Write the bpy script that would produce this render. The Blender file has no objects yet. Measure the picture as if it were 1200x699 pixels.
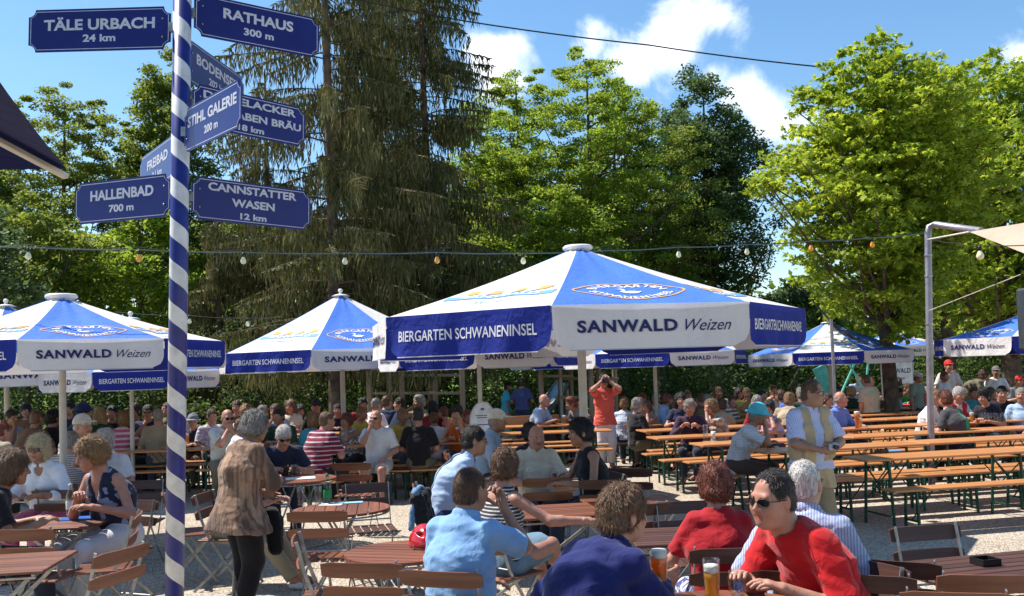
import bpy, bmesh, math, random
import numpy as np
from mathutils import Vector, Matrix
R = math.radians
rng = np.random.default_rng(7)
random.seed(7)
scene = bpy.context.scene
COL = scene.collection
FPX, HOR, HC = 1100.0, 432.0, 1.88

ROLL = 0.033   # the camera is tilted sideways by this much
PITCH = R(2.5); SHIFT = (HOR - 349.5 - FPX * math.tan(PITCH)) / 1200
CAMROT = Matrix.Rotation(R(90) + PITCH, 3, 'X') @ Matrix.Rotation(-ROLL, 3, 'Z')
def ray(u, v): return CAMROT @ Vector(((u - 600) / FPX, (349.5 + SHIFT * 1200 - v) / FPX, -1))
def at(u, v, Y):
    "point of the place seen at photo pixel (u, v), Y metres ahead"
    d = ray(u, v); return Vector((0, 0, HC)) + d * (Y / d.y)
def gp(u, v, z=0.0):
    "point of the horizontal plane at height z seen at photo pixel (u, v)"
    d = ray(u, v); return Vector((0, 0, HC)) + d * ((z - HC) / d.z)

# ------------------------------------------------------------------ materials
def new_mat(name, rough=0.6, spec=0.3):
    m = bpy.data.materials.new(name); m.use_nodes = True
    nt = m.node_tree
    b = nt.nodes['Principled BSDF']
    b.inputs['Roughness'].default_value = rough
    b.inputs['Specular IOR Level'].default_value = spec
    return m, nt, b
def N(nt, t, **kw):
    n = nt.nodes.new(t)
    for k, v in kw.items():
        if k.startswith('i_'):
            n.inputs[k[2:].replace('_', ' ')].default_value = v
        else: setattr(n, k, v)
    return n
def ramp(nt, fac, stops, interp='LINEAR'):
    r = nt.nodes.new('ShaderNodeValToRGB'); r.color_ramp.interpolation = interp
    e = r.color_ramp.elements
    while len(e) < len(stops): e.new(0.5)
    for i, (p, c) in enumerate(stops):
        e[i].position = p; e[i].color = (*c, 1) if len(c) == 3 else c
    nt.links.new(fac, r.inputs[0]); return r.outputs[0]
def add_bump(nt, b, h, strength=0.3, d=0.01):
    n = N(nt, 'ShaderNodeBump'); n.inputs['Strength'].default_value = strength
    n.inputs['Distance'].default_value = d
    nt.links.new(h, n.inputs['Height']); nt.links.new(n.outputs[0], b.inputs['Normal'])
_mc = {}
def mat(name, col, rough=0.6, metal=0, spec=0.3, var=0.12, scale=8, bump=0.0, bscale=60, coat=0):
    "plain coloured surface with slight mottling"
    k = ('m', name)
    if k in _mc: return _mc[k]
    m, nt, b = new_mat(name, rough, spec)
    b.inputs['Metallic'].default_value = metal
    b.inputs['Coat Weight'].default_value = coat
    tc = N(nt, 'ShaderNodeTexCoord')
    no = N(nt, 'ShaderNodeTexNoise'); no.inputs['Scale'].default_value = scale; no.inputs['Detail'].default_value = 4
    nt.links.new(tc.outputs['Object'], no.inputs['Vector'])
    lo = tuple(c * (1 - var * 2) for c in col); hi = tuple(min(1, c * (1 + var * 1.2)) for c in col)
    nt.links.new(ramp(nt, no.outputs[0], [(0.3, lo), (0.7, hi)]), b.inputs['Base Color'])
    if bump:
        n2 = N(nt, 'ShaderNodeTexNoise'); n2.inputs['Scale'].default_value = bscale; n2.inputs['Detail'].default_value = 3
        nt.links.new(tc.outputs['Object'], n2.inputs['Vector'])
        add_bump(nt, b, n2.outputs[0], bump, 0.01)
    _mc[k] = m; return m

def wood(name, col, dark, rough=0.4, axis='X', scale=3.0, coat=0.2, rnd=0.3):
    k = ('w', name)
    if k in _mc: return _mc[k]
    m, nt, b = new_mat(name, rough, 0.4)
    b.inputs['Coat Weight'].default_value = coat; b.inputs['Coat Roughness'].default_value = 0.3
    tc = N(nt, 'ShaderNodeTexCoord'); mp = N(nt, 'ShaderNodeMapping')
    s = {'X': (scale * .35, scale * 9, scale * 9), 'Y': (scale * 9, scale * .35, scale * 9), 'Z': (scale * 9, scale * 9, scale * .35)}[axis]
    mp.inputs['Scale'].default_value = s
    nt.links.new(tc.outputs['Object'], mp.inputs[0])
    oi = N(nt, 'ShaderNodeObjectInfo'); gi = N(nt, 'ShaderNodeNewGeometry')
    ad = N(nt, 'ShaderNodeMath', operation='ADD'); nt.links.new(oi.outputs['Random'], ad.inputs[0]); nt.links.new(gi.outputs['Random Per Island'], ad.inputs[1])
    mu = N(nt, 'ShaderNodeMath', operation='MULTIPLY'); nt.links.new(ad.outputs[0], mu.inputs[0]); mu.inputs[1].default_value = 37
    no = N(nt, 'ShaderNodeTexNoise', noise_dimensions='4D'); no.inputs['Scale'].default_value = 1; no.inputs['Detail'].default_value = 6
    no.inputs['Distortion'].default_value = 0.6
    nt.links.new(mp.outputs[0], no.inputs['Vector']); nt.links.new(mu.outputs[0], no.inputs['W'])
    c = ramp(nt, no.outputs[0], [(0.3, dark), (0.62, col)])
    hs = N(nt, 'ShaderNodeHueSaturation')
    m1 = N(nt, 'ShaderNodeMapRange'); m1.inputs['To Min'].default_value = 1 - rnd; m1.inputs['To Max'].default_value = 1 + rnd * .6
    nt.links.new(gi.outputs['Random Per Island'], m1.inputs[0]); nt.links.new(m1.outputs[0], hs.inputs['Value'])
    nt.links.new(c, hs.inputs['Color']); nt.links.new(hs.outputs[0], b.inputs['Base Color'])
    add_bump(nt, b, no.outputs[0], 0.25, 0.004)
    _mc[k] = m; return m

def leafmat(name, c1, c2, c3, trans=0.35, nscale=0.7, rough=0.55):
    m = bpy.data.materials.new(name); m.use_nodes = True; nt = m.node_tree
    b = nt.nodes['Principled BSDF']; out = nt.nodes['Material Output']
    b.inputs['Roughness'].default_value = rough; b.inputs['Specular IOR Level'].default_value = 0.35
    gi = N(nt, 'ShaderNodeNewGeometry'); tc = N(nt, 'ShaderNodeTexCoord')
    no = N(nt, 'ShaderNodeTexNoise'); no.inputs['Scale'].default_value = nscale; no.inputs['Detail'].default_value = 3
    nt.links.new(tc.outputs['Object'], no.inputs['Vector'])
    mx = N(nt, 'ShaderNodeMix', data_type='FLOAT'); mx.inputs[0].default_value = 0.5
    nt.links.new(gi.outputs['Random Per Island'], mx.inputs[2]); nt.links.new(no.outputs[0], mx.inputs[3])
    c = ramp(nt, mx.outputs[0], [(0.22, c1), (0.5, c2), (0.78, c3)])
    nt.links.new(c, b.inputs['Base Color'])
    tr = N(nt, 'ShaderNodeBsdfTranslucent')
    hs = N(nt, 'ShaderNodeHueSaturation'); hs.inputs['Value'].default_value = 1.25; hs.inputs['Hue'].default_value = 0.485
    nt.links.new(c, hs.inputs['Color']); nt.links.new(hs.outputs[0], tr.inputs[0])
    ms = N(nt, 'ShaderNodeMixShader'); ms.inputs[0].default_value = trans
    nt.links.new(b.outputs[0], ms.inputs[1]); nt.links.new(tr.outputs[0], ms.inputs[2]); nt.links.new(ms.outputs[0], out.inputs[0])
    return m

def fabric(kind, c1, c2=None, scale=30.0, w=0.5, rough=0.85):
    "clothing: plain, vstripe, hstripe, plaid, floral"
    c1 = tuple(c1); c2 = tuple(c2) if c2 else None
    k = ('f', kind, c1, c2, scale, w)
    if k in _mc: return _mc[k]
    m, nt, b = new_mat('cloth_' + kind, rough, 0.15)
    b.inputs['Sheen Weight'].default_value = 0.15
    tc = N(nt, 'ShaderNodeTexCoord'); sx = N(nt, 'ShaderNodeSeparateXYZ')
    nt.links.new(tc.outputs['Object'], sx.inputs[0])
    def stripes(sock, sc, w):
        a = N(nt, 'ShaderNodeMath', operation='MULTIPLY'); a.inputs[1].default_value = sc; nt.links.new(sock, a.inputs[0])
        f = N(nt, 'ShaderNodeMath', operation='FRACT'); nt.links.new(a.outputs[0], f.inputs[0])
        g = N(nt, 'ShaderNodeMath', operation='GREATER_THAN'); g.inputs[1].default_value = w; nt.links.new(f.outputs[0], g.inputs[0])
        return g.outputs[0]
    no = N(nt, 'ShaderNodeTexNoise'); no.inputs['Scale'].default_value = 6; no.inputs['Detail'].default_value = 4
    nt.links.new(tc.outputs['Object'], no.inputs['Vector'])
    if kind == 'soft':
        mp = N(nt, 'ShaderNodeMapping'); mp.inputs['Scale'].default_value = (scale, scale, .35); nt.links.new(tc.outputs['Object'], mp.inputs[0])
        ns = N(nt, 'ShaderNodeTexNoise'); ns.inputs['Scale'].default_value = 1; ns.inputs['Detail'].default_value = 3; nt.links.new(mp.outputs[0], ns.inputs['Vector'])
        nt.links.new(ramp(nt, ns.outputs[0], [(.36, c2), (.47, c1), (.54, c2), (.64, tuple(min(1, x * 1.35) for x in c1))]), b.inputs['Base Color'])
    elif kind == 'plain':
        nt.links.new(ramp(nt, no.outputs[0], [(0.3, tuple(x * .85 for x in c1)), (0.7, tuple(min(1, x * 1.08) for x in c1))]), b.inputs['Base Color'])
    else:
        if kind == 'vstripe': f = stripes(sx.outputs[0], scale, w)
        elif kind == 'hstripe': f = stripes(sx.outputs[2], scale, w)
        elif kind == 'plaid':
            f1 = stripes(sx.outputs[0], scale, w); f2 = stripes(sx.outputs[2], scale, w)
            a = N(nt, 'ShaderNodeMath', operation='ADD'); nt.links.new(f1, a.inputs[0]); nt.links.new(f2, a.inputs[1])
            d = N(nt, 'ShaderNodeMath', operation='MULTIPLY'); d.inputs[1].default_value = .5; nt.links.new(a.outputs[0], d.inputs[0]); f = d.outputs[0]
        else:
            n2 = N(nt, 'ShaderNodeTexNoise'); n2.inputs['Scale'].default_value = scale; n2.inputs['Detail'].default_value = 1
            nt.links.new(tc.outputs['Object'], n2.inputs['Vector'])
            g = N(nt, 'ShaderNodeMath', operation='GREATER_THAN'); g.inputs[1].default_value = w; nt.links.new(n2.outputs[0], g.inputs[0]); f = g.outputs[0]
        mx = N(nt, 'ShaderNodeMix', data_type='RGBA'); nt.links.new(f, mx.inputs[0])
        mx.inputs[6].default_value = (*c1, 1); mx.inputs[7].default_value = (*c2, 1)
        nt.links.new(mx.outputs[2], b.inputs['Base Color'])
    n3 = N(nt, 'ShaderNodeTexNoise'); n3.inputs['Scale'].default_value = 14; n3.inputs['Detail'].default_value = 5; n3.inputs['Distortion'].default_value = 1.2
    nt.links.new(tc.outputs['Object'], n3.inputs['Vector'])
    add_bump(nt, b, n3.outputs[0], 0.5, 0.02)
    _mc[k] = m; return m

def skinmat(c):
    k = ('s', c)
    if k in _mc: return _mc[k]
    m, nt, b = new_mat('skin', 0.5, 0.35)
    b.inputs['Subsurface Weight'].default_value = 0.0
    tc = N(nt, 'ShaderNodeTexCoord'); no = N(nt, 'ShaderNodeTexNoise'); no.inputs['Scale'].default_value = 14; no.inputs['Detail'].default_value = 4
    nt.links.new(tc.outputs['Object'], no.inputs['Vector'])
    nt.links.new(ramp(nt, no.outputs[0], [(0.3, (c[0] * .85, c[1] * .72, c[2] * .66)), (0.65, c)]), b.inputs['Base Color'])
    n2 = N(nt, 'ShaderNodeTexNoise'); n2.inputs['Scale'].default_value = 70; nt.links.new(tc.outputs['Object'], n2.inputs['Vector'])
    add_bump(nt, b, n2.outputs[0], 0.15, 0.004)
    _mc[k] = m; return m

def hairmat(c):
    k = ('h', c)
    if k in _mc: return _mc[k]
    m, nt, b = new_mat('hair', 0.42, 0.4)
    tc = N(nt, 'ShaderNodeTexCoord'); mp = N(nt, 'ShaderNodeMapping'); mp.inputs['Scale'].default_value = (90, 90, 14)
    nt.links.new(tc.outputs['Object'], mp.inputs[0])
    no = N(nt, 'ShaderNodeTexNoise'); no.inputs['Scale'].default_value = 1; no.inputs['Detail'].default_value = 4; no.inputs['Distortion'].default_value = 1.5
    nt.links.new(mp.outputs[0], no.inputs['Vector'])
    nt.links.new(ramp(nt, no.outputs[0], [(0.32, tuple(x * .35 for x in c)), (0.66, tuple(min(1, x * 1.25) for x in c))]), b.inputs['Base Color'])
    add_bump(nt, b, no.outputs[0], 0.9, 0.012)
    _mc[k] = m; return m

# ------------------------------------------------------------------ mesh building
class MB:
    def __init__(s): s.v = []; s.f = []; s.m = []; s.smooth = []
    def add(s, vs, fs, mi=0, sm=False):
        o = len(s.v); s.v.extend([tuple(v) for v in vs])
        for f in fs: s.f.append([i + o for i in f]); s.m.append(mi); s.smooth.append(sm)
    def box(s, c, d, mi=0, M=None, bev=0.0):
        cx, cy, cz = c; a, b, e = d[0] / 2, d[1] / 2, d[2] / 2
        if bev > 0:
            bv = min(bev, a * .9, b * .9, e * .9)
            vs = []; 
            for (x, y, z) in [(i, j, k) for i in (-1, 1) for j in (-1, 1) for k in (-1, 1)]:
                vs += [(cx + x * a, cy + y * (b - bv), cz + z * (e - bv)), (cx + x * (a - bv), cy + y * b, cz + z * (e - bv)), (cx + x * (a - bv), cy + y * (b - bv), cz + z * e)]
            I = lambda x, y, z, k: ((x > 0) * 4 + (y > 0) * 2 + (z > 0)) * 3 + k
            fs = []
            for sx in (-1, 1): fs.append([I(sx, -1, -1, 0), I(sx, 1, -1, 0), I(sx, 1, 1, 0), I(sx, -1, 1, 0)][::sx])
            for sy in (-1, 1): fs.append([I(-1, sy, -1, 1), I(1, sy, -1, 1), I(1, sy, 1, 1), I(-1, sy, 1, 1)][::-sy])
            for sz in (-1, 1): fs.append([I(-1, -1, sz, 2), I(1, -1, sz, 2), I(1, 1, sz, 2), I(-1, 1, sz, 2)][::sz])
            for sy in (-1, 1):
                for sz in (-1, 1): fs.append([I(-1, sy, sz, 1), I(1, sy, sz, 1), I(1, sy, sz, 2), I(-1, sy, sz, 2)][::-sy * sz])
            for sx in (-1, 1):
                for sz in (-1, 1): fs.append([I(sx, -1, sz, 0), I(sx, 1, sz, 0), I(sx, 1, sz, 2), I(sx, -1, sz, 2)][::sx * sz])
            for sx in (-1, 1):
                for sy in (-1, 1): fs.append([I(sx, sy, -1, 0), I(sx, sy, 1, 0), I(sx, sy, 1, 1), I(sx, sy, -1, 1)][::-sx * sy])
            for sx in (-1, 1):
                for sy in (-1, 1):
                    for sz in (-1, 1): fs.append([I(sx, sy, sz, 0), I(sx, sy, sz, 1), I(sx, sy, sz, 2)][::sx * sy * sz])
        else:
            vs = [(cx + x * a, cy + y * b, cz + z * e) for x in (-1, 1) for y in (-1, 1) for z in (-1, 1)]
            fs = [(0, 1, 3, 2), (4, 6, 7, 5), (0, 4, 5, 1), (2, 3, 7, 6), (0, 2, 6, 4), (1, 5, 7, 3)]
        if M is not None: vs = [tuple(M @ Vector(v)) for v in vs]
        s.add(vs, fs, mi)
    def bar(s, p, q, w, t, mi=0, up=(0, 0, 1)):
        "rectangular bar from p to q, w wide, t thick"
        p, q = Vector(p), Vector(q); d = q - p; L = d.length; d.normalize()
        u = Vector(up); 
        if abs(d.dot(u)) > .98: u = Vector((0, 1, 0))
        x = d.cross(u).normalized(); y = x.cross(d)
        M = Matrix.Translation((p + q) / 2) @ Matrix((x, y, d)).transposed().to_4x4()
        s.box((0, 0, 0), (w, t, L), mi, M, bev=min(w, t) * .15)
    def tube(s, pts, r, n=8, mi=0, caps=True, sm=True):
        pts = [Vector(p) for p in pts]; rs = r if hasattr(r, '__len__') else [r] * len(pts)
        vs = []; prev = None
        for i, p in enumerate(pts):
            d = (pts[min(i + 1, len(pts) - 1)] - pts[max(i - 1, 0)])
            d = d.normalized() if d.length > 1e-9 else Vector((0, 0, 1))
            if prev is None:
                u = Vector((0, 0, 1)) if abs(d.z) < .9 else Vector((1, 0, 0))
                x = d.cross(u).normalized()
            else:
                x = (prev - d * prev.dot(d)); x = x.normalized() if x.length > 1e-6 else d.orthogonal().normalized()
            prev = x; y = d.cross(x)
            for k in range(n):
                a = 2 * math.pi * k / n
                vs.append(p + (x * math.cos(a) + y * math.sin(a)) * rs[i])
        fs = []
        for i in range(len(pts) - 1):
            for k in range(n):
                fs.append((i * n + k, i * n + (k + 1) % n, (i + 1) * n + (k + 1) % n, (i + 1) * n + k))
        s.add(vs, fs, mi, sm)
        if caps:
            s.add(vs[:n], [tuple(range(n))[::-1]], mi); s.add(vs[-n:], [tuple(range(n))], mi)
    def lathe(s, prof, n=24, c=(0, 0, 0), mi=0, sm=True):
        vs = []; fs = []
        for (r, z) in prof:
            for k in range(n):
                a = 2 * math.pi * k / n; vs.append((c[0] + r * math.cos(a), c[1] + r * math.sin(a), c[2] + z))
        for i in range(len(prof) - 1):
            for k in range(n): fs.append((i * n + k, i * n + (k + 1) % n, (i + 1) * n + (k + 1) % n, (i + 1) * n + k))
        s.add(vs, fs, mi, sm)
    def prism(s, poly, t, M=None, mi=0):
        "2D outline (x,z) extruded along y by t, centred"
        n = len(poly)
        vs = [(x, -t / 2, z) for x, z in poly] + [(x, t / 2, z) for x, z in poly]
        fs = [tuple(range(n)), tuple(range(2 * n - 1, n - 1, -1))] + [(i, i + n, (i + 1) % n + n, (i + 1) % n) for i in range(n)]
        if M is not None: vs = [tuple(M @ Vector(v)) for v in vs]
        s.add(vs, fs, mi)
    def build(s, name, mats, parent=None, loc=None):
        me = bpy.data.meshes.new(name); me.from_pydata(s.v, [], s.f)
        mats = mats if isinstance(mats, (list, tuple)) else [mats]
        for m in mats: me.materials.append(m)
        me.polygons.foreach_set('material_index', s.m); me.polygons.foreach_set('use_smooth', s.smooth)
        me.update()
        return link(name, me, parent, loc)

def link(name, me, parent=None, loc=None):
    o = bpy.data.objects.new(name, me); COL.objects.link(o)
    if parent is not None: o.parent = parent
    if loc is not None: o.location = loc
    return o
def npmesh(name, V, F, mats, mi=None, smooth=True):
    me = bpy.data.meshes.new(name); k = F.shape[1]
    me.vertices.add(len(V)); me.vertices.foreach_set('co', np.ascontiguousarray(V, dtype=np.float32).ravel())
    me.loops.add(F.size); me.loops.foreach_set('vertex_index', np.ascontiguousarray(F, dtype=np.int32).ravel())
    me.polygons.add(len(F)); me.polygons.foreach_set('loop_start', np.arange(0, F.size, k, dtype=np.int32))
    try: me.polygons.foreach_set('loop_total', np.full(len(F), k, dtype=np.int32))
    except Exception: pass
    for m in (mats if isinstance(mats, (list, tuple)) else [mats]): me.materials.append(m)
    if mi is not None: me.polygons.foreach_set('material_index', np.ascontiguousarray(mi, dtype=np.int32))
    me.polygons.foreach_set('use_smooth', np.full(len(F), smooth, dtype=bool))
    me.update(calc_edges=True); return me
def tag(o, label=None, cat=None, group=None, kind=None):
    if label: o['label'] = label
    if cat: o['category'] = cat
    if group: o['group'] = group
    if kind: o['kind'] = kind
    return o
def empty(name, loc=(0, 0, 0), rz=0):
    o = bpy.data.objects.new(name, None); COL.objects.link(o); o.location = loc; o.rotation_euler = (0, 0, rz); o.empty_display_size = .2
    return o
def copy_tree(o, parent=None):
    c = o.copy(); COL.objects.link(c)
    if parent is not None: c.parent = parent
    for ch in list(o.children): copy_tree(ch, c)
    return c

# text -> flat geometry (x right, z up), centred, width-limited
_tc = {}
def text_geo(txt, size=1.0, bold=0.0, shear=0.0, sx=1.0, width=None, spacing=1.0):
    k = (txt, size, bold, shear, sx, width, spacing)
    if k in _tc: return _tc[k]
    cu = bpy.data.curves.new('lettering', 'FONT'); cu.body = txt; cu.size = size; cu.offset = bold * size; cu.shear = shear
    cu.align_x = 'CENTER'; cu.align_y = 'CENTER'; cu.space_character = spacing; cu.resolution_u = 3; cu.fill_mode = 'FRONT'
    o = bpy.data.objects.new('lettering', cu); COL.objects.link(o)
    dg = bpy.context.evaluated_depsgraph_get(); dg.update()
    me = o.evaluated_get(dg).to_mesh()
    V = [(v.co.x, v.co.y) for v in me.vertices]; F = [tuple(p.vertices) for p in me.polygons]
    o.evaluated_get(dg).to_mesh_clear(); bpy.data.objects.remove(o); bpy.data.curves.remove(cu)
    xs = [v[0] for v in V]; ys = [v[1] for v in V]
    cx = (min(xs) + max(xs)) / 2; cy = (min(ys) + max(ys)) / 2
    f = (width / (max(xs) - min(xs))) if width else sx
    V = [((x - cx) * f, y - cy) for x, y in V]
    _tc[k] = (V, F); return V, F
# ------------------------------------------------------------------ figures: smooth signed-distance sculpting
class Field:
    def __init__(s, lo, hi, h):
        s.lo = np.array(lo, float); s.h = h
        s.n = np.ceil((np.array(hi) - s.lo) / h).astype(int) + 1
        s.F = np.full(s.n, 9.0, dtype=np.float32)
    def sl(s, lo, hi):
        a = np.clip(np.floor((lo - s.lo) / s.h).astype(int), 0, s.n); b = np.clip(np.ceil((hi - s.lo) / s.h).astype(int) + 1, 0, s.n)
        if np.any(b <= a): return None, None
        g = np.meshgrid(*[s.lo[i] + s.h * np.arange(a[i], b[i], dtype=np.float32) for i in range(3)], indexing='ij', sparse=True)
        return tuple(slice(a[i], b[i]) for i in range(3)), g
    def cap(s, a, b, ra, rb=None, L=None, w=1.0, k=0.02, flat=False, sub=False):
        rb = ra if rb is None else rb; a = np.array(a, float); b = np.array(b, float)
        m = max(ra, rb) * max(w, 1) + k + 2 * s.h
        S, g = s.sl(np.minimum(a, b) - m, np.maximum(a, b) + m)
        if S is None: return
        px, py, pz = g[0] - a[0], g[1] - a[1], g[2] - a[2]
        d = b - a; dd = float(d @ d) + 1e-9
        t = (px * d[0] + py * d[1] + pz * d[2]) / dd; tc = np.clip(t, 0, 1)
        vx, vy, vz = px - tc * d[0], py - tc * d[1], pz - tc * d[2]
        q = vx * vx + vy * vy + vz * vz
        if L is not None and w != 1:
            l = vx * L[0] + vy * L[1] + vz * L[2]; q = q - l * l * (1 - 1 / w ** 2)
        D = np.sqrt(np.maximum(q, 0)) - (ra + (rb - ra) * tc)
        if flat: D = np.maximum(D, (t - 1) * math.sqrt(dd))
        A = s.F[S]
        if sub:
            D = -D; h = np.clip(.5 + .5 * (D - A) / k, 0, 1); s.F[S] = A + (D - A) * h + k * h * (1 - h)
        else:
            h = np.clip(.5 + .5 * (A - D) / k, 0, 1); s.F[S] = A + (D - A) * h - k * h * (1 - h)
    def ell(s, c, r, M=None, k=0.015, sub=False):
        "ellipsoid, radii r along columns of M"
        c = np.array(c, float); m = max(r) + k + 2 * s.h
        S, g = s.sl(c - m, c + m)
        if S is None: return
        p = [g[i] - c[i] for i in range(3)]
        if M is None: M = np.eye(3)
        q = [p[0] * M[0][j] + p[1] * M[1][j] + p[2] * M[2][j] for j in range(3)]
        k0 = np.sqrt(sum((q[j] / r[j]) ** 2 for j in range(3))); k1 = np.sqrt(sum((q[j] / r[j] ** 2) ** 2 for j in range(3))) + 1e-6
        D = k0 * (k0 - 1) / k1; D = np.where(k0 < .05, -min(r), D)
        A = s.F[S]
        if sub:
            D = -D; h = np.clip(.5 + .5 * (D - A) / k, 0, 1); s.F[S] = A + (D - A) * h + k * h * (1 - h)
        else:
            h = np.clip(.5 + .5 * (A - D) / k, 0, 1); s.F[S] = A + (D - A) * h - k * h * (1 - h)
    def grid(s): return np.meshgrid(*[s.lo[i] + s.h * np.arange(s.n[i], dtype=np.float32) for i in range(3)], indexing='ij', sparse=True)
    def noise(s, amp, f, seed=0, st=(1, 1, 1)):
        x, y, z = s.grid(); x, y, z = x * f * st[0] + seed, y * f * st[1] + seed * 1.7, z * f * st[2] + seed * .6
        n = np.sin(x + 1.7 * np.sin(.7 * z + y * .6)) * np.sin(z * .9 + 1.3 * np.sin(y * .8 + x * .5)) + .5 * np.sin(2.1 * x + z * 1.3 + 1.1) * np.sin(2.3 * y - z * 1.1 + 2 * np.sin(x * .4))
        s.F = s.F - amp * n.astype(np.float32)
    def mesh(s):
        "naive surface nets"
        F = s.F; F[0], F[-1] = np.maximum(F[0], .01), np.maximum(F[-1], .01)
        F[:, 0], F[:, -1] = np.maximum(F[:, 0], .01), np.maximum(F[:, -1], .01)
        F[:, :, 0], F[:, :, -1] = np.maximum(F[:, :, 0], .01), np.maximum(F[:, :, -1], .01)
        ins = F < 0; n = s.n; ncell = int(np.prod(n)); st = (n[1] * n[2], n[2], 1)
        quads = []; cid = []; cp = []
        for ax in range(3):
            a = [slice(None)] * 3; b = [slice(None)] * 3; a[ax] = slice(0, -1); b[ax] = slice(1, None)
            A = ins[tuple(a)]; B = ins[tuple(b)]; X = np.argwhere(A != B)
            if not len(X): continue
            Y = X.copy(); Y[:, ax] += 1
            fa = F[tuple(X.T)]; fb = F[tuple(Y.T)]; t = fa / (fa - fb)
            P = X.astype(float); P[:, ax] += t
            o1, o2 = [(1, 2), (2, 0), (0, 1)][ax]
            base = X @ np.array(st)
            c = [base - st[o1] - st[o2], base - st[o2], base, base - st[o1]]
            for q in c: cid.append(q); cp.append(P)
            Q = np.stack(c, 1); fl = ~A[tuple(X.T)]; Q[fl] = Q[fl][:, ::-1]
            quads.append(Q)
        Q = np.concatenate(quads); cid = np.concatenate(cid); cp = np.concatenate(cp)
        u, inv = np.unique(cid, return_inverse=True); cnt = np.bincount(inv)
        V = np.stack([np.bincount(inv, cp[:, i]) / cnt for i in range(3)], 1) * s.h + s.lo
        return V, np.searchsorted(u, Q)

def fit_field(prs, h, pad=0.06):
    P = np.array([p[0] for p in prs]); r = max(p[1] for p in prs)
    return Field(P.min(0) - r - pad, P.max(0) + r + pad, h)
def nrm(v): v = np.array(v, float); return v / (np.linalg.norm(v) + 1e-9)
def ik(S, T, a, b, hint):
    S, T = np.array(S, float), np.array(T, float); d = T - S; L = np.linalg.norm(d); mx = (a + b) * .995
    if L > mx: T = S + d / L * mx; d = T - S; L = mx
    x = (a * a - b * b + L * L) / (2 * L); y = math.sqrt(max(a * a - x * x, 0)); u = d / L
    h = np.array(hint, float); h = nrm(h - u * (h @ u)); return S + u * x + h * y, T

def pose_joints(p):
    g = p.get; sit = g('sit', 1); fem = g('fem', 0); J = {}
    P = np.array([0, 0, .555 if sit else .93]) + np.array(g('off', (0, 0, 0)))
    l1 = R(g('lean', 8)); l2 = l1 + R(g('hunch', 6)); sd = R(g('side', 0)); tw = R(g('twist', 0))
    d1 = nrm([math.sin(sd), -math.sin(l1), math.cos(l1)]); d2 = nrm([math.sin(sd) * 1.2, -math.sin(l2), math.cos(l2)])
    tl = .96 if fem else 1.0
    W = P + d1 * .15 * tl; C = P + d1 * .30 * tl; S = C + d2 * .205 * tl
    X = np.array([math.cos(tw), math.sin(tw), 0.0]); X = nrm(X - d2 * (X @ d2)); Fw = nrm(np.cross(d2, X) * -1)
    if Fw[1] > 0 and abs(g('twist', 0)) < 90: Fw = -Fw
    J.update(P=P, W=W, C=C, S=S, X=X, Fw=Fw, d1=d1, d2=d2)
    sh = .150 if fem else .174
    J['shL'] = S + X * sh - d2 * .04; J['shR'] = S - X * sh - d2 * .04
    nd = nrm(d2 * .55 + np.array([0, 0, .6]) + Fw * .22); J['nb'] = S + d2 * .035
    hy, hp, ht = [R(a) for a in g('head', (0, 0, 0))]
    Rm = Matrix.Rotation(hy + tw, 3, 'Z') @ Matrix.Rotation(-hp, 3, 'X') @ Matrix.Rotation(ht, 3, 'Y')
    J['HX'] = np.array(Rm @ Vector((1, 0, 0))); J['HF'] = np.array(Rm @ Vector((0, -1, 0))); J['HU'] = np.array(Rm @ Vector((0, 0, 1)))
    hb = J['nb'] + nd * .075; J['hb'] = hb; J['hc'] = hb + J['HU'] * .075 + J['HF'] * .028
    for s, sx in (('L', 1), ('R', -1)):
        T = g('hand' + s, (sx * .13, -.36, .72) if sit else (sx * .25, -.06, .80))
        if T[2] == 'h': T = J['hc'] + J['HX'] * T[0] + J['HF'] * T[1] + J['HU'] * T[3]
        E, Wr = ik(J['sh' + s], T, .285, .255, g('elb' + s, (sx * .7, .35, -.8)))
        J['el' + s] = E; J['wr' + s] = Wr
        hip = P + np.array([sx * .09, 0, -.02]); J['hip' + s] = hip
        A = g('foot' + s, (sx * .11, -.46, .085) if sit else (sx * .10, .02, .085))
        K, A = ik(hip, A, .43, .415, g('knee' + s, (sx * .12, -1, .75) if sit else (sx * .05, -1, 0)))
        J['kn' + s] = K; J['an' + s] = A
    return J

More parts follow.
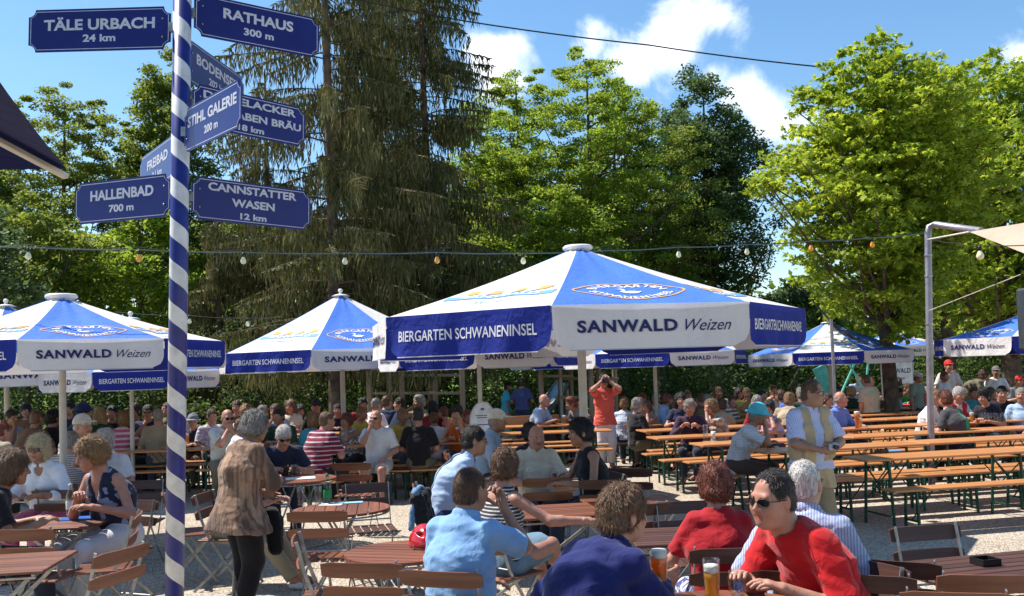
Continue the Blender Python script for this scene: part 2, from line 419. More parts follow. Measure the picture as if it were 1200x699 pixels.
def build_head(p, J, h):
    hc, X, Fw, U = J['hc'], J['HX'], J['HF'], J['HU']; M = np.stack([X, Fw, U], 1)
    q = lambda x, f, u: hc + X * x + Fw * f + U * u
    fem = p.get('fem', 0); fat = p.get('fat', 0)
    f = Field(hc - .19, hc + .19, h)
    f.ell(q(0, -.012, .028), (.076, .094, .09), M, k=.01)
    f.ell(q(0, .03, -.03), (.061 + fat * .008, .062, .078), M, k=.03)
    f.ell(q(0, .045, -.062), (.048 + fat * .012, .045, .04), M, k=.03)
    f.ell(q(0, .072, -.094), (.021, .018, .017), M, k=.03)
    for s in (-1, 1):
        f.ell(q(s * .036, .066, -.028), (.024, .024, .024), M, k=.03)      # cheeks
        f.ell(q(s * .031, .098, .006), (.018, .015, .012), M, k=.014, sub=True)
        f.ell(q(s * .0785, -.008, -.008), (.009, .018, .031), M, k=.012)    # ears
        f.ell(q(s * .089, .0, -.006), (.006, .008, .016), M, k=.006, sub=True)
    f.cap(q(-.036, .079, .026), q(.036, .079, .026), .011, .011, k=.02)    # brow ridge
    f.cap(q(0, .088, .012), q(0, .112, -.024), .0075, .0115, k=.014)
    for s in (-1, 1): f.ell(q(s * .012, .100, -.028), (.009, .01, .008), M, k=.008)
    f.cap(q(-.02, .084, -.056), q(.02, .084, -.056), .0075, k=.01); f.cap(q(-.017, .084, -.068), q(.017, .084, -.068), .008, k=.008)
    f.cap(q(-.02, .096, -.062), q(.02, .096, -.062), .0028, k=.004, sub=True)
    if fat: f.ell(q(0, .03, -.1), (.05, .05, .03), M, k=.03)
    nb = J['nb']; f.cap(hc - U * .05 - Fw * .02, nb, .054 + fat * .012 - fem * .008, .06 + fat * .01 - fem * .008, k=.03)
    V, Q = f.mesh()
    L = (V - hc) @ M; C = L[Q].mean(1)
    mi = np.zeros(len(Q), int)
    lip = (np.abs(C[:, 0]) < .025) & (C[:, 1] > .075) & (C[:, 2] < -.049) & (C[:, 2] > -.076); mi[lip] = 1
    Vs, Qs, Ms = [V], [Q], [mi]; n = len(V)
    if h <= .007:
        for s in (-1, 1):
            for (r, off, m) in ((.0125, .0775, 3), (.0075, .0838, 2)):
                th, ph = np.meshgrid(np.linspace(0, math.pi, 9), np.linspace(0, 2 * math.pi, 13), indexing='ij')
                P = np.stack([np.sin(th) * np.cos(ph), np.sin(th) * np.sin(ph), np.cos(th)], -1).reshape(-1, 3) * r
                P = P @ M.T + q(s * .031, off, .006)
                i = np.arange(8)[:, None] * 13 + np.arange(12)[None]; i = i.ravel()
                Vs.append(P); Qs.append(np.stack([i, i + 13, i + 14, i + 1], 1) + n); n += len(P); Ms.append(np.full(len(i), m))
    return np.concatenate(Vs), np.concatenate(Qs), np.concatenate(Ms)

def build_hand(W, d, nrmv, side, curl, h, thumb=None):
    "W wrist, d finger direction, nrmv palm normal (out of the palm), side +1: thumb towards cross(d, n)"
    d = nrm(d); nn = nrm(np.array(nrmv, float) - d * (np.array(nrmv) @ d)); t = np.cross(d, nn) * side
    f = Field(W - .215, W + .215, h)
    f.cap(W - d * .02, W + d * .015, .026, .026, L=t, w=1.15, k=.02)
    f.cap(W + d * .03, W + d * .085, .017, .0155, L=t, w=2.45, k=.02)
    for i, (o, L) in enumerate([(.031, .074), (.0105, .082), (-.010, .077), (-.0295, .060)]):
        c = R(curl * (1 + .12 * i)); a = W + d * (.088 - .006 * abs(i - 1)) + t * o; r = .0098 - .0008 * (i == 3)
        dd = d + t * o * 1.2
        for j, fr in enumerate((.45, .31, .27)):
            ang = c * (j + .7) * .8
            v = nrm(nrm(dd) * math.cos(ang) + nn * math.sin(ang)); b = a + v * L * fr
            f.cap(a, b, r, r * .92, k=.004); a = b; r *= .92
    ta = W + d * .022 + t * .026; tv = nrm(d * .62 + t * .75 + nn * (.25 + curl / 90))
    b = ta + tv * .04; f.cap(ta, b, .0145, .0115, k=.014)
    tv = nrm(tv + d * .5 + nn * (curl / 80) - t * (curl / 110)); c2 = b + tv * .03; f.cap(b, c2, .0112, .0105, k=.006)
    tv = nrm(tv + d * .3 + nn * (curl / 90)); f.cap(c2, c2 + tv * .024, .0103, .0088, k=.005)
    return f.mesh()

def torso_prims(J, p, inf, bel=True):
    X, Fw, P, W, C, S = J['X'], J['Fw'], J['P'], J['W'], J['C'], J['S']; fem = p.get('fem', 0); b = p.get('build', 1.0)
    XP = np.array([1.0, 0, 0]); L = []
    L.append((P - np.array([0, 0, .01]), W, .125 * b + inf, .112 * b + inf - fem * .008, XP, 1.28))
    L.append((W, C, .112 * b + inf - fem * .006, .12 * b + inf, X, 1.3))
    L.append((C, S - J['d2'] * .06, .12 * b + inf, .088 + inf, X, 1.42))
    L.append((J['shR'] + X * .02, J['shL'] - X * .02, .047 + inf, .047 + inf, None, 1))
    L.append((S - J['d2'] * .03, J['nb'] + J['d2'] * .015, .085 + inf * .6, .052 + inf * .5, X, 1.3))
    if p.get('fat'):
        L.append((W + Fw * .05 * p['fat'], C + Fw * .03, .12 + .03 * p['fat'] + inf, .115 + inf, X, 1.2))
    if fem:
        for s in (-1, 1): L.append((C + J['d2'] * .045 + Fw * .085 + X * s * .07, C + J['d2'] * .10 + Fw * .07 + X * s * .07, .052 + inf * .6, .03 + inf * .5, None, 1))
    return L

_pc = {}
def person_meshes(key, p, h=0.013, hh=0.008, hd=0.007):
    if key in _pc: return _pc[key]
    J = pose_joints(p); g = p.get; fem = g('fem', 0); b = g('build', 1.0)
    out = {'J': J}
    # ---- body
    pts = [(J[k], .2) for k in ('P', 'C', 'S', 'hc', 'elL', 'elR', 'wrL', 'wrR', 'knL', 'knR', 'anL', 'anR')]
    f = fit_field(pts, h, .02)
    for a, c, ra, rb, L, w in torso_prims(J, p, -.014 if g('sleeve', .62) > 0 else -.006): f.cap(a, c, ra, rb, L, w, k=.05)
    lk = .80 if g('leg', 1) != 'skirt' and g('leg', 1) >= 1 else 1.0
    ar = .042 if fem else .049; ar *= g('arm', 1)
    for s in 'LR':
        f.cap(J['sh' + s], J['el' + s], ar, ar * .82, k=.03); f.cap(J['el' + s], J['wr' + s], ar * .86, .027, k=.02)
        m = J['el' + s] * .72 + J['wr' + s] * .28; f.cap(J['el' + s], m, ar * .84, ar * .88, k=.02)
        f.cap(J['hip' + s], J['kn' + s], .088 * b * lk, .058 * lk, k=.03); f.cap(J['kn' + s], J['an' + s], .056 * lk, .038, k=.02)
        m = J['kn' + s] * .7 + J['an' + s] * .3 + np.array([0, .022, 0]); f.cap(J['kn' + s], m, .052 * lk, .05 * lk, k=.02)
        f.cap(J['an' + s], J['an' + s] + np.array([0, -.13, -.05]), .036, .026, k=.03)
    f.cap(J['nb'], J['hb'], .052 - fem * .006, .05 - fem * .006, k=.03)
    V, Q = f.mesh(); Vs, Qs, Ms = [V], [Q], [np.zeros(len(Q), int)]; n = len(V)
    V, Q, m = build_head(p, J, hh); Vs.append(V); Qs.append(Q + n); Ms.append(m); n += len(V)
    for s, sx in (('L', 1), ('R', -1)):
        fa = nrm(J['wr' + s] - J['el' + s])
        d = g('fd' + s, None); d = fa if d is None else nrm(d)
        nv = g('pn' + s, (0, 0, -1) if g('sit', 1) else (-sx, 0, 0))
        if abs(nrm(nv) @ d) > .95: nv = (-sx, -.2, 0)
        th = np.cross(d, nrm(nv)); want = np.array(g('th' + s, (-sx, -.3, .4) if g('sit', 1) else (0, -1, 0)))
        V, Q = build_hand(J['wr' + s], d, nv, 1 if th @ want > 0 else -1, g('curl' + s, 22), hd)
        Vs.append(V); Qs.append(Q + n); Ms.append(np.zeros(len(Q), int)); n += len(V)
    out['body'] = (np.concatenate(Vs), np.concatenate(Qs), np.concatenate(Ms))
    # ---- shirt
    sl = g('sleeve', .62); inf = g('loose', .014)
    f = fit_field(pts[:8], h, .02)
    tp = torso_prims(J, p, inf)
    for i, (a, c, ra, rb, L, w) in enumerate(tp):
        if i == 0: a = a - nrm(c - a) * g('hem', .03); f.cap(c, a, rb, ra + .012 + g('flare', 0) + (0 if g('sit', 1) else .022), L, w, k=.04, flat=True)
        elif i == 4: f.cap(a, c, ra, rb, L, w, k=.03, flat=True)
        elif i == 3 and sl <= 0: f.cap(a + J['X'] * .05, c - J['X'] * .05, ra - .012, rb - .012, L, w, k=.03)
        else: f.cap(a, c, ra, rb, L, w, k=.04)
    for s in 'LR':
        a, e, w_ = J['sh' + s], J['el' + s], J['wr' + s]
        if sl > 0:
            u = min(sl, 1.0)
            if sl <= 1: f.cap(a, a + (e - a) * u, ar + inf * .9, ar + inf * 1.1 + .006, k=.035, flat=True)
            else:
                f.cap(a, e, ar + inf * .9, ar + inf, k=.035); f.cap(e, e + (w_ - e) * min(sl - 1, .97), ar + inf * .9, .032 + inf * .9, k=.03, flat=True)
    f.noise(g('fold', .005), 17, g('seed', 0), (1, 1, .55)); f.noise(g('fold', .005) * .7, 40, g('seed', 0) + 3, (.5, .5, 1.2))
    nb, hb = J['nb'], J['hb']
    v = g('neck', .0)
    f.cap(nb + J['d2'] * (.0), hb + J['HU'] * .1, .068 - fem * .004, .075, k=.006, sub=True)
    if v: f.cap(nb + J['Fw'] * .07, J['C'] + J['Fw'] * .17 + J['d2'] * (.14 - v), .055, .012, k=.006, sub=True)
    if sl <= -1:   # camisole: open shoulders and back
        for s_ in (-1, 1): f.cap(J['S'] + J['X'] * s_ * .17 - J['Fw'] * .12, J['S'] + J['X'] * s_ * .17 + J['Fw'] * .12, .062, k=.01, sub=True)
        f.cap(J['S'] - J['Fw'] * .16 - J['X'] * .05, J['S'] - J['Fw'] * .16 + J['X'] * .05, .09, k=.01, sub=True)
    if g('collar'):
        c0 = nb + J['d2'] * .002 + J['Fw'] * .004; X, Fw, U = J['X'], J['Fw'], J['d2']; pr = None
        for i in range(17):
            a = 2 * math.pi * (i / 16) * .9 + R(18) - math.pi / 2 + math.pi
            pt = c0 + X * math.cos(a) * .07 - Fw * math.sin(a) * .066 * -1 + U * (.018 if math.sin(a) < 0.3 else .0)
            if pr is not None: f.cap(pr, pt, .013, .013, L=U, w=1.7, k=.006)
            pr = pt
    out['shirt'] = f.mesh()
    if g('vest'):
        f = fit_field(pts[:8], h, .03)
        for i, (a, c, ra, rb, L, w) in enumerate(torso_prims(J, p, inf + .016)):
            if i == 0: a = a - nrm(c - a) * g('vest'); f.cap(c, a, rb, ra + .03, L, w, k=.04, flat=True)
            elif i == 4: f.cap(a, c, ra, rb, L, w, k=.03, flat=True)
            elif i == 3: f.cap(a, c, ra, rb, L, w, k=.03)
            elif i == 1: f.cap(a, c, ra + .012, rb, L, w, k=.04)
            else: f.cap(a, c, ra, rb, L, w, k=.04)
        f.noise(.007, 15, 4, (1, 1, .5)); Fw = J['Fw']
        f.cap(J['nb'] + Fw * .10, J['C'] + Fw * .19, .055, .05, k=.01, sub=True); f.cap(J['C'] + Fw * .19, J['W'] + Fw * .22, .05, .06, k=.01, sub=True); f.cap(J['W'] + Fw * .22, J['P'] + Fw * .22 - np.array([0, 0, .42]), .065, .12, k=.01, sub=True)
        for s in (-1, 1):
            f.ell(J['W'] + Fw * .155 + J['X'] * s * .125 - J['d1'] * .02, (.05, .03, .06), k=.006); f.ell(J['C'] + Fw * .13 + J['X'] * s * .12 + J['d1'] * .06, (.042, .025, .045), k=.006)
        f.cap(J['nb'], J['hb'] + J['HU'] * .1, .082, .09, k=.01, sub=True)
        for s in 'LR': f.cap(J['sh' + s] - J['d2'] * .02, J['sh' + s] - J['d2'] * .02 + J['X'] * (.16 if s == 'L' else -.16), .075, .09, k=.01, sub=True)
        out['vest'] = f.mesh()
    # ---- trousers / shorts / skirt
    f = fit_field([(J[k], .22) for k in ('P', 'W', 'knL', 'knR', 'anL', 'anR')], h, .01); ti = .014; leg = g('leg', 1.0)
    f.cap(J['W'] * .6 + J['P'] * .4, J['P'] - np.array([0, 0, .02]), .112 * b + ti * .6, .13 * b + ti * .7, (1, 0, 0), 1.25, k=.04)
    if leg == 'skirt':
        a = (J['hipL'] + J['hipR']) / 2; k2 = (J['knL'] + J['knR']) / 2; f.cap(a, k2, .125, .105, (1, 0, 0), 1.5, k=.05, flat=True)
    else:
        for s in 'LR':
            a, k2, an = J['hip' + s], J['kn' + s], J['an' + s]
            if leg >= 1:
                wd = g('wide', 0 if g('sit', 1) else .014); f.cap(a, k2, .096 * b + ti, .066 + ti + wd, k=.035); f.cap(k2, k2 + (an - k2) * (.95 * min(leg, 1)), .062 + ti + wd, .049 + ti + wd, k=.025, flat=True)
            else: f.cap(a, a + (k2 - a) * min(1, leg * 1.55), .096 * b + ti, .082 + ti, k=.035, flat=True)
    f.noise(.004, 15, g('seed', 0) + 5, (1, 1, .8))
    out['trousers'] = f.mesh()
    # ---- shoes
    for s, sx in (('L', 1), ('R', -1)):
        f = fit_field([(J['an' + s], .17)], .010, .02)
        A = J['an' + s]; fd = nrm(g('fdir' + s, (sx * .15, -1, 0)))
        f.cap(A + np.array([0, .02, -.045]), A + fd * .05 + np.array([0, 0, -.045]), .036, .033, k=.02)
        f.cap(A + fd * .06 + np.array([0, 0, -.052]), A + fd * .15 + np.array([0, 0, -.056]), .03, .027, np.cross(fd, (0, 0, 1)), 1.35, k=.03)
        x, y, zz = f.grid(); f.F = np.maximum(f.F, (A[2] - .083) - zz)
        out['shoe' + s] = f.mesh()
    _pc[key] = out
    return out

# hair in head coordinates: x left, y backwards (-forward), z up
def hair_field(style, h=0.007):
    f = Field((-.2, -.2, -.34), (.2, .24, .2), h)
    k = .02
    big = {'short': .007, 'buzz': .003, 'thin': .003, 'bald': .002, 'wavy': .016, 'bob': .02, 'curly': .024, 'long': .014, 'tail': .010, 'full': .017}[style]
    f.ell((0, .014, .034), (.077 + big, .095 + big, .091 + big), k=k)
    if style == 'bald':
        f.ell((0, .02, -.02), (.084, .088, .05), k=k); f.ell((0, -.01, .10), (.12, .15, .088), k=.01, sub=True)
    else: f.ell((0, .045, -.025), (.07 + big, .062 + big, .06), k=k)
    if style == 'bob': f.ell((0, .03, -.045), (.098, .088, .085), k=k)
    if style == 'curly': f.ell((0, .04, -.02), (.1, .09, .09), k=k)
    if style == 'full': f.ell((0, -.03, .1), (.07, .06, .035), k=k)
    if style == 'wavy': f.ell((0, .03, -.02), (.09, .085, .07), k=k)
    if style == 'long':
        f.cap((-.04, .06, -.02), (-.05, .07, -.24), .065, .04, k=.03); f.cap((.04, .06, -.02), (.05, .07, -.24), .065, .04, k=.03)
    if style == 'tail': f.cap((0, .11, .03), (0, .13, -.12), .03, .018, k=.02)
    amp = {'curly': .008, 'wavy': .006, 'bob': .004, 'full': .005}.get(style, .003)
    f.noise(amp, 46 if style in ('curly',) else 34, 2.0, (1, 1, .5)); f.noise(amp * .6, 95, 1.0, (1, 1, .4))
    # open the face
    w = .064 if style in ('bob', 'long', 'curly', 'wavy') else .078
    f.ell((0, -.115, -.022), (w, .11, .072), k=.012, sub=True)
    f.ell((0, -.10, -.10), (w + .01, .13, .09), k=.012, sub=True)
    if style in ('short', 'thin', 'buzz', 'bald', 'full'):
        for s in (-1, 1): f.ell((s * .095, .0, -.025), (.028, .03, .05), k=.008, sub=True)
        f.ell((0, -.02, -.14), (.14, .16, .07), k=.008, sub=True)
    if style in ('thin',): f.ell((0, -.085, .075), (.05, .045, .05), k=.01, sub=True)
    for s in (-1, 1): f.cap((s * .018, -.093, .023), (s * .046, -.082, .024), .0042, .0035, k=.003)
    return f
_hc = {}
def hair_mesh(style, h):
    k = (style, h)
    if k not in _hc:
        V, Q = hair_field(style, h).mesh(); r = np.random.default_rng(len(style) * 7)
        A, B, C, D = (V[Q[:, i]] for i in range(4)); c = (A + B + C + D) / 4; nn = np.cross(C - A, D - B); nn /= np.linalg.norm(nn, axis=1)[:, None] + 1e-12
        ok = np.where((np.linalg.norm(c, axis=1) > .08) & ((c[:, 1] > -.09) | (c[:, 2] > .035)) & (c[:, 2] > -.3))[0]
        near = h < .008; n = int({'bald': .25, 'buzz': .7}.get(style, 1) * (4200 if near else 900)); i = r.choice(ok, n)
        ln = {'bald': .014, 'buzz': .009, 'thin': .022, 'short': .026, 'full': .034, 'wavy': .036, 'curly': .026, 'bob': .05, 'long': .07, 'tail': .04}[style]
        P0 = c[i] + r.normal(size=(n, 3)) * .003; Nn = nn[i]; wild = {'curly': 1.0, 'wavy': .6, 'full': .38}.get(style, .32)
        g = np.stack([c[i][:, 0] * 2.5, c[i][:, 1] * 2 + .25, -.9 + 0 * P0[:, 0]], 1) + r.normal(size=(n, 3)) * wild
        g -= Nn * (g * Nn).sum(1)[:, None]; g /= np.linalg.norm(g, axis=1)[:, None] + 1e-9; g = g + Nn * r.uniform(.03, .42 if wild > .4 else .22, n)[:, None]
        w = .0022 if near else .006; s = np.cross(g, Nn); s /= np.linalg.norm(s, axis=1)[:, None] + 1e-9; L = ln * r.uniform(.5, 1.2, n)[:, None]
        P = np.stack([P0 - s * w - Nn * .003, P0 + s * w - Nn * .003, P0 + g * L + s * w * .2, P0 + g * L - s * w * .2], 1).reshape(-1, 3)
        _hc[k] = npmesh('hair', np.concatenate([V, P]), np.concatenate([Q, np.arange(len(P)).reshape(-1, 4) + len(V)]), [None])
    return _hc[k]
def hat_mesh(kind):
    k = ('hat', kind)
    if k in _hc: return _hc[k]
    b = MB()
    if kind == 'cap':
        f = Field((-.14, -.24, -.02), (.14, .16, .18), .006)
        f.ell((0, .012, .046), (.092, .112, .099), k=.01); f.ell((0, -.115, .052), (.07, .085, .010), k=.012)
        f.ell((0, .012, -.04), (.2, .12, .075), k=.006, sub=True)
        V, Q = f.mesh(); _hc[k] = npmesh('cap', V, Q, [None]); return _hc[k]
    f = Field((-.2, -.2, -.04), (.2, .22, .19), .007)
    f.ell((0, .012, .06), (.104, .122, .112), k=.01); f.cap((0, .012, .028), (0, .012, .034), .012, .012, k=.01)
    f.ell((0, .008, .034), (.15, .165, .022), k=.02); f.ell((0, .012, -.04), (.12, .13, .06), k=.01, sub=True); f.noise(.004, 30, 1)
    V, Q = f.mesh(); _hc[k] = npmesh('hat', V, Q, [None]); return _hc[k]
def glasses_mesh(dark=True):
    k = ('gl', dark)
    if k in _hc: return _hc[k]
    b = MB()
    for s in (-1, 1):
        pts = [(s * .033 + .026 * math.cos(a) * (1 if abs(math.cos(a)) < .9 else .98), -.103 + .012 * (abs(s * .033 + .026 * math.cos(a)) / .06) ** 2 * 1.6, .004 + .0185 * math.sin(a)) for a in np.linspace(0, 2 * math.pi, 15)[:-1]]
        b.add(pts + [(x, y + .003, z) for x, y, z in pts], [tuple(range(14)), tuple(range(27, 13, -1))] + [(i, i + 14, (i + 1) % 14 + 14, (i + 1) % 14) for i in range(14)], 0 if dark else 2, False)
        b.tube([(x * 1.0, y - .0005, z) for x, y, z in pts + pts[:1]], .0018, 5, 1)
        b.tube([(s * .059, -.084, .012), (s * .076, -.06, .012), (s * .083, .0, .008), (s * .080, .02, -.004)], .0024, 6, 1)
    b.tube([(-.008, -.104, .01), (0, -.106, .013), (.008, -.104, .01)], .002, 6, 1)
    _hc[k] = b; return b
def GLASSM():
    if 'gm' not in _hc:
        _hc['gm'] = [mat('sunglass lens', (.012, .011, .01), .08, spec=.8), mat('spectacle frame', (.03, .025, .02), .3), glass_simple('spectacle lens', (.9, .95, .95), .85)]
    return _hc['gm']
def glass_simple(name, col=(1, 1, 1), thin=0.8, rough=0.02):
    k = ('g', name)
    if k in _mc: return _mc[k]
    m = bpy.data.materials.new(name); m.use_nodes = True; nt = m.node_tree; nt.nodes.clear()
    o = N(nt, 'ShaderNodeOutputMaterial'); t = N(nt, 'ShaderNodeBsdfTransparent'); t.inputs[0].default_value = (*col, 1)
    gl = N(nt, 'ShaderNodeBsdfGlossy'); gl.inputs['Roughness'].default_value = rough
    fr = N(nt, 'ShaderNodeLayerWeight'); fr.inputs[0].default_value = .18; mp = N(nt, 'ShaderNodeMapRange'); mp.inputs['To Min'].default_value = .03; mp.inputs['To Max'].default_value = .55
    nt.links.new(fr.outputs[1], mp.inputs[0])
    mx = N(nt, 'ShaderNodeMixShader'); nt.links.new(mp.outputs[0], mx.inputs[0]); nt.links.new(t.outputs[0], mx.inputs[1]); nt.links.new(gl.outputs[0], mx.inputs[2]); nt.links.new(mx.outputs[0], o.inputs[0])
    _mc[k] = m; return m

SK = {'fair': (.47, .28, .20), 'tan': (.34, .19, .125), 'red': (.42, .22, .16), 'dark': (.32, .15, .085), 'pale': (.66, .40, .30)}
HR = {'grey': (.32, .29, .26), 'white': (.60, .57, .53), 'brown': (.10, .05, .026), 'dark': (.025, .017, .013), 'blonde': (.55, .38, .18), 'lblonde': (.7, .56, .34),
      'red': (.20, .055, .03), 'mid': (.17, .09, .045), 'black': (.012, .010, .010), 'auburn': (.15, .045, .022), 'sandy': (.32, .18, .08)}
def slotmat(o, i, m):
    o.material_slots[i].link = 'OBJECT'; o.material_slots[i].material = m
_mesh_cache = {}
def person(loc, yaw, pose, label, key=None, vest=None, skin='fair', hair=('short', 'brown'), shirt=None, pants=None, shoes=(.03, .025, .02), scale=1.0,
           hat=None, glasses=None, group=None, near=False, lvl=None, sx=1.0):
    "near figures are unique; others share sculpted meshes per pose"
    h, hh, hd = (.010, .0055, .0045) if near else (.0135, .0085, .0068)
    key = key if key is not None else label
    pm = person_meshes((key, near), pose, h, hh, hd); J = pm['J']
    skm = skinmat(SK[skin]); c = SK[skin]
    lipm = mat('lips ' + skin, (c[0] * .75, c[1] * .5, c[2] * .5), .45); eyem = mat('iris', (.03, .022, .015), .15); whm = mat('eye white', (.6, .57, .54), .25)
    def mk(name, data, mats, mi=None):
        k = (key, near, name)
        if k not in _mesh_cache: _mesh_cache[k] = npmesh(name, data[0], data[1], [None] * len(mats), mi)
        o = link(name, _mesh_cache[k])
        for i, m in enumerate(mats): slotmat(o, i, m)
        return o
    b = mk('person', pm['body'], [skm, lipm, eyem, whm], pm['body'][2])
    b.location = loc; b.rotation_euler = (0, 0, R(yaw)); b.scale = (scale * sx, scale * sx, scale)
    tag(b, label, 'person', group)
    parts = [('shirt', shirt or fabric('plain', (.4, .4, .4))), ('trousers' if pose.get('leg', 1) != 'skirt' else 'skirt', pants or fabric('plain', (.03, .035, .06)))]
    for nme, m in parts:
        o = mk(nme, pm['trousers' if nme == 'skirt' else nme], [m]); o.parent = b
    if vest is not None and 'vest' in pm: o = mk('vest', pm['vest'], [vest]); o.parent = b
    for s in 'LR': o = mk('shoe' + s, pm['shoe' + s], [mat('shoe leather %.2f %.2f' % (shoes[0], shoes[2]), shoes, .5)]); o.parent = b; o.name = 'shoe'
    M = Matrix([list(J['HX']), list(-J['HF']), list(J['HU'])]).transposed().to_4x4(); M.translation = Vector(J['hc'])
    def onhead(o): o.parent = b; o.matrix_local = M
    if hair:
        o = link('hair', hair_mesh(hair[0], .006 if near else .009)); slotmat(o, 0, hairmat(HR[hair[1]])); onhead(o)
    if hat:
        o = link('cap' if hat[0] == 'cap' else 'hat', hat_mesh(hat[0])); slotmat(o, 0, mat('hat %.2f %.2f %.2f' % hat[1], hat[1], .8)); onhead(o)
    if glasses:
        gb = glasses_mesh(glasses == 'sun'); gk = ('glm', glasses)
        if gk not in _hc: o = gb.build('sunglasses' if glasses == 'sun' else 'spectacles', GLASSM()); _hc[gk] = o.data
        else: o = link('sunglasses' if glasses == 'sun' else 'spectacles', _hc[gk])
        onhead(o)
    b['_J'] = 0; del b['_J']
    return b, J
def world(b, J, k):
    "a joint of a placed person in world space"
    bpy.context.view_layer.update()
    return b.matrix_world @ Vector(J[k])
# ------------------------------------------------------------------ furniture, parasols, signs
M_ORANGE = wood('lacquered bench wood', (.60, .27, .095), (.44, .165, .05), .38, 'X', 2.2, .3, .2)
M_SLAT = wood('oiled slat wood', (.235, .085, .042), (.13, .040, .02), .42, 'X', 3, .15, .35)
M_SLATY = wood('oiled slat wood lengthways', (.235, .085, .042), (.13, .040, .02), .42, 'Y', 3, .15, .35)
M_DSLAT = wood('shaded dark slat wood', (.10, .040, .028), (.05, .020, .014), .5, 'X', 3, .1, .3)  # darker copy of the slat wood; parasol shade is put into its colour
M_STEEL = mat('galvanised steel', (.34, .34, .33), .38, .75, var=.15, scale=20, bump=.1)
M_GREEN = mat('green painted steel', (.015, .075, .05), .35, .2, var=.2)
M_POLE = mat('parasol pole enamel', (.52, .49, .42), .4, 0, var=.05)
M_WHITE = mat('white plastic', (.72, .70, .66), .45, var=.04)

def beer_bench_mesh(L=2.2, w=.25, h=.48, table=False):
    top = MB(); 
    if table:
        n = 1; top.box((0, 0, h - .014), (L, w, .028), bev=.006)
    else: top.box((0, 0, h - .013), (L, w, .026), bev=.006)
    legs = []
    for s in (-1, 1):
        b = MB(); x = s * (L / 2 - .28); hw = w / 2 - .035; t = .028
        for q in (-1, 1):
            b.bar((x, q * hw, h - .03), (x, q * (hw + (.03 if not table else .06)), 0), t, t, up=(1, 0, 0))
        b.bar((x, -hw - .0, .14), (x, hw, .14), t * .8, .02); b.bar((x, -hw, h - .042), (x, hw, h - .042), t, .02)
        if table:
            b.bar((x - .003, -hw, .30), (x - .003, hw, h - .12), .02, .008); b.bar((x + .009, -hw, h - .12), (x + .009, hw, .30), .02, .008)
            b.bar((x, -hw * .6, .40), (x - s * .30, -hw * .6, h - .045), .018, .008); b.bar((x, hw * .6, .40), (x - s * .30, hw * .6, h - .045), .018, .008)
        else:
            b.bar((x, 0, .15), (x - s * .26, 0, h - .042), .018, .01)
        legs.append(b)
    return top, legs
def beer_piece(table, label, group, loc, rz, L=2.2, back=False):
    o = empty('beer_table' if table else 'beer_bench', loc, rz)
    tag(o, label, 'table' if table else 'bench', group)
    top, legs = beer_bench_mesh(L, .5 if table else .25, .77 if table else .48, table)
    top.build('tabletop' if table else 'seat', M_ORANGE, o)
    for l in legs: l.build('leg', M_GREEN, o)
    if back:
        b = MB(); b.box((0, .17, .82), (L, .022, .20), bev=.005); b.build('backrest', M_ORANGE, o)
        b = MB()
        for s in (-1, 1): b.bar((s * (L / 2 - .28), .12, .40), (s * (L / 2 - .28), .155, .90), .03, .012, up=(1, 0, 0))
        b.build('back_support', M_GREEN, o)
    return o

def folding_chair(loc, rz, label, dark=False, group='folding garden chairs', tilt=0):
    o = empty('folding_chair', loc, R(rz)); tag(o, label, 'chair', group)
    k = ('fc', dark)
    if k in _hc:
        for n, me in _hc[k]: link(n, me, o)
        if tilt: o.rotation_euler.x = R(tilt)
        return o
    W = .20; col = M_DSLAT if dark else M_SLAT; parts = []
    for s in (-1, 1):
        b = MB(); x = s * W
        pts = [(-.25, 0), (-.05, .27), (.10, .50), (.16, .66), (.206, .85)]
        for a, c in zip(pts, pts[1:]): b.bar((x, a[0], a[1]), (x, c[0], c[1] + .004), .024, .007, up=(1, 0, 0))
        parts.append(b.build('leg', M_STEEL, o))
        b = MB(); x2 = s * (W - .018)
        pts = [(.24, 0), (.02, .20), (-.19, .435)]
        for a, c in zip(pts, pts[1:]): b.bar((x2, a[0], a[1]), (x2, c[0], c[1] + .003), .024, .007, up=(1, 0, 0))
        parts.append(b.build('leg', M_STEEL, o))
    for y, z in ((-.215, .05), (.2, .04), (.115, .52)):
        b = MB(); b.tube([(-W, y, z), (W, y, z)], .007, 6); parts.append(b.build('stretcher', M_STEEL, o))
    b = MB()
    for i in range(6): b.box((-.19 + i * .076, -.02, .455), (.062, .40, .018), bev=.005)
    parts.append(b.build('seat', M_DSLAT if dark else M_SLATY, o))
    b = MB(); th = math.atan2(.055, .24)
    for (y, z, h) in ((.166, .668, .080), (.195, .80, .088)):
        n = 9; vs = []
        for i in range(n):
            u = i / (n - 1) * 2 - 1; yy = y + .012 + .016 * (1 - u * u); ed = h / 2 * (1 - .25 * max(0, abs(u) - .9) / .1)
            for q in (-1, 1):
                for d in (0, .014): vs.append((u * .235, yy + q * ed * math.tan(th) * 1.0 + d, z + q * ed))
        fs = []
        for i in range(n - 1):
            a = i * 4; c = a + 4; fs += [(a, c, c + 2, a + 2), (a + 1, a + 3, c + 3, c + 1), (a + 2, c + 2, c + 3, a + 3), (a, a + 1, c + 1, c)]
        fs += [(0, 2, 3, 1), (n * 4 - 4, n * 4 - 3, n * 4 - 1, n * 4 - 2)]
        b.add(vs, fs)
    parts.append(b.build('backrest', col, o))
    _hc[k] = [(p.name.split('.')[0], p.data) for p in parts]
    if tilt: o.rotation_euler.x = R(tilt)
    return o

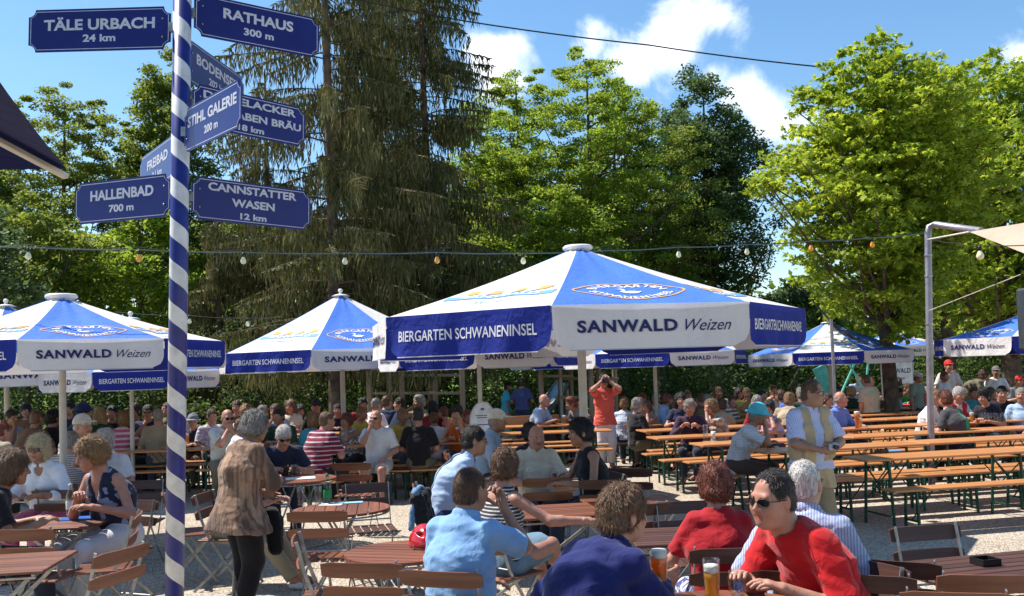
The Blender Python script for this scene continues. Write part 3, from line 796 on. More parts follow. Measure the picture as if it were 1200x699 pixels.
def round_table(loc, rz, label, r=.42, h=.74):
    o = empty('round_table', loc, R(rz)); tag(o, label, 'table', 'slatted garden tables')
    b = MB(); n = 9; w = 2 * r / n
    for i in range(n):
        x0 = -r + i * w + .004; x1 = x0 + w - .008
        ys = [math.sqrt(max(r * r - x * x, .0)) for x in np.linspace(x0, x1, 5)]; xs = np.linspace(x0, x1, 5)
        poly = [(x, y) for x, y in zip(xs, ys)] + [(x, -y) for x, y in list(zip(xs, ys))[::-1]]
        m = len(poly); vs = [(x, y, h) for x, y in poly] + [(x, y, h - .02) for x, y in poly]
        b.add(vs, [tuple(range(m))[::-1], tuple(range(m, 2 * m))] + [(j, (j + 1) % m, (j + 1) % m + m, j + m) for j in range(m)])
    b.build('tabletop', M_SLATY, o)
    b = MB(); b.tube([((r - .008) * math.cos(a), (r - .008) * math.sin(a), h - .036) for a in np.linspace(0, 2 * math.pi, 33)], .008, 6, caps=False)
    b.bar((-r + .02, .12, h - .03), (r - .02, .12, h - .03), .02, .012); b.bar((-r + .02, -.12, h - .03), (r - .02, -.12, h - .03), .02, .012)
    b.build('table_frame', M_STEEL, o)
    for s in (-1, 1):
        b = MB()
        for q in (-1, 1): b.tube([(q * r * .62, s * .24, 0), (q * r * .2, s * .16, .3), (-q * r * .3, s * .13, h - .04)], .010, 7)
        b.tube([(-r * .62, s * .24, .012), (r * .62, s * .24, .012)], .008, 6)
        b.build('leg', M_STEEL, o)
    return o
def slat_table(loc, rz, label, lx=.75, ly=.65, h=.74, dark=False, n=9):
    o = empty('slatted_table', loc, R(rz)); tag(o, label, 'table', 'slatted garden tables')
    b = MB(); w = ly / n
    for i in range(n): b.box((0, -ly / 2 + (i + .5) * w, h - .01), (lx, w - .008, .02), bev=.004)
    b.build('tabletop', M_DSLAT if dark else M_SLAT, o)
    b = MB()
    for s in (-1, 1): b.bar((s * (lx / 2 - .06), -ly / 2 + .01, h - .029), (s * (lx / 2 - .06), ly / 2 - .01, h - .029), .025, .016)
    b.bar((-lx / 2 + .05, -ly / 2 + .03, h - .046), (lx / 2 - .05, -ly / 2 + .03, h - .046), .02, .016); b.bar((-lx / 2 + .05, ly / 2 - .03, h - .046), (lx / 2 - .05, ly / 2 - .03, h - .046), .02, .016)
    b.build('table_frame', M_STEEL, o)
    for s in (-1, 1):
        b = MB(); y = s * (ly / 2 - .06)
        b.bar((-lx / 2 + .05, y, 0), (lx / 2 - .1, y, h - .055), .026, .012, up=(0, 1, 0)); b.bar((lx / 2 - .05, y - s * .014, 0), (-lx / 2 + .1, y - s * .014, h - .055), .026, .012, up=(0, 1, 0))
        b.build('leg', M_STEEL, o)
    return o

# ------------------------------------------------------------------ glasses and bottles
M_GLASS = glass_simple('clear glass', (.97, .985, .98), .8)
def liquid(name, col, rough=.05):
    k = ('l', name)
    if k in _mc: return _mc[k]
    m, nt, b = new_mat(name, rough, .5); b.inputs['Base Color'].default_value = (*col, 1)
    t = N(nt, 'ShaderNodeBsdfTranslucent'); t.inputs[0].default_value = (*col, 1); tr = N(nt, 'ShaderNodeBsdfTransparent'); tr.inputs[0].default_value = (*col, 1)
    x1 = N(nt, 'ShaderNodeMixShader'); x1.inputs[0].default_value = .5; nt.links.new(b.outputs[0], x1.inputs[1]); nt.links.new(t.outputs[0], x1.inputs[2])
    x2 = N(nt, 'ShaderNodeMixShader'); x2.inputs[0].default_value = .35; nt.links.new(x1.outputs[0], x2.inputs[1]); nt.links.new(tr.outputs[0], x2.inputs[2]); nt.links.new(x2.outputs[0], nt.nodes['Material Output'].inputs[0])
    _mc[k] = m; return m
M_BEER = liquid('pale beer', (.9, .48, .04)); M_WEISS = liquid('cloudy wheat beer', (.85, .30, .03), .3); M_WATER = glass_simple('water', (.92, .95, .95), .9)
M_FOAM = mat('beer foam', (.85, .82, .74), .8, var=.04, bump=.3); M_RED = liquid('red drink', (.5, .02, .02)); M_DARKB = liquid('dark beer', (.06, .015, .008))
def glass(loc, label, kind='tall', fill=.6, drink=None, foam=True, s=1.0, logo=False, parent=None):
    P = {'tall': [(.032, 0), (.034, .01), (.031, .03), (.036, .12), (.038, .18)], 'weizen': [(.034, 0), (.030, .02), (.027, .05), (.037, .15), (.041, .20), (.039, .235)],
         'mug': [(.044, 0), (.046, .01), (.044, .08), (.044, .15)], 'tumbler': [(.030, 0), (.032, .01), (.036, .11)], 'cup': [(.026, 0), (.036, .10)], 'willi': [(.036, 0), (.036, .01), (.026, .025), (.040, .06), (.044, .10), (.038, .15)]}[kind]
    P = [(r * s, z * s) for r, z in P]; H = P[-1][1]
    b = MB(); b.lathe([(.001, 0)] + P + [(P[-1][0] - .002, H)] + [(r - .003, max(z, .008)) for r, z in P[::-1]] + [(.001, .008)], 20)
    if kind == 'mug': b.tube([(.044 * s, 0, .12 * s), (.075 * s, 0, .12 * s), (.083 * s, 0, .08 * s), (.07 * s, 0, .035 * s), (.044 * s, 0, .03 * s)], .007 * s, 8)
    M = M_WHITE if kind == 'cup' else M_GLASS
    o = b.build('beer_glass' if drink in ('beer', 'weiss') else 'drinking_glass', M, None, loc)
    tag(o, label, 'glass', 'glasses on the tables')
    if drink:
        zf = H * fill; rr = lambda z: np.interp(z, [p[1] for p in P], [p[0] for p in P]) - .0045
        b = MB(); zs = np.linspace(.012, zf, 6); b.lathe([(.001, .012)] + [(rr(z), z) for z in zs] + [(.001, zf)], 20)
        b.build('drink', {'beer': M_BEER, 'weiss': M_WEISS, 'water': M_WATER, 'red': M_RED, 'dark': M_DARKB}[drink], o)
        if foam and drink in ('beer', 'weiss', 'dark'):
            b = MB(); zs = np.linspace(zf + .001, min(H * 1.0, zf + .035 * s), 4); b.lathe([(.001, zf + .001)] + [(rr(z), z) for z in zs] + [(.001, zs[-1] + .004)], 20); b.build('foam', M_FOAM, o)
    if logo:
        b = MB(); n = 8
        vs = []; 
        for i in range(n + 1):
            for j in range(n + 1):
                a = (i / n - .5) * 1.3 - math.pi / 2 ; z = H * .55 + (j / n - .5) * .05; r = np.interp(z, [p[1] for p in P], [p[0] for p in P]) + .0012
                vs.append((r * math.cos(a), r * math.sin(a), z))
        fs = [(i * (n + 1) + j, (i + 1) * (n + 1) + j, (i + 1) * (n + 1) + j + 1, i * (n + 1) + j + 1) for i in range(n) for j in range(n) if (i - 3.5) ** 2 + (j - 3.5) ** 2 < 15 and not (4 < (i - 3.5) ** 2 + (j - 3.5) ** 2 < 7.5)]
        b.add(vs, fs); b.build('logo', mat('glass print blue', (.12, .22, .55), .5), o)
    return o
def bottle(loc, label, body=(.02, .18, .06), lab=(.05, .35, .15), s=1.0, drinkcol=None):
    b = MB(); P = [(.001, 0), (.034, 0), (.036, .01), (.036, .15), (.030, .175), (.015, .205), (.0135, .24), (.0145, .245)]
    b.lathe([(r * s, z * s) for r, z in P], 20); o = b.build('bottle', glass_simple('bottle glass %.2f' % body[1], body, .75), None, loc); tag(o, label, 'bottle')
    b = MB(); b.lathe([(.0368 * s, .05 * s), (.0372 * s, .052 * s), (.0372 * s, .12 * s), (.0368 * s, .122 * s)], 20); b.build('paper_label', mat('bottle label %.2f %.2f' % (lab[0], lab[1]), lab, .6), o)
    b = MB(); b.lathe([(.015 * s, .236 * s), (.016 * s, .238 * s), (.016 * s, .256 * s), (.001, .258 * s)], 16); b.build('bottle_cap', mat('cap %.2f' % lab[1], (lab[0] * .6, lab[1] * .6, lab[2] * .6), .4), o)
    return o

# ------------------------------------------------------------------ parasols
def canvas(name, col, tr=.3):
    m = bpy.data.materials.new(name); m.use_nodes = True; nt = m.node_tree; b = nt.nodes['Principled BSDF']; out = nt.nodes['Material Output']
    b.inputs['Roughness'].default_value = .8; b.inputs['Specular IOR Level'].default_value = .2
    tc = N(nt, 'ShaderNodeTexCoord'); no = N(nt, 'ShaderNodeTexNoise'); no.inputs['Scale'].default_value = 2.5; no.inputs['Detail'].default_value = 5; no.inputs['Roughness'].default_value = .6
    mp = N(nt, 'ShaderNodeMapping'); mp.inputs['Scale'].default_value = (1, 1, .35); nt.links.new(tc.outputs['Object'], mp.inputs[0]); nt.links.new(mp.outputs[0], no.inputs['Vector'])
    c = ramp(nt, no.outputs[0], [(.3, tuple(x * .86 for x in col)), (.62, col)])
    nt.links.new(c, b.inputs['Base Color']); t = N(nt, 'ShaderNodeBsdfTranslucent'); nt.links.new(c, t.inputs[0])
    n2 = N(nt, 'ShaderNodeTexNoise'); n2.inputs['Scale'].default_value = 9; n2.inputs['Detail'].default_value = 4; n2.inputs['Distortion'].default_value = 1.0; nt.links.new(tc.outputs['Object'], n2.inputs['Vector'])
    add_bump(nt, b, n2.outputs[0], .45, .03)
    mx = N(nt, 'ShaderNodeMixShader'); mx.inputs[0].default_value = tr; nt.links.new(b.outputs[0], mx.inputs[1]); nt.links.new(t.outputs[0], mx.inputs[2]); nt.links.new(mx.outputs[0], out.inputs[0])
    return m
C_BLUE = canvas('blue parasol canvas', (.065, .18, .60), .10); C_WHITE = canvas('white parasol canvas', (.76, .74, .72), .22)
C_NAVY = canvas('dark blue valance canvas', (.017, .032, .26), .10)
P_NAVY = mat('navy print', (.018, .02, .10), .7, var=.03); P_WHITE = mat('white print', (.68, .68, .70), .7, var=.03); P_OR = mat('gold print', (.60, .33, .10), .7, var=.05)
P_LB = mat('light blue print', (.12, .30, .62), .7, var=.05); P_GREY = mat('grey print', (.42, .42, .45), .7, var=.03); P_PINK = mat('pink print', (.72, .36, .36), .7)
PAR_MATS = [C_WHITE, C_BLUE, C_NAVY, P_NAVY, P_WHITE, P_OR, P_LB, P_GREY, P_PINK, canvas('pale hem canvas', (.70, .68, .66), .3)]  # last canvas is the pale hem stripe of the dark blue flaps
SWAN = [(-.5, -.12), (-.3, -.3), (.1, -.36), (.45, -.26), (.62, -.02), (.42, -.06), (.28, .08), (.02, .12), (-.12, .02), (-.2, .12), (-.12, .3), (-.14, .46), (-.28, .52), (-.42, .46), (-.5, .36), (-.36, .36), (-.28, .28), (-.32, .12), (-.46, .0)]
def arc_text(txt, r, a0, a1, size, rx=1.0, ry=1.0, up=True, bold=.01):
    "letters along an ellipse; returns verts/faces in 2D"
    V, F = [], []; n = len(txt)
    for i, ch in enumerate(txt):
        if ch == ' ': continue
        a = a0 + (a1 - a0) * (i + .5) / n
        v, f = text_geo(ch, size, bold)
        rot = a - math.pi / 2 if up else a + math.pi / 2
        c, s = math.cos(rot), math.sin(rot); o = len(V)
        V += [(rx * r * math.cos(a) + x * c - y * s, ry * r * math.sin(a) + x * s + y * c) for x, y in v]; F += [tuple(j + o for j in q) for q in f]
    return V, F
def ring(rx, ry, w, n=48, oct=False):
    V = []; F = []
    for i in range(n):
        a = 2 * math.pi * i / n; k = 1 + (.10 * max(0, abs(math.cos(a)) - .93) / .07 if oct else 0)
        V += [(rx * k * math.cos(a), ry * math.sin(a)), ((rx * k + w) * math.cos(a), (ry + w) * math.sin(a))]
    for i in range(n): j = (i + 1) % n; F.append((2 * i, 2 * i + 1, 2 * j + 1, 2 * j))
    return V, F
def parasol(name_label, c, Rr, a0, eave, apex, vh, D=0, finial='disc', detail=2, rotpole=True, tilt=(0, 0), flip=0, seed=0):
    o = empty('parasol', (c[0], c[1], 0)); tag(o, name_label, 'parasol', 'blue and white beer garden parasols')
    o.rotation_euler = (tilt[0], tilt[1], 0)
    rr = random.Random(seed); hub = .13 if finial == 'disc' else .06; apr = apex - (.05 if finial == 'disc' else .03)
    cor = lambda i: (math.sin(R(a0 + 45 * i)) * Rr, -math.cos(R(a0 + 45 * i)) * Rr)
    cn = MB(); nu, nv = (18, 14) if detail > 1 else (5, 4); frames = []
    def surf(i, u, v, off=0.0):
        "u 0 hub..1 eave, v 0..1 across"
        ax, ay = cor(i); bx, by = cor(i + 1); hx0, hy0 = ax / Rr * hub, ay / Rr * hub; hx1, hy1 = bx / Rr * hub, by / Rr * hub
        x = (hx0 + (ax - hx0) * u) * (1 - v) + (hx1 + (bx - hx1) * u) * v; y = (hy0 + (ay - hy0) * u) * (1 - v) + (hy1 + (by - hy1) * u) * v
        z = apr + (eave - apr) * u - .035 * math.sin(math.pi * v) * math.sin(math.pi * min(u, 1) * .5) * Rr / 2.3 - .03 * math.sin(math.pi * u) + (.010 * math.sin(u * 9 + i * 1.7 + v * 4) + .007 * math.sin(v * 15 + i + u * 5)) * math.sin(math.pi * v) * (1 if u < .99 else 0)
        return (x, y, z + off)
    for i in range(8):
        vs = [surf(i, a / nu, b / nv) for a in range(nu + 1) for b in range(nv + 1)]
        fs = [(a * (nv + 1) + b, a * (nv + 1) + b + 1, (a + 1) * (nv + 1) + b + 1, (a + 1) * (nv + 1) + b) for a in range(nu) for b in range(nv)]
        blue = (i + flip) % 2 == 0
        cn.add(vs, fs, 1 if blue else 0, True)
        ap = Rr * math.cos(R(22.5)); side = 2 * Rr * math.sin(R(22.5)); sl = math.hypot(ap, apex - eave)
        def put(V, F, mi, uc=.72, off=.006, k=1.0):
            P = []
            for x, y in V:
                u = uc - y * k / sl; hw = max(side * u, .05); P.append(surf(i, u, .5 + x * k / hw, off))
            cn.add(P, F, mi)
        if detail:
            if blue:
                w = side * .42
                V, F = ring(w * .62, w * .34, w * .03, oct=True); put(V, F, 5)
                V, F = arc_text('BIERGARTEN', w * .47, R(165), R(15), w * .17, 1.0, .56, True, .02); put(V, F, 4)
                V, F = arc_text('SCHWANENINSEL', w * .49, R(190), R(350), w * .14, 1.0, .56, False, .02); put(V, F, 4)
                put([(x * w * .25, y * w * .25) for x, y in SWAN], [tuple(range(len(SWAN)))], 4, off=.007)
                put([(x * w * .12 + w * .02, y * w * .05 - w * .085) for x, y in SWAN], [tuple(range(len(SWAN)))], 8, off=.008); put([(-.17 * w, .09 * w), (-.12 * w, .10 * w), (-.12 * w, .08 * w)], [(0, 1, 2)], 5, off=.008)
            else:
                w = side * .56
                n = 20; B = [(x, .05 * w * math.cos(x / w * 3) + (.12 * w if q else 0) - .06 * w) for q in (0, 1) for x in np.linspace(-.6 * w, .6 * w, n)]
                put(B, [(j, j + 1, j + 1 + n, j + n) for j in range(n - 1)], 6, off=.006)
                V, F = text_geo('SANWALD', w * .12, .02, width=w * .85); put([(x, y + .05 * w * math.cos(x / w * 3)) for x, y in V], F, 4, off=.009)
                for q in range(-3, 4):
                    cx = q * .13 * w; cy = .16 * w + .05 * w * (q % 2)
                    put([(cx + .075 * w * math.cos(a) * (1 + .3 * math.cos(3 * a)), cy + .07 * w * math.sin(a)) for a in np.linspace(0, 2 * math.pi, 13)[:-1]], [tuple(range(12))], 5 if q % 2 else 7, off=.007)
                V, F = text_geo('Weizen', w * .12, 0, .35); put([(x, y - .15 * w) for x, y in V], F, 6, off=.006)
    cn.build('canopy', PAR_MATS, o)
    # valance flaps
    for i in range(8):
        ax, ay = cor(i); bx, by = cor(i + 1); L = math.hypot(bx - ax, by - ay); tx, ty = (bx - ax) / L, (by - ay) / L; nx, ny = ty, -tx
        mx_, my_ = (ax + bx) / 2, (ay + by) / 2
        if nx * mx_ + ny * my_ < 0: nx, ny = -nx, -ny
        ph = rr.uniform(0, 6); am = (.024 if (i + flip) % 2 else .011) * (Rr / 2.4)
        blue = (i + flip) % 2 == 1
        def vp(s, d, off=0.0, ax=ax, ay=ay, tx=tx, ty=ty, nx=nx, ny=ny, L=L, ph=ph, am=am):
            "s along 0..L, d down 0..vh"
            k = min(1, d / vh); w = am * k * (math.sin(s * 7.5 / Rr * 2.3 + ph + d * 2) + .6 * math.sin(s * 17 / Rr * 2.3 + ph * 2 + 1.5 * math.sin(d * 4))) + .012 * k * k
            return (ax + tx * s + nx * (w + off + .004), ay + ty * s + ny * (w + off + .004), eave - d + .006)
        b = MB(); ns, nd = (36, 8) if detail > 1 else (14, 5); rad = vh * .42; vs = []
        for j in range(nd + 1):
            d = vh * j / nd; ins = .004
            if d > vh - rad: ins = .004 + rad - math.sqrt(max(rad ** 2 - (d - vh + rad) ** 2, 0)) * .98
            ins = min(ins, rad)
            for q in range(ns + 1): vs.append(vp(ins + (L - 2 * ins) * q / ns, d))
        fs = [(j * (ns + 1) + q, j * (ns + 1) + q + 1, (j + 1) * (ns + 1) + q + 1, (j + 1) * (ns + 1) + q) for j in range(nd) for q in range(ns)]
        b.add(vs, fs, 2 if blue else 0, True)
        # hem stripe
        hv = []
        for q in range(ns + 1):
            s = rad * .9 + (L - 1.8 * rad) * q / ns; hv += [vp(s, vh - .004, .003), vp(s, vh + .006, .003)]
        b.add(hv, [(2 * q, 2 * q + 2, 2 * q + 3, 2 * q + 1) for q in range(ns)], 9 if blue else 7)
        if detail:
            sg = 1 if (tx * -ny * -1 + 0) >= -9 else 1
            # reading direction seen from outside
            right = (-ny, nx); sgn = 1 if right[0] * tx + right[1] * ty > 0 else -1
            def put(V, F, mi, sc=1.0, x0=0, y0=0, off=.004):
                b.add([vp(L / 2 + sgn * (x * sc + x0), vh * .5 - (y * sc + y0), off) for x, y in V], F, mi)
            if blue:
                V, F = text_geo('BIERGARTEN SCHWANENINSEL', vh * .36, .012, width=L * .83); put(V, F, 4, y0=.0)
            else:
                V, F = text_geo('SANWALD', vh * .36, .035, width=L * .50, spacing=1.15); put(V, F, 7, x0=-L * .13 + .012, y0=-.002, off=.004); put(V, F, 3, x0=-L * .13, y0=.004, off=.007)
                V, F = text_geo('Weizen', vh * .38, .0, .45, width=L * .24); put(V, F, 3, x0=L * .28, y0=.0, off=.005)
        b.build('valance', PAR_MATS, o)
    # pole, ribs, finial
    b = MB(); pr = .026 * Rr / 1.75 + .012; b.lathe([(pr, 0), (pr, apr - .05)], 16); b.build('pole', M_POLE, o)
    b = MB(); b.lathe([(.001, 0), (.32, 0), (.32, .05), (.06, .07), (.05, .22), (.001, .22)], 20); b.build('base', mat('parasol base', (.35, .34, .32), .7), o)
    for i in range(8):
        b = MB(); p = surf(i, .02, 0, -.03); q = surf(i, .98, 0, -.03); m = surf(i, .5, 0, -.045)
        b.bar(p, m, .018, .03); b.bar(m, q, .018, .03); b.bar((p[0] * .5, p[1] * .5, eave + .05), m, .014, .02); b.build('rib', M_POLE, o)
    b = MB()
    if finial == 'disc': b.lathe([(.001, apr + .005), (.15, apr + .012), (.17, apr + .03), (.17, apr + .05), (.15, apr + .068), (.05, apr + .075), (.001, apr + .075)], 28)
    else: b.lathe([(.001, apr - .01), (.16, apr - .005), (.10, apr + .02), (.03, apr + .035), (.02, apr + .055), (.035, apr + .07), (.042, apr + .092), (.03, apr + .115), (.001, apr + .125)], 24)
    b.build('finial', M_WHITE, o)
    return o
# ------------------------------------------------------------------ sky, light, ground
def setup_world():
    w = bpy.data.worlds.new('World'); scene.world = w; w.use_nodes = True; nt = w.node_tree; nt.nodes.clear()
    out = N(nt, 'ShaderNodeOutputWorld'); bg = N(nt, 'ShaderNodeBackground'); bg.inputs[1].default_value = SKY_STR
    sk = N(nt, 'ShaderNodeTexSky', sky_type='NISHITA'); sk.sun_disc = False; sk.sun_elevation = R(SUN_EL); sk.sun_rotation = SUN_ROT
    sk.air_density = 1.0; sk.dust_density = .35; sk.ozone_density = 1.0; sk.altitude = 300
    tc = N(nt, 'ShaderNodeTexCoord')
    # cumulus: puffs around chosen sky directions, broken up by noise
    nrmz = N(nt, 'ShaderNodeVectorMath', operation='NORMALIZE'); nt.links.new(tc.outputs['Generated'], nrmz.inputs[0])
    no = N(nt, 'ShaderNodeTexNoise'); no.inputs['Scale'].default_value = 9; no.inputs['Detail'].default_value = 9; no.inputs['Roughness'].default_value = .58; no.inputs['Distortion'].default_value = .25
    nt.links.new(nrmz.outputs[0], no.inputs['Vector'])
    tot = None
    for (u, v, r, s) in CLOUDS:
        d = (at(u, v, 10) - Vector((0, 0, HC))).normalized()
        ds = N(nt, 'ShaderNodeVectorMath', operation='DISTANCE'); nt.links.new(nrmz.outputs[0], ds.inputs[0]); ds.inputs[1].default_value = d
        mr = N(nt, 'ShaderNodeMapRange'); mr.inputs['From Min'].default_value = r; mr.inputs['From Max'].default_value = 0; mr.inputs['To Min'].default_value = 0; mr.inputs['To Max'].default_value = s
        nt.links.new(ds.outputs['Value'], mr.inputs[0])
        if tot is None: tot = mr.outputs[0]
        else:
            mm = N(nt, 'ShaderNodeMath', operation='MAXIMUM'); nt.links.new(tot, mm.inputs[0]); nt.links.new(mr.outputs[0], mm.inputs[1]); tot = mm.outputs[0]
    ad = N(nt, 'ShaderNodeMath', operation='MULTIPLY_ADD'); ad.inputs[1].default_value = 1.6; nt.links.new(tot, ad.inputs[2]); nt.links.new(no.outputs[0], ad.inputs[0])
    m = N(nt, 'ShaderNodeMapRange', interpolation_type='SMOOTHSTEP'); m.inputs['From Min'].default_value = 1.0; m.inputs['From Max'].default_value = 1.36; nt.links.new(ad.outputs[0], m.inputs[0])
    n2 = N(nt, 'ShaderNodeTexNoise'); n2.inputs['Scale'].default_value = 16; n2.inputs['Detail'].default_value = 6; nt.links.new(nrmz.outputs[0], n2.inputs['Vector'])
    cc = ramp(nt, n2.outputs[0], [(.3, (5.6, 6.3, 7.6)), (.6, (9.2, 9.3, 9.5))])
    sp = N(nt, 'ShaderNodeSeparateXYZ'); nt.links.new(nrmz.outputs[0], sp.inputs[0])
    hs = N(nt, 'ShaderNodeHueSaturation'); hs.inputs['Saturation'].default_value = SKY_SAT; hs.inputs['Value'].default_value = SKY_VAL; hs.inputs['Hue'].default_value = .495; nt.links.new(sk.outputs[0], hs.inputs['Color'])
    mx = N(nt, 'ShaderNodeMix', data_type='RGBA'); nt.links.new(m.outputs[0], mx.inputs[0]); nt.links.new(hs.outputs[0], mx.inputs[6]); nt.links.new(cc, mx.inputs[7])
    nt.links.new(mx.outputs[2], bg.inputs[0]); nt.links.new(bg.outputs[0], out.inputs[0])

SUN_EL = 57.0; EXPOSURE = .85; SUN_AZ = Vector((-.93, .37))      # direction towards the sun
SUN_ROT = math.atan2(SUN_AZ.x, SUN_AZ.y)
SKY_STR, SKY_SAT, SKY_VAL = .11, 1.2, 1.0
CLOUDS = [(790, 45, .085, .5), (845, 18, .07, .46), (865, 112, .045, .46), (835, 90, .04, .4), (575, 72, .07, .66), (548, 60, .04, .5), (745, 75, .05, .5), (883, 326, .03, .6), (905, 140, .06, .35), (700, 30, .05, .3), (250, -200, .3, .3), (230, 45, .07, .2), (1500, -300, .5, .35), (-700, 0, .5, .3)]
setup_world()
ld = bpy.data.lights.new('sun', 'SUN'); ld.energy = 4.9; ld.angle = R(.53); ld.color = (1.0, .94, .86)
lo = bpy.data.objects.new('sun', ld); COL.objects.link(lo)
sd = Vector((SUN_AZ.x, SUN_AZ.y, 0)).normalized() * math.cos(R(SUN_EL)) + Vector((0, 0, math.sin(R(SUN_EL))))
lo.rotation_euler = sd.to_track_quat('Z', 'Y').to_euler(); lo.location = (0, 0, 30)

def ground_mats():
    m, nt, b = new_mat('gravel', .95, .15)
    tc = N(nt, 'ShaderNodeTexCoord')
    vo = N(nt, 'ShaderNodeTexVoronoi'); vo.inputs['Scale'].default_value = 62; nt.links.new(tc.outputs['Object'], vo.inputs['Vector'])
    no = N(nt, 'ShaderNodeTexNoise'); no.inputs['Scale'].default_value = .45; no.inputs['Detail'].default_value = 8; no.inputs['Roughness'].default_value = .6; nt.links.new(tc.outputs['Object'], no.inputs['Vector'])
    n3 = N(nt, 'ShaderNodeTexNoise'); n3.inputs['Scale'].default_value = 22; n3.inputs['Detail'].default_value = 5; nt.links.new(tc.outputs['Object'], n3.inputs['Vector'])
    c1 = ramp(nt, no.outputs[0], [(.3, (.38, .32, .25)), (.55, (.51, .45, .37)), (.75, (.58, .525, .45))])
    sx = N(nt, 'ShaderNodeSeparateColor'); nt.links.new(vo.outputs['Color'], sx.inputs[0])
    c2 = ramp(nt, sx.outputs[0], [(0, (.45, .43, .42)), (.5, (.95, .93, .90)), (1, (1.35, 1.3, 1.2))])
    mu = N(nt, 'ShaderNodeMix', data_type='RGBA', blend_type='MULTIPLY'); mu.inputs[0].default_value = .75; nt.links.new(c1, mu.inputs[6]); nt.links.new(c2, mu.inputs[7])
    c3 = ramp(nt, n3.outputs[0], [(.35, (.72, .72, .72)), (.6, (1.08, 1.08, 1.08))])
    m2 = N(nt, 'ShaderNodeMix', data_type='RGBA', blend_type='MULTIPLY'); m2.inputs[0].default_value = 1; nt.links.new(mu.outputs[2], m2.inputs[6]); nt.links.new(c3, m2.inputs[7])
    nt.links.new(m2.outputs[2], b.inputs['Base Color'])
    ad = N(nt, 'ShaderNodeMath', operation='MULTIPLY_ADD'); nt.links.new(vo.outputs['Distance'], ad.inputs[0]); ad.inputs[1].default_value = -1.2; nt.links.new(n3.outputs[0], ad.inputs[2])
    add_bump(nt, b, ad.outputs[0], .7, .02)
    g, nt, b = new_mat('lawn', .9, .15); tc = N(nt, 'ShaderNodeTexCoord')
    no = N(nt, 'ShaderNodeTexNoise'); no.inputs['Scale'].default_value = 1.5; no.inputs['Detail'].default_value = 10; no.inputs['Roughness'].default_value = .7; nt.links.new(tc.outputs['Object'], no.inputs['Vector'])
    nt.links.new(ramp(nt, no.outputs[0], [(.3, (.06, .10, .015)), (.6, (.13, .20, .03)), (.8, (.20, .24, .06))]), b.inputs['Base Color']); add_bump(nt, b, no.outputs[0], 1, .1)
    return m, g
M_GRAVEL, M_LAWN = ground_mats()
def sheet(name, x0, x1, y0, y1, z, m, nx=1, ny=1, amp=0):
    b = MB(); vs = [(x0 + (x1 - x0) * i / nx, y0 + (y1 - y0) * j / ny + (amp * math.sin(i * 1.7) if j == 0 else 0), z) for j in range(ny + 1) for i in range(nx + 1)]
    b.add(vs, [(j * (nx + 1) + i, j * (nx + 1) + i + 1, (j + 1) * (nx + 1) + i + 1, (j + 1) * (nx + 1) + i) for j in range(ny) for i in range(nx)])
    return tag(b.build(name, m), kind='structure')
sheet('ground', -600, 600, -60, 900, 0, M_GRAVEL)
sheet('lawn', -300, 300, 27.5, 500, .005, M_LAWN, 120, 1, .5)
bpy.data.objects['ground']['label'] = 'pale gravel ground'; bpy.data.objects['lawn']['label'] = 'green lawn behind the beer garden'

# ------------------------------------------------------------------ trees
BARK = mat('bark', (.10, .075, .055), .9, var=.35, scale=6, bump=.8, bscale=25)
BARK2 = mat('spruce bark', (.13, .095, .07), .9, var=.35, scale=5, bump=.8, bscale=25)
L_CHEST = leafmat('chestnut leaves', (.10, .19, .014), (.235, .345, .024), (.43, .49, .05), .60, .35)
L_ROBIN = leafmat('locust leaves', (.085, .165, .014), (.19, .30, .026), (.33, .41, .055), .60, .3)
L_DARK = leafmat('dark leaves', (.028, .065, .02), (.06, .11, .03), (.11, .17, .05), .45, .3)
L_OLIVE = leafmat('olive leaves', (.06, .115, .016), (.14, .20, .026), (.26, .31, .05), .55, .3)
L_BUSH = leafmat('shrub leaves', (.012, .03, .008), (.045, .085, .016), (.16, .22, .05), .35, 1.6, .7)  # darkened so the colour carries the shade under the tall trees
L_SPRUCE = leafmat('spruce twigs', (.055, .056, .02), (.12, .108, .036), (.205, .18, .07), .22, .45, .7)
L_SPRUCE2 = leafmat('spruce needles', (.04, .058, .015), (.08, .10, .024), (.15, .16, .042), .22, .45, .7)

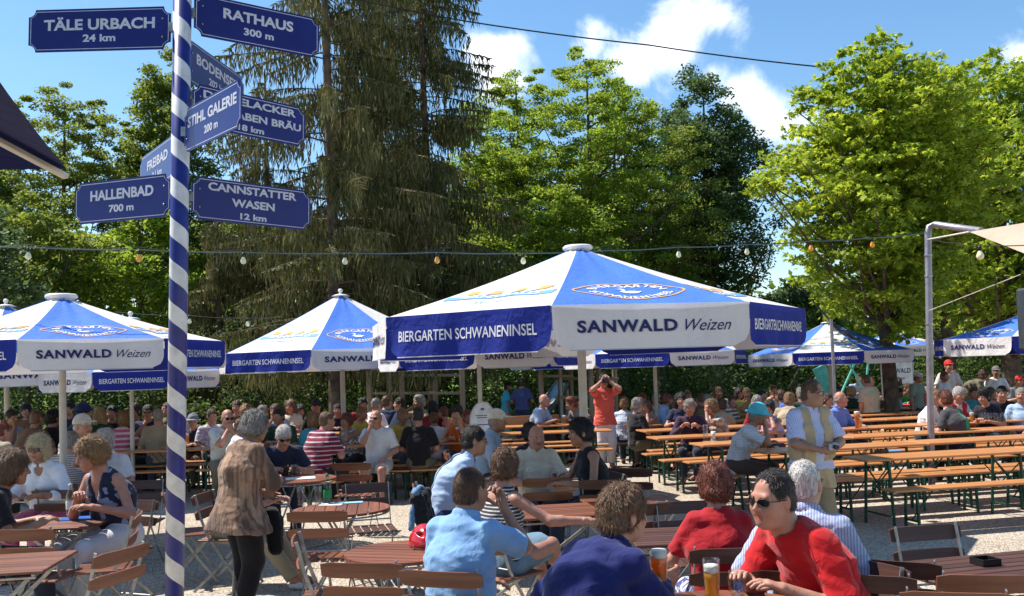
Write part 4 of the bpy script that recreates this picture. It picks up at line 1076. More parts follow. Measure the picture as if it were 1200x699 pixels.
def leafquads(C, U, V, ln, wd):
    "rhombic leaves: centre, long axis, side axis"
    a = C - U * ln[:, None] * .5; b = C + V * wd[:, None] * .5 - U * ln[:, None] * .08; c = C + U * ln[:, None] * .5; d = C - V * wd[:, None] * .5 - U * ln[:, None] * .08
    P = np.stack([a, b, c, d], 1).reshape(-1, 3); F = np.arange(len(P)).reshape(-1, 4); return P, F
def rdir(n, zb=0.0, r=None):
    r = r or rng
    v = r.normal(size=(n, 3)); v[:, 2] += zb; return v / np.linalg.norm(v, axis=1)[:, None]
def leaves(centres, rad, per, size, r, flat=.6, up=.9, asp=.5, palm=False):
    n = len(centres) * per
    C = np.repeat(centres, per, 0); rr = np.repeat(rad, per)
    off = rdir(n, 0, r) * (r.random(n) ** .45 * rr)[:, None]; off[:, 2] *= flat
    C = C + off
    Nn = rdir(n, up * 1.6, r)
    U = np.cross(Nn, rdir(n, 0, r)); U /= np.linalg.norm(U, axis=1)[:, None] + 1e-9
    # tips droop outwards
    V = np.cross(Nn, U); s = size * r.uniform(.6, 1.3, n)
    if not palm: return leafquads(C, U, V, s, s * asp)
    Ps = []; Fs = []; k = 0
    for j in range(5):
        a = (j - 2) * .62; D = U * math.cos(a) + V * math.sin(a) + np.array([0, 0, -.38]); D /= np.linalg.norm(D, axis=1)[:, None]
        S = np.cross(D, Nn); S /= np.linalg.norm(S, axis=1)[:, None] + 1e-9
        l = s * (1.0 - .14 * abs(j - 2)); P, F = leafquads(C + D * (l * .5)[:, None], D, S, l, l * .36); Ps.append(P); Fs.append(F + k); k += len(P)
    return np.concatenate(Ps), np.concatenate(Fs)

def tree(x, y, h, cw, cb, label, m, seed, ncl=150, per=110, leaf=.17, asp=.55, palm=False, flat=.5, clr=.55, shape=1.0, trunk=.2, group='trees around the beer garden', sparse=0.0, limbs=26, name='broadleaf_tree', lean=0, egg=.45, depth=1.0, tint=None):
    "x,y place; h height; cw crown half width; cb crown base height"
    r = np.random.default_rng(seed)
    o = empty(name, (x, y, 0)); tag(o, label, 'tree', group)
    cz = (h + cb) / 2; rz = (h - cb) / 2
    # irregular crown: radius modulated by direction
    ph = r.uniform(0, 6.28, 6)
    n = ncl; d = rdir(n * 2, .1, r); rad = r.random(n * 2) ** .42
    az = np.arctan2(d[:, 1], d[:, 0]); el = d[:, 2]
    mod = 1 + .16 * np.sin(az * 2 + ph[0] + el * 3) + .12 * np.sin(az * 5 + ph[1] - el * 4) + .10 * np.sin(el * 9 + ph[2] + az)
    zz = cz + rz * d[:, 2] * rad * (1 + .05 * np.sin(az * 3 + ph[3]))
    t = (zz - cb) / (h - cb); prof = np.clip(np.sin(np.clip(t, 0.02, 1) ** egg * math.pi), .08, 1) ** .6
    hr = np.sqrt(np.clip(1 - d[:, 2] ** 2, 0, 1)) * rad * mod
    P = np.stack([np.cos(az) * cw * hr * shape, np.sin(az) * cw * hr * depth, zz], 1); P[:, :2] *= prof[:, None] ** .35
    P = P[r.permutation(n * 2)][:n]
    if lean: P[:, 0] += lean * (P[:, 2] / h)
    rads = clr * r.uniform(.55, 1.25, n) * (1 - .35 * np.clip((P[:, 2] - cz) / rz, 0, 1))
    V, F = leaves(P, rads, per, leaf, r, flat, .9, asp, palm)
    cr = npmesh('crown', V, F, [m], smooth=False); cr = link('crown', cr, o); cr['kind'] = 'stuff' if False else 'thing'; del cr['kind']
    b = MB(); fork = cb + (h - cb) * .12
    tp = [(0, 0, -.05), (.02, 0, fork * .4), (lean * .2 + .06 * math.sin(seed), .03, fork), (lean * .5 + .1 * math.sin(seed * 2), -.05, cz), (lean, 0, h * .93)]
    b.tube(tp, [trunk * 1.25, trunk, trunk * .82, trunk * .45, .02], 12)
    b.tube([(0, 0, -.02), (0, 0, .25)], [trunk * 1.7, trunk * 1.05], 12, caps=False)
    idx = np.argsort(-np.linalg.norm(P[:, :2], axis=1) - r.random(n) * cw)[:limbs]
    for i in idx:
        e = P[i]; z0 = max(cb * .75, e[2] - np.linalg.norm(e[:2]) * r.uniform(.6, 1.1)); z0 = min(z0, h * .85)
        k = z0 / (h * .93); s = np.array([lean * k, 0, z0]); mid = (s + e) / 2 + np.array([0, 0, -.12 * cw]) + r.normal(size=3) * .12
        w = trunk * .42 * (1 - .6 * k); b.tube([s, s * .5 + mid * .5 + np.array([0, 0, .1]), mid, e], [w, w * .75, w * .5, .012], 6)
        for j in range(3):
            q = P[r.integers(n)]
            if np.linalg.norm(q - e) < cw * .7: b.tube([mid, (mid + q) / 2 + r.normal(size=3) * .1, q], [w * .35, w * .2, .008], 5)
    b.build('trunk', BARK, o)
    return o

def spruce(x, y, h, rmax, label, seed, cb=2.2, trunk=.16, dens=1.0, brown=.6, top=None, gap=.36, hang=(.35, 1.1)):
    r = np.random.default_rng(seed); o = empty('spruce_tree', (x, y, 0)); tag(o, label, 'tree', 'weeping spruces behind the parasols')
    b = MB(); b.tube([(0, 0, -.05), (.05, 0, h * .3), (-.03, .02, h * .6), (0, 0, h)], [trunk * 1.3, trunk, trunk * .6, .02], 12)
    Cs = []; Us = []; Ls = []; Ws = []
    z = cb
    while z < h - .3:
        k = (z - cb) / (h - cb); nb = 5 if k < .8 else 4
        L0 = rmax * (1 - k) ** .62 * (.85 if k < .05 else 1)
        for j in range(nb):
            if r.random() > dens: continue
            a = r.uniform(0, 2 * math.pi); L = L0 * r.uniform(.6, 1.15); zz = z + r.uniform(-.15, .15)
            t = np.linspace(0, 1, 7); sag = L * r.uniform(.18, .42)
            X = t * L; Z = zz + L * .10 * np.sin(t * math.pi * .6) - sag * t ** 1.6 + .10 * L * np.clip(t - .75, 0, 1) * 4 * .4
            bend = r.uniform(-.25, .25)
            B = np.stack([np.cos(a + bend * t) * X, np.sin(a + bend * t) * X, Z], 1)
            w = .012 + .02 * (1 - k) * L / rmax * 1.3; b.tube([tuple(q) for q in B], [w * (1 - .85 * s) for s in t], 5, caps=False)
            ns = int(L / .027)
            for s in range(ns):
                tt = .18 + .82 * (s + r.random()) / ns; p = np.array([np.interp(tt, t, B[:, i]) for i in range(3)])
                hl = r.uniform(*hang) * (1 - .45 * k) * (.45 + .55 * math.sin(math.pi * min(tt, .95)))
                sd_ = r.choice([-1, 1]) * r.uniform(0, .28) * min(1, 1.2 - tt); p = p + np.array([-math.sin(a), math.cos(a), 0]) * sd_
                m = max(2, int(hl / .16))
                for q in range(m):
                    c = p + np.array([r.normal() * .03, r.normal() * .03, -(q + .5) * hl / m]); Cs.append(c)
                    u = np.array([r.normal() * .22, r.normal() * .22, -1.0]); Us.append(u / np.linalg.norm(u)); Ls.append(hl / m * 1.5); Ws.append(r.uniform(.022, .05))
            # sprays along the branch
            for s in range(int(ns * .8)):
                tt = .25 + .75 * r.random(); p = np.array([np.interp(tt, t, B[:, i]) for i in range(3)]); aa = a + r.choice([-1, 1]) * r.uniform(.4, 1.2)
                u = np.array([math.cos(aa), math.sin(aa), -.35]); Cs.append(p + u * .08); Us.append(u / np.linalg.norm(u)); Ls.append(r.uniform(.15, .3)); Ws.append(r.uniform(.03, .06))
        z += gap * r.uniform(.7, 1.3)
    C = np.array(Cs); U = np.array(Us); n = len(C); S = np.cross(U, rdir(n, 0, r)); S /= np.linalg.norm(S, axis=1)[:, None]
    P, F = leafquads(C, U, S, np.array(Ls), np.array(Ws)); mi = (r.random(n) > brown).astype(int)
    link('crown', npmesh('crown', P, F, [L_SPRUCE, L_SPRUCE2], mi, smooth=False), o)
    b.build('trunk', BARK2, o); return o

def bush(x, y, w, h, label, m, seed, ncl=26, per=90, leaf=.10, z0=0, name='shrub', group='shrubs behind the crowd', depth=.8, cat='shrub'):
    r = np.random.default_rng(seed); o = empty(name, (x, y, z0)); tag(o, label, cat, group)
    n = ncl; P = np.stack([r.uniform(-w, w, n), r.uniform(-w, w, n) * depth * .5, r.uniform(.05, 1, n) ** .8 * h], 1)
    P[:, 2] *= (1 - .45 * (np.abs(P[:, 0]) / w) ** 2)
    V, F = leaves(P, np.full(n, .38 * min(w, h) * .8) * r.uniform(.6, 1.3, n), per, leaf, r, .8, .8, .55)
    V[:, 2] = np.maximum(V[:, 2], .02)
    link('foliage', npmesh('foliage', V, F, [m], smooth=False), o)
    b = MB()
    for i in range(7):
        q = P[r.integers(n)]; b.tube([(q[0] * .2, q[1] * .2, 0), tuple(q * [.6, .6, .5]), tuple(q)], [.03, .02, .006], 5)
    b.build('stem', BARK, o); return o
def trimmed_hedge(x0, x1, y, dpt, h, label, seed):
    r = np.random.default_rng(seed); o = empty('hedge', ((x0 + x1) / 2, y, 0)); tag(o, label, 'hedge', 'clipped hedges on the lawn')
    n = int((x1 - x0) * dpt * 900); w = (x1 - x0) / 2
    P = np.stack([r.uniform(-w, w, n), r.uniform(-dpt / 2, dpt / 2, n), r.uniform(.03, h, n)], 1)
    f = r.integers(0, 3, n); P[f == 0, 2] = h + r.normal(0, .03, (f == 0).sum()); P[f == 1, 1] = -dpt / 2 + r.normal(0, .03, (f == 1).sum())
    Nn = rdir(n, .5, r); U = np.cross(Nn, rdir(n, 0, r)); U /= np.linalg.norm(U, axis=1)[:, None]; V = np.cross(Nn, U); s = r.uniform(.07, .13, n)
    q, F = leafquads(P, U, V, s, s * .6); link('foliage', npmesh('foliage', q, F, [L_BUSH], smooth=False), o)
    b = MB(); b.box((0, 0, h * .45), (2 * w - .1, dpt - .12, h * .88)); b.build('core', mat('hedge twigs', (.02, .028, .012), .9, var=.3), o)
    return o
# ------------------------------------------------------------------ camera
cam = bpy.data.cameras.new('camera'); co = bpy.data.objects.new('camera', cam); COL.objects.link(co); scene.camera = co
cam.sensor_width = 36; cam.lens = FPX / 1200 * 36; cam.clip_end = 3000; cam.clip_start = .05
co.matrix_world = Matrix.Translation((0, 0, HC)) @ Matrix.Rotation(R(90) + PITCH, 4, 'X') @ Matrix.Rotation(-ROLL, 4, 'Z')
cam.shift_y = SHIFT
vs_ = scene.view_settings; vs_.view_transform = 'Standard'; vs_.look = 'None'; vs_.exposure = EXPOSURE if 'EXPOSURE' in globals() else 0.0; vs_.gamma = 1
scene.cycles.max_bounces = 7; scene.cycles.transparent_max_bounces = 12; scene.cycles.diffuse_bounces = 4; scene.cycles.caustics_refractive = False; scene.cycles.caustics_reflective = False

def T(u, vtop, D, wpx, vbase, label, m, seed, **kw):
    p = at(u, HOR, D); s = FPX / D
    top = at(u, vtop, D).z; cb = max(.6, at(u, vbase, D).z)
    return tree(p.x, D, top, wpx / 2 / s, cb, label, m, seed, **kw)

# right: chestnuts
T(1042, 42, 19, 250, 400, 'sunlit yellow-green chestnut tree whose bare trunk rises beside the red table', L_CHEST, 11, ncl=900, per=30, leaf=.125, palm=True, flat=.22, clr=.46, trunk=.145, egg=.62, limbs=46, depth=1.0, name='chestnut_tree')
T(1185, 62, 24, 270, 400, 'yellow-green chestnut tree behind the loudspeaker at the right edge', L_CHEST, 12, ncl=620, per=32, leaf=.15, palm=True, flat=.32, clr=.62, trunk=.24, egg=.62, name='chestnut_tree')
T(1112, 72, 28, 210, 410, 'shaded chestnut tree standing between the two bright chestnuts', L_CHEST, 15, ncl=380, per=30, leaf=.19, palm=True, flat=.32, clr=.7, trunk=.2, name='chestnut_tree')
# centre
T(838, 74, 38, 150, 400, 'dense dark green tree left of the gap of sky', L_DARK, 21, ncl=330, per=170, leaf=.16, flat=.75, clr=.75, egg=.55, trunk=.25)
T(700, 42, 31, 200, 380, 'tall light green locust tree behind the front parasol', L_ROBIN, 22, ncl=250, per=190, leaf=.105, flat=.34, clr=.55, egg=.5, trunk=.17, limbs=40)
T(615, 58, 33, 150, 400, 'slender light green locust tree between the spruces and the tall locust', L_ROBIN, 23, ncl=190, per=180, leaf=.115, flat=.34, clr=.55, egg=.45, trunk=.15, limbs=36)
T(775, 120, 34, 150, 390, 'light green locust tree in front of the dense dark tree', L_OLIVE, 24, ncl=170, per=170, leaf=.12, flat=.4, clr=.6, egg=.6, trunk=.15)
T(730, 95, 36, 190, 400, 'broad sunlit green tree filling the wood behind the tall locust', L_ROBIN, 27, ncl=230, per=150, leaf=.15, flat=.5, clr=.7, egg=.5, trunk=.18)
T(580, 105, 39, 150, 400, 'sunlit green tree filling the wood right of the spruces', L_ROBIN, 28, ncl=190, per=150, leaf=.15, flat=.5, clr=.7, egg=.5, trunk=.18)
T(655, 210, 29, 170, 420, 'low bushy locust tree behind the front parasol', L_ROBIN, 25, ncl=150, per=110, leaf=.14, flat=.45, clr=.5, egg=.5, trunk=.12)
T(545, 180, 38, 150, 410, 'small green tree in the shade of the right spruce', L_OLIVE, 26, ncl=130, per=110, leaf=.18, flat=.5, clr=.6, egg=.5, trunk=.14)
# left
T(80, 88, 33, 215, 400, 'airy olive green tree at the far left', L_OLIVE, 31, ncl=360, per=150, leaf=.12, flat=.42, clr=.5, egg=.62, trunk=.17)
T(205, 62, 36, 140, 390, 'green poplar whose crown shows beside the striped signpost', L_OLIVE, 32, ncl=290, per=150, leaf=.16, flat=.6, clr=.7, egg=.55, trunk=.18)
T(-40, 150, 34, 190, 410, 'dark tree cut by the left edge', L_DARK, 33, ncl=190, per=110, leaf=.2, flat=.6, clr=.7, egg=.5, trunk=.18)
T(30, 230, 28, 200, 430, 'low dark green tree behind the left parasol', L_OLIVE, 34, ncl=170, per=100, leaf=.15, flat=.5, clr=.55, egg=.45, trunk=.13)
T(165, 225, 29, 160, 430, 'low bright tree behind the left parasol', L_ROBIN, 35, ncl=120, per=100, leaf=.15, flat=.45, clr=.55, egg=.45, trunk=.12)
T(300, 200, 40, 180, 400, 'green tree glimpsed between the spruce boughs', L_ROBIN, 36, ncl=170, per=110, leaf=.2, flat=.5, clr=.75, egg=.5, trunk=.18)
T(930, 330, 40, 130, 425, 'low dark tree under the gap of sky', L_DARK, 37, ncl=100, per=100, leaf=.2, flat=.6, clr=.6, egg=.5, trunk=.15)
T(470, 160, 42, 180, 400, 'dark tree far behind the tallest spruce', L_DARK, 38, ncl=190, per=110, leaf=.24, flat=.6, clr=.8, egg=.5, trunk=.2)
T(-95, 205, 19.5, 250, 400, 'dark tree added at the left edge to shade the crowd', L_DARK, 39, ncl=200, per=110, leaf=.15, flat=.6, clr=.6, egg=.5, trunk=.18)  # tree added at the edge; its shadow darkens the left-hand crowd
def SP(u, D, h, r, label, seed, **kw): p = at(u, HOR, D); return spruce(p.x, D, h, r, label, seed, **kw)
SP(392, 23, 19, 3.9, 'tallest weeping spruce with a bare dark trunk behind the middle parasol', 41, cb=2.4, trunk=.14, dens=.8, brown=.55)
SP(506, 26, 19, 3.3, 'weeping spruce right of the tallest one, against the sky', 42, cb=2.6, trunk=.12, dens=1.0, brown=.35)
SP(318, 29, 11.5, 3.2, 'brownish weeping spruce behind the signpost boards', 43, cb=2.2, trunk=.18, dens=.7, brown=.72)
SP(452, 30, 19, 3.6, 'weeping spruce behind the two front spruces', 44, cb=2.2, trunk=.18, dens=.8, brown=.6)
SP(258, 27, 6.6, 2.2, 'low weeping spruce beside the signpost', 45, cb=1.6, trunk=.12, dens=.9, brown=.65)
# shrubs under the trees
k = 0
for (u, D, w, vt, m, lb) in [(20, 25, 2.6, 420, L_BUSH, 'dark shrub at the left edge behind the crowd'), (135, 26, 2.2, 405, L_BUSH, 'shrub with bright leaves behind the woman in pink'), (235, 25, 1.8, 428, L_BUSH, 'sunlit shrub right of the signpost'),
        (300, 24, 1.7, 425, L_BUSH, 'leafy shrub behind the bald man in white'), (370, 26, 1.6, 430, L_BUSH, 'leafy shrub left of the spruce trunk'), (455, 27, 1.6, 440, L_DARK, 'dark shrub behind the play frame'),
        (560, 29, 2.2, 420, L_BUSH, 'shaded shrub behind the standing couple'), (640, 32, 2.6, 405, L_DARK, 'dark shrub behind the slide'), (750, 27, 2.6, 430, L_DARK, 'dark shrub behind the photographer'), (815, 29, 2.4, 425, L_DARK, 'dark shrub behind the men in light shirts'),
        (885, 27, 2.4, 420, L_DARK, 'dark shrub behind the cyan hat'), (950, 30, 2.2, 400, L_BUSH, 'shrub behind the teal board'), (1085, 34, 2.6, 395, L_BUSH, 'green shrub behind the steel pole'), (1150, 33, 2.6, 400, L_BUSH, 'green shrub behind the standing woman in white'), (1215, 32, 2.4, 390, L_BUSH, 'shrub at the right edge behind the trunk'), (1010, 38, 3, 380, L_OLIVE, 'broad shrub far behind the chestnut trunk'),
        (60, 27, 2.3, 410, L_DARK, 'dark shrub behind the bald man in brown'), (185, 28, 2.3, 415, L_BUSH, 'shrub behind the man with the raised hand'), (700, 30, 2.4, 425, L_BUSH, 'shrub behind the right slide posts'), (500, 31, 2.4, 420, L_DARK, 'shrub in the shade behind the play frame')]:
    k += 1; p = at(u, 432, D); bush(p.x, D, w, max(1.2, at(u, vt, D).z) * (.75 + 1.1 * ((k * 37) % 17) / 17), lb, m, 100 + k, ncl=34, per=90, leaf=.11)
trimmed_hedge(9.6, 20, 26.0, .8, .62, 'low clipped hedge behind the right tables', 5)
trimmed_hedge(10.5, 24, 30.0, .9, .95, 'taller clipped hedge farther back on the lawn', 6)

# far wood closing the view
r = np.random.default_rng(99); n = 1900
X = r.uniform(-46, 46, n); top = np.interp(X, [-46, -30, -20, -12, 0, 8, 11.5, 13.5, 17, 30, 46], [10, 10, 9, 9.5, 9.5, 9, 5, 4.6, 6.5, 10, 10])
P = np.stack([X, r.uniform(44, 52, n), r.random(n) ** 1.25 * top], 1)
V, F = leaves(P, r.uniform(.9, 1.7, n), 85, .42, r, .7, .8, .6)
tag(link('far_wood', npmesh('far_wood', V, F, [L_OLIVE], smooth=False)), 'far wood closing the view behind the garden', kind='stuff')

# ------------------------------------------------------------------ signpost
def enamel():
    m, nt, b = new_mat('blue enamel', .24, .32); b.inputs['Base Color'].default_value = (.012, .018, .24, 1); b.inputs['Coat Weight'].default_value = .0; b.inputs['Coat Roughness'].default_value = .12
    tc = N(nt, 'ShaderNodeTexCoord'); no = N(nt, 'ShaderNodeTexNoise'); no.inputs['Scale'].default_value = 5; no.inputs['Detail'].default_value = 5; nt.links.new(tc.outputs['Object'], no.inputs['Vector'])
    mr = N(nt, 'ShaderNodeMapRange'); mr.inputs['To Min'].default_value = .18; mr.inputs['To Max'].default_value = .32; nt.links.new(no.outputs[0], mr.inputs[0]); nt.links.new(mr.outputs[0], b.inputs['Roughness'])
    nt.links.new(ramp(nt, no.outputs[0], [(.3, (.006, .007, .105)), (.7, (.009, .011, .15))]), b.inputs['Base Color']); return m
def stripemat():
    m, nt, b = new_mat('striped post paint', .35, .5); tc = N(nt, 'ShaderNodeTexCoord'); s = N(nt, 'ShaderNodeSeparateXYZ'); nt.links.new(tc.outputs['Object'], s.inputs[0])
    at2 = N(nt, 'ShaderNodeMath', operation='ARCTAN2'); nt.links.new(s.outputs[1], at2.inputs[0]); nt.links.new(s.outputs[0], at2.inputs[1])
    a = N(nt, 'ShaderNodeMath', operation='MULTIPLY'); a.inputs[1].default_value = 1 / (2 * math.pi); nt.links.new(at2.outputs[0], a.inputs[0])
    z = N(nt, 'ShaderNodeMath', operation='MULTIPLY_ADD'); z.inputs[1].default_value = 1 / .222; nt.links.new(s.outputs[2], z.inputs[0]); nt.links.new(a.outputs[0], z.inputs[2])
    f = N(nt, 'ShaderNodeMath', operation='FRACT'); nt.links.new(z.outputs[0], f.inputs[0]); g = N(nt, 'ShaderNodeMath', operation='GREATER_THAN'); g.inputs[1].default_value = .54; nt.links.new(f.outputs[0], g.inputs[0])
    no = N(nt, 'ShaderNodeTexNoise'); no.inputs['Scale'].default_value = 18; no.inputs['Detail'].default_value = 6; nt.links.new(tc.outputs['Object'], no.inputs['Vector'])
    wh = ramp(nt, no.outputs[0], [(.3, (.50, .49, .47)), (.6, (.66, .65, .64))]); bl = ramp(nt, no.outputs[0], [(.3, (.006, .010, .13)), (.7, (.010, .018, .20))])
    mx = N(nt, 'ShaderNodeMix', data_type='RGBA'); nt.links.new(g.outputs[0], mx.inputs[0]); nt.links.new(bl, mx.inputs[6]); nt.links.new(wh, mx.inputs[7]); nt.links.new(mx.outputs[2], b.inputs['Base Color']); return m
SIGNM = [enamel(), mat('sign lettering', (.50, .52, .60), .45, var=.05), mat('sign edge', (.20, .20, .24), .4)]
SPX = at(207.5, 432, 5).x - .031 * HC
sp = empty('signpost', (SPX, 5.0, 0)); tag(sp, 'tall blue and white striped signpost with eight blue enamel direction boards', 'signpost')
sp.rotation_euler = (0, .031, 0)
b = MB(); b.lathe([(.001, 0), (.048, 0), (.048, 4.7), (.001, 4.7)], 40); b.v = b.v; po = b.build('pole', stripemat(), sp)
b = MB(); b.lathe([(.001, .0), (.30, .0), (.30, .05), (.09, .07), (.09, .2), (.053, .22), (.053, .3)], 28); b.build('base', M_STEEL, sp)
b = MB(); b.lathe([(.001, 4.705), (.05, 4.705), (.07, 4.75), (.05, 4.8), (.001, 4.83)], 24); b.build('top_cap', M_WHITE, sp)
def plate(lines, z, inner, d, L=.72, H=.235, tiltz=0):
    "board fixed at the post, pointing along d (x, y)"
    z = at(210, z, 5.0).z; dx, dy = d; l = math.hypot(dx, dy); dx, dy = dx / l, dy / l; r = .04
    def outline(i):
        a, c = L / 2 - i, H / 2 - i; q = r; P = []
        for (sx, sy, a0) in ((1, -1, 180), (1, 1, 270), (-1, 1, 0), (-1, -1, 90)):
            cx, cy = sx * (L / 2), sy * (H / 2); seg = [(cx + (q + i * .6) * math.cos(R(a0 - t)), cy + (q + i * .6) * math.sin(R(a0 - t))) for t in np.linspace(0, 90, 7)]
            seg = [(min(max(x, -a), a), min(max(y, -c), c)) for x, y in seg]
            P += seg
        return P
    def order(P):
        return sorted(P, key=lambda p: math.atan2(p[1] / H, p[0] / L))
    b = MB(); out = order(outline(0)); b.prism(out, .006, mi=0)
    for sgn in (1, -1):
        o1, o2 = order(outline(.011)), order(outline(.0145)); n = len(o1); y = -.0036 * sgn
        b.add([(x * sgn, y, zz) for x, zz in o1] + [(x * sgn, y, zz) for x, zz in o2], [(i, (i + 1) % n, (i + 1) % n + n, i + n) for i in range(n)], 1)
        tot = sum(s for _, s, _ in lines); yy = H * .40 * (1 if len(lines) > 1 else .3)
        hh = [s for _, s, _ in lines]; gap = (H * .80 - sum(hh)) / max(1, len(lines) - 1) if len(lines) > 1 else 0; gap = min(gap, .03)
        tt = sum(hh) + gap * (len(lines) - 1); cur = tt / 2
        for t, s, wd in lines:
            V, F = text_geo(t, s * 1.30, .034, 0, width=wd * L); b.add([(x * sgn, -.0042 * sgn, cur - s / 2 + q) for x, q in V], F, 1); cur -= s + gap
    xs = 1 if dx > 0 or (abs(dx) < .2) else -1
    ob = b.build('sign_board', SIGNM, sp)
    bx, by = -sp.location.x + inner[0], 0 + inner[1] - sp.location.y
    ax = Vector((dx * xs, dy * xs, 0)); off = .062
    ctr = Vector((bx, by, z)) + Vector((dx, dy, 0)) * (off + L / 2)
    yax = Vector((0, 0, 1)).cross(ax)
    if tiltz:
        ax2 = ax * math.cos(tiltz) + Vector((0, 0, 1)) * math.sin(tiltz); zax = ax2.cross(yax); 
        ob.matrix_local = Matrix.Translation(ctr) @ Matrix((ax2, yax, zax)).transposed().to_4x4()
    else: ob.matrix_local = Matrix.Translation(ctr) @ Matrix((ax, yax, Vector((0, 0, 1)))).transposed().to_4x4()
    b = MB(); b.box((bx + dx * .055, by + dy * .055, z), (.03, .03, .05)); b.build('bracket', M_STEEL, sp)
    for q in (-1, 1):
        b = MB(); b.lathe([(.001, .001), (.006, .001), (.005, .004), (.001, .005)], 10); bo = b.build('bolt', M_STEEL, ob); bo.rotation_euler = (R(90), 0, 0); bo.location = (-(L / 2 - .045) * (1 if dx * ax.x + dy * ax.y > 0 else -1), -.0042, q * .05)
    ob['label'] = 'blue board reading ' + ' '.join(t for t, _, _ in lines); return ob
PX = sp.location.x
plate([('TÄLE URBACH', .062, .78), ('24 km', .042, .23)], 32, (PX, 5.0), (-.72, .05), L=.80)
plate([('RATHAUS', .060, .56), ('300 m', .042, .24)], 13, (PX, 5.0), (.60, .40))
plate([('BODENSEE', .060, .72), ('202 km', .042, .3)], 65, (PX, 5.0), (.10, .70))
plate([('DINKELACKER', .044, .82), ('SCHWABEN BRÄU', .044, .92), ('18 km', .036, .23)], 119, (PX, 5.0), (.50, .52))
plate([('STIHL GALERIE', .058, .86), ('200 m', .042, .24)], 157, (PX, 5.0), (.47, -.56), tiltz=0)
plate([('FREIBAD', .058, .56), ('2,1 km', .042, .26)], 177, (PX, 5.0), (-.42, .60), L=.80)
plate([('HALLENBAD', .060, .66), ('700 m', .042, .26)], 227, (PX, 5.0), (-.66, .30))
plate([('CANNSTATTER', .046, .74), ('WASEN', .046, .36), ('12 km', .036, .22)], 229, (PX, 5.0), (.53, .46))
# ------------------------------------------------------------------ parasols in place
def PAR(u, v, D, Rr, a0, eave, vh, label, **kw):
    p = at(u, v, D); return parasol(label, (p.x, p.y), Rr, a0, eave, p.z, vh, seed=int(u), **kw)
PAR(677, 290, 10.6, 2.45, -10, 2.415, .40, 'largest parasol, in front, its pole rising beside the man in the blue sweater', detail=2)
PAR(72, 347, 10.5, 1.75, 13, 2.30, .30, 'parasol at the left whose white flap faces the camera above the blonde woman in sunglasses', detail=2)
PAR(399, 345, 16, 2.1, -2, 2.25, .31, 'parasol with a ball finial in front of the spruce trunk', finial='ball', detail=2)
PAR(7, 357, 15.5, 2.1, 20, 2.16, .31, 'parasol with a ball finial cut by the left edge', finial='ball', detail=1)
PAR(153, 372, 15.0, 1.4, 0, 2.02, .28, 'small parasol mostly hidden behind the left parasol and the signpost', finial='ball', flip=1, detail=1)
PAR(559, 352, 14.0, 1.5, 0, 2.19, .30, 'parasol whose low flaps show under the left side of the front parasol', detail=1)
PAR(765, 372, 19.0, 1.85, -45, 2.09, .27, 'parasol showing under the right side of the front parasol', flip=1, detail=1)
PAR(970, 377, 20.0, 1.75, -42, 1.99, .25, 'parasol left of the chestnut trunk', flip=1, finial='ball', detail=2)
PAR(1046, 388, 27.0, 1.5, -20, 2.15, .3, 'farthest parasol, right of the chestnut trunk', finial='ball', detail=1)
PAR(1210, 363, 16.8, 1.7, -85, 2.13, .30, 'parasol at the right edge in front of the clipped hedges', finial='ball', detail=2)
PAR(655, 395, 24.0, 1.3, 10, 2.05, .22, 'small parasol far behind the front parasol pole', finial='ball', detail=0)
# big dark parasol overhead at the left
def overhead():
    C0 = at(78, 198, 4.0); e1 = Vector((.318, -.948, 0)); e2 = Vector((-.948, -.318, 0)); L = 3.5
    hub = C0 + (e1 + e2) * L / 2; o = empty('parasol', (hub.x, hub.y, 0)); tag(o, 'dark blue square parasol overhead at the left edge, seen from below', 'parasol')
    hz = 3.55; C = [C0, C0 + e1 * L, C0 + e1 * L + e2 * L, C0 + e2 * L]; C = [Vector((c.x - hub.x, c.y - hub.y, C0.z)) for c in C]; H = Vector((0, 0, hz))
    b = MB(); n = 8
    for i in range(4):
        a, c = C[i], C[(i + 1) % 4]; vs = []
        for j in range(n + 1):
            for k in range(n + 1):
                q = a.lerp(c, k / n); p = H.lerp(q, max(j / n, .02)); p = p + Vector((0, 0, -.06 * math.sin(math.pi * k / n) * (j / n))); vs.append(tuple(p))
        b.add(vs, [(j * (n + 1) + k, j * (n + 1) + k + 1, (j + 1) * (n + 1) + k + 1, (j + 1) * (n + 1) + k) for j in range(n) for k in range(n)], 0, True)
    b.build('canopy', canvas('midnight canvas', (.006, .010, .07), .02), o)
    for i in range(4):
        b = MB(); b.bar(H * .999 + Vector((0, 0, -.05)), C[i] + Vector((0, 0, -.035)), .035, .022); b.build('rib', M_POLE, o)
    b = MB(); b.lathe([(.03, 0), (.03, hz)], 14); b.build('pole', M_POLE, o)
overhead()
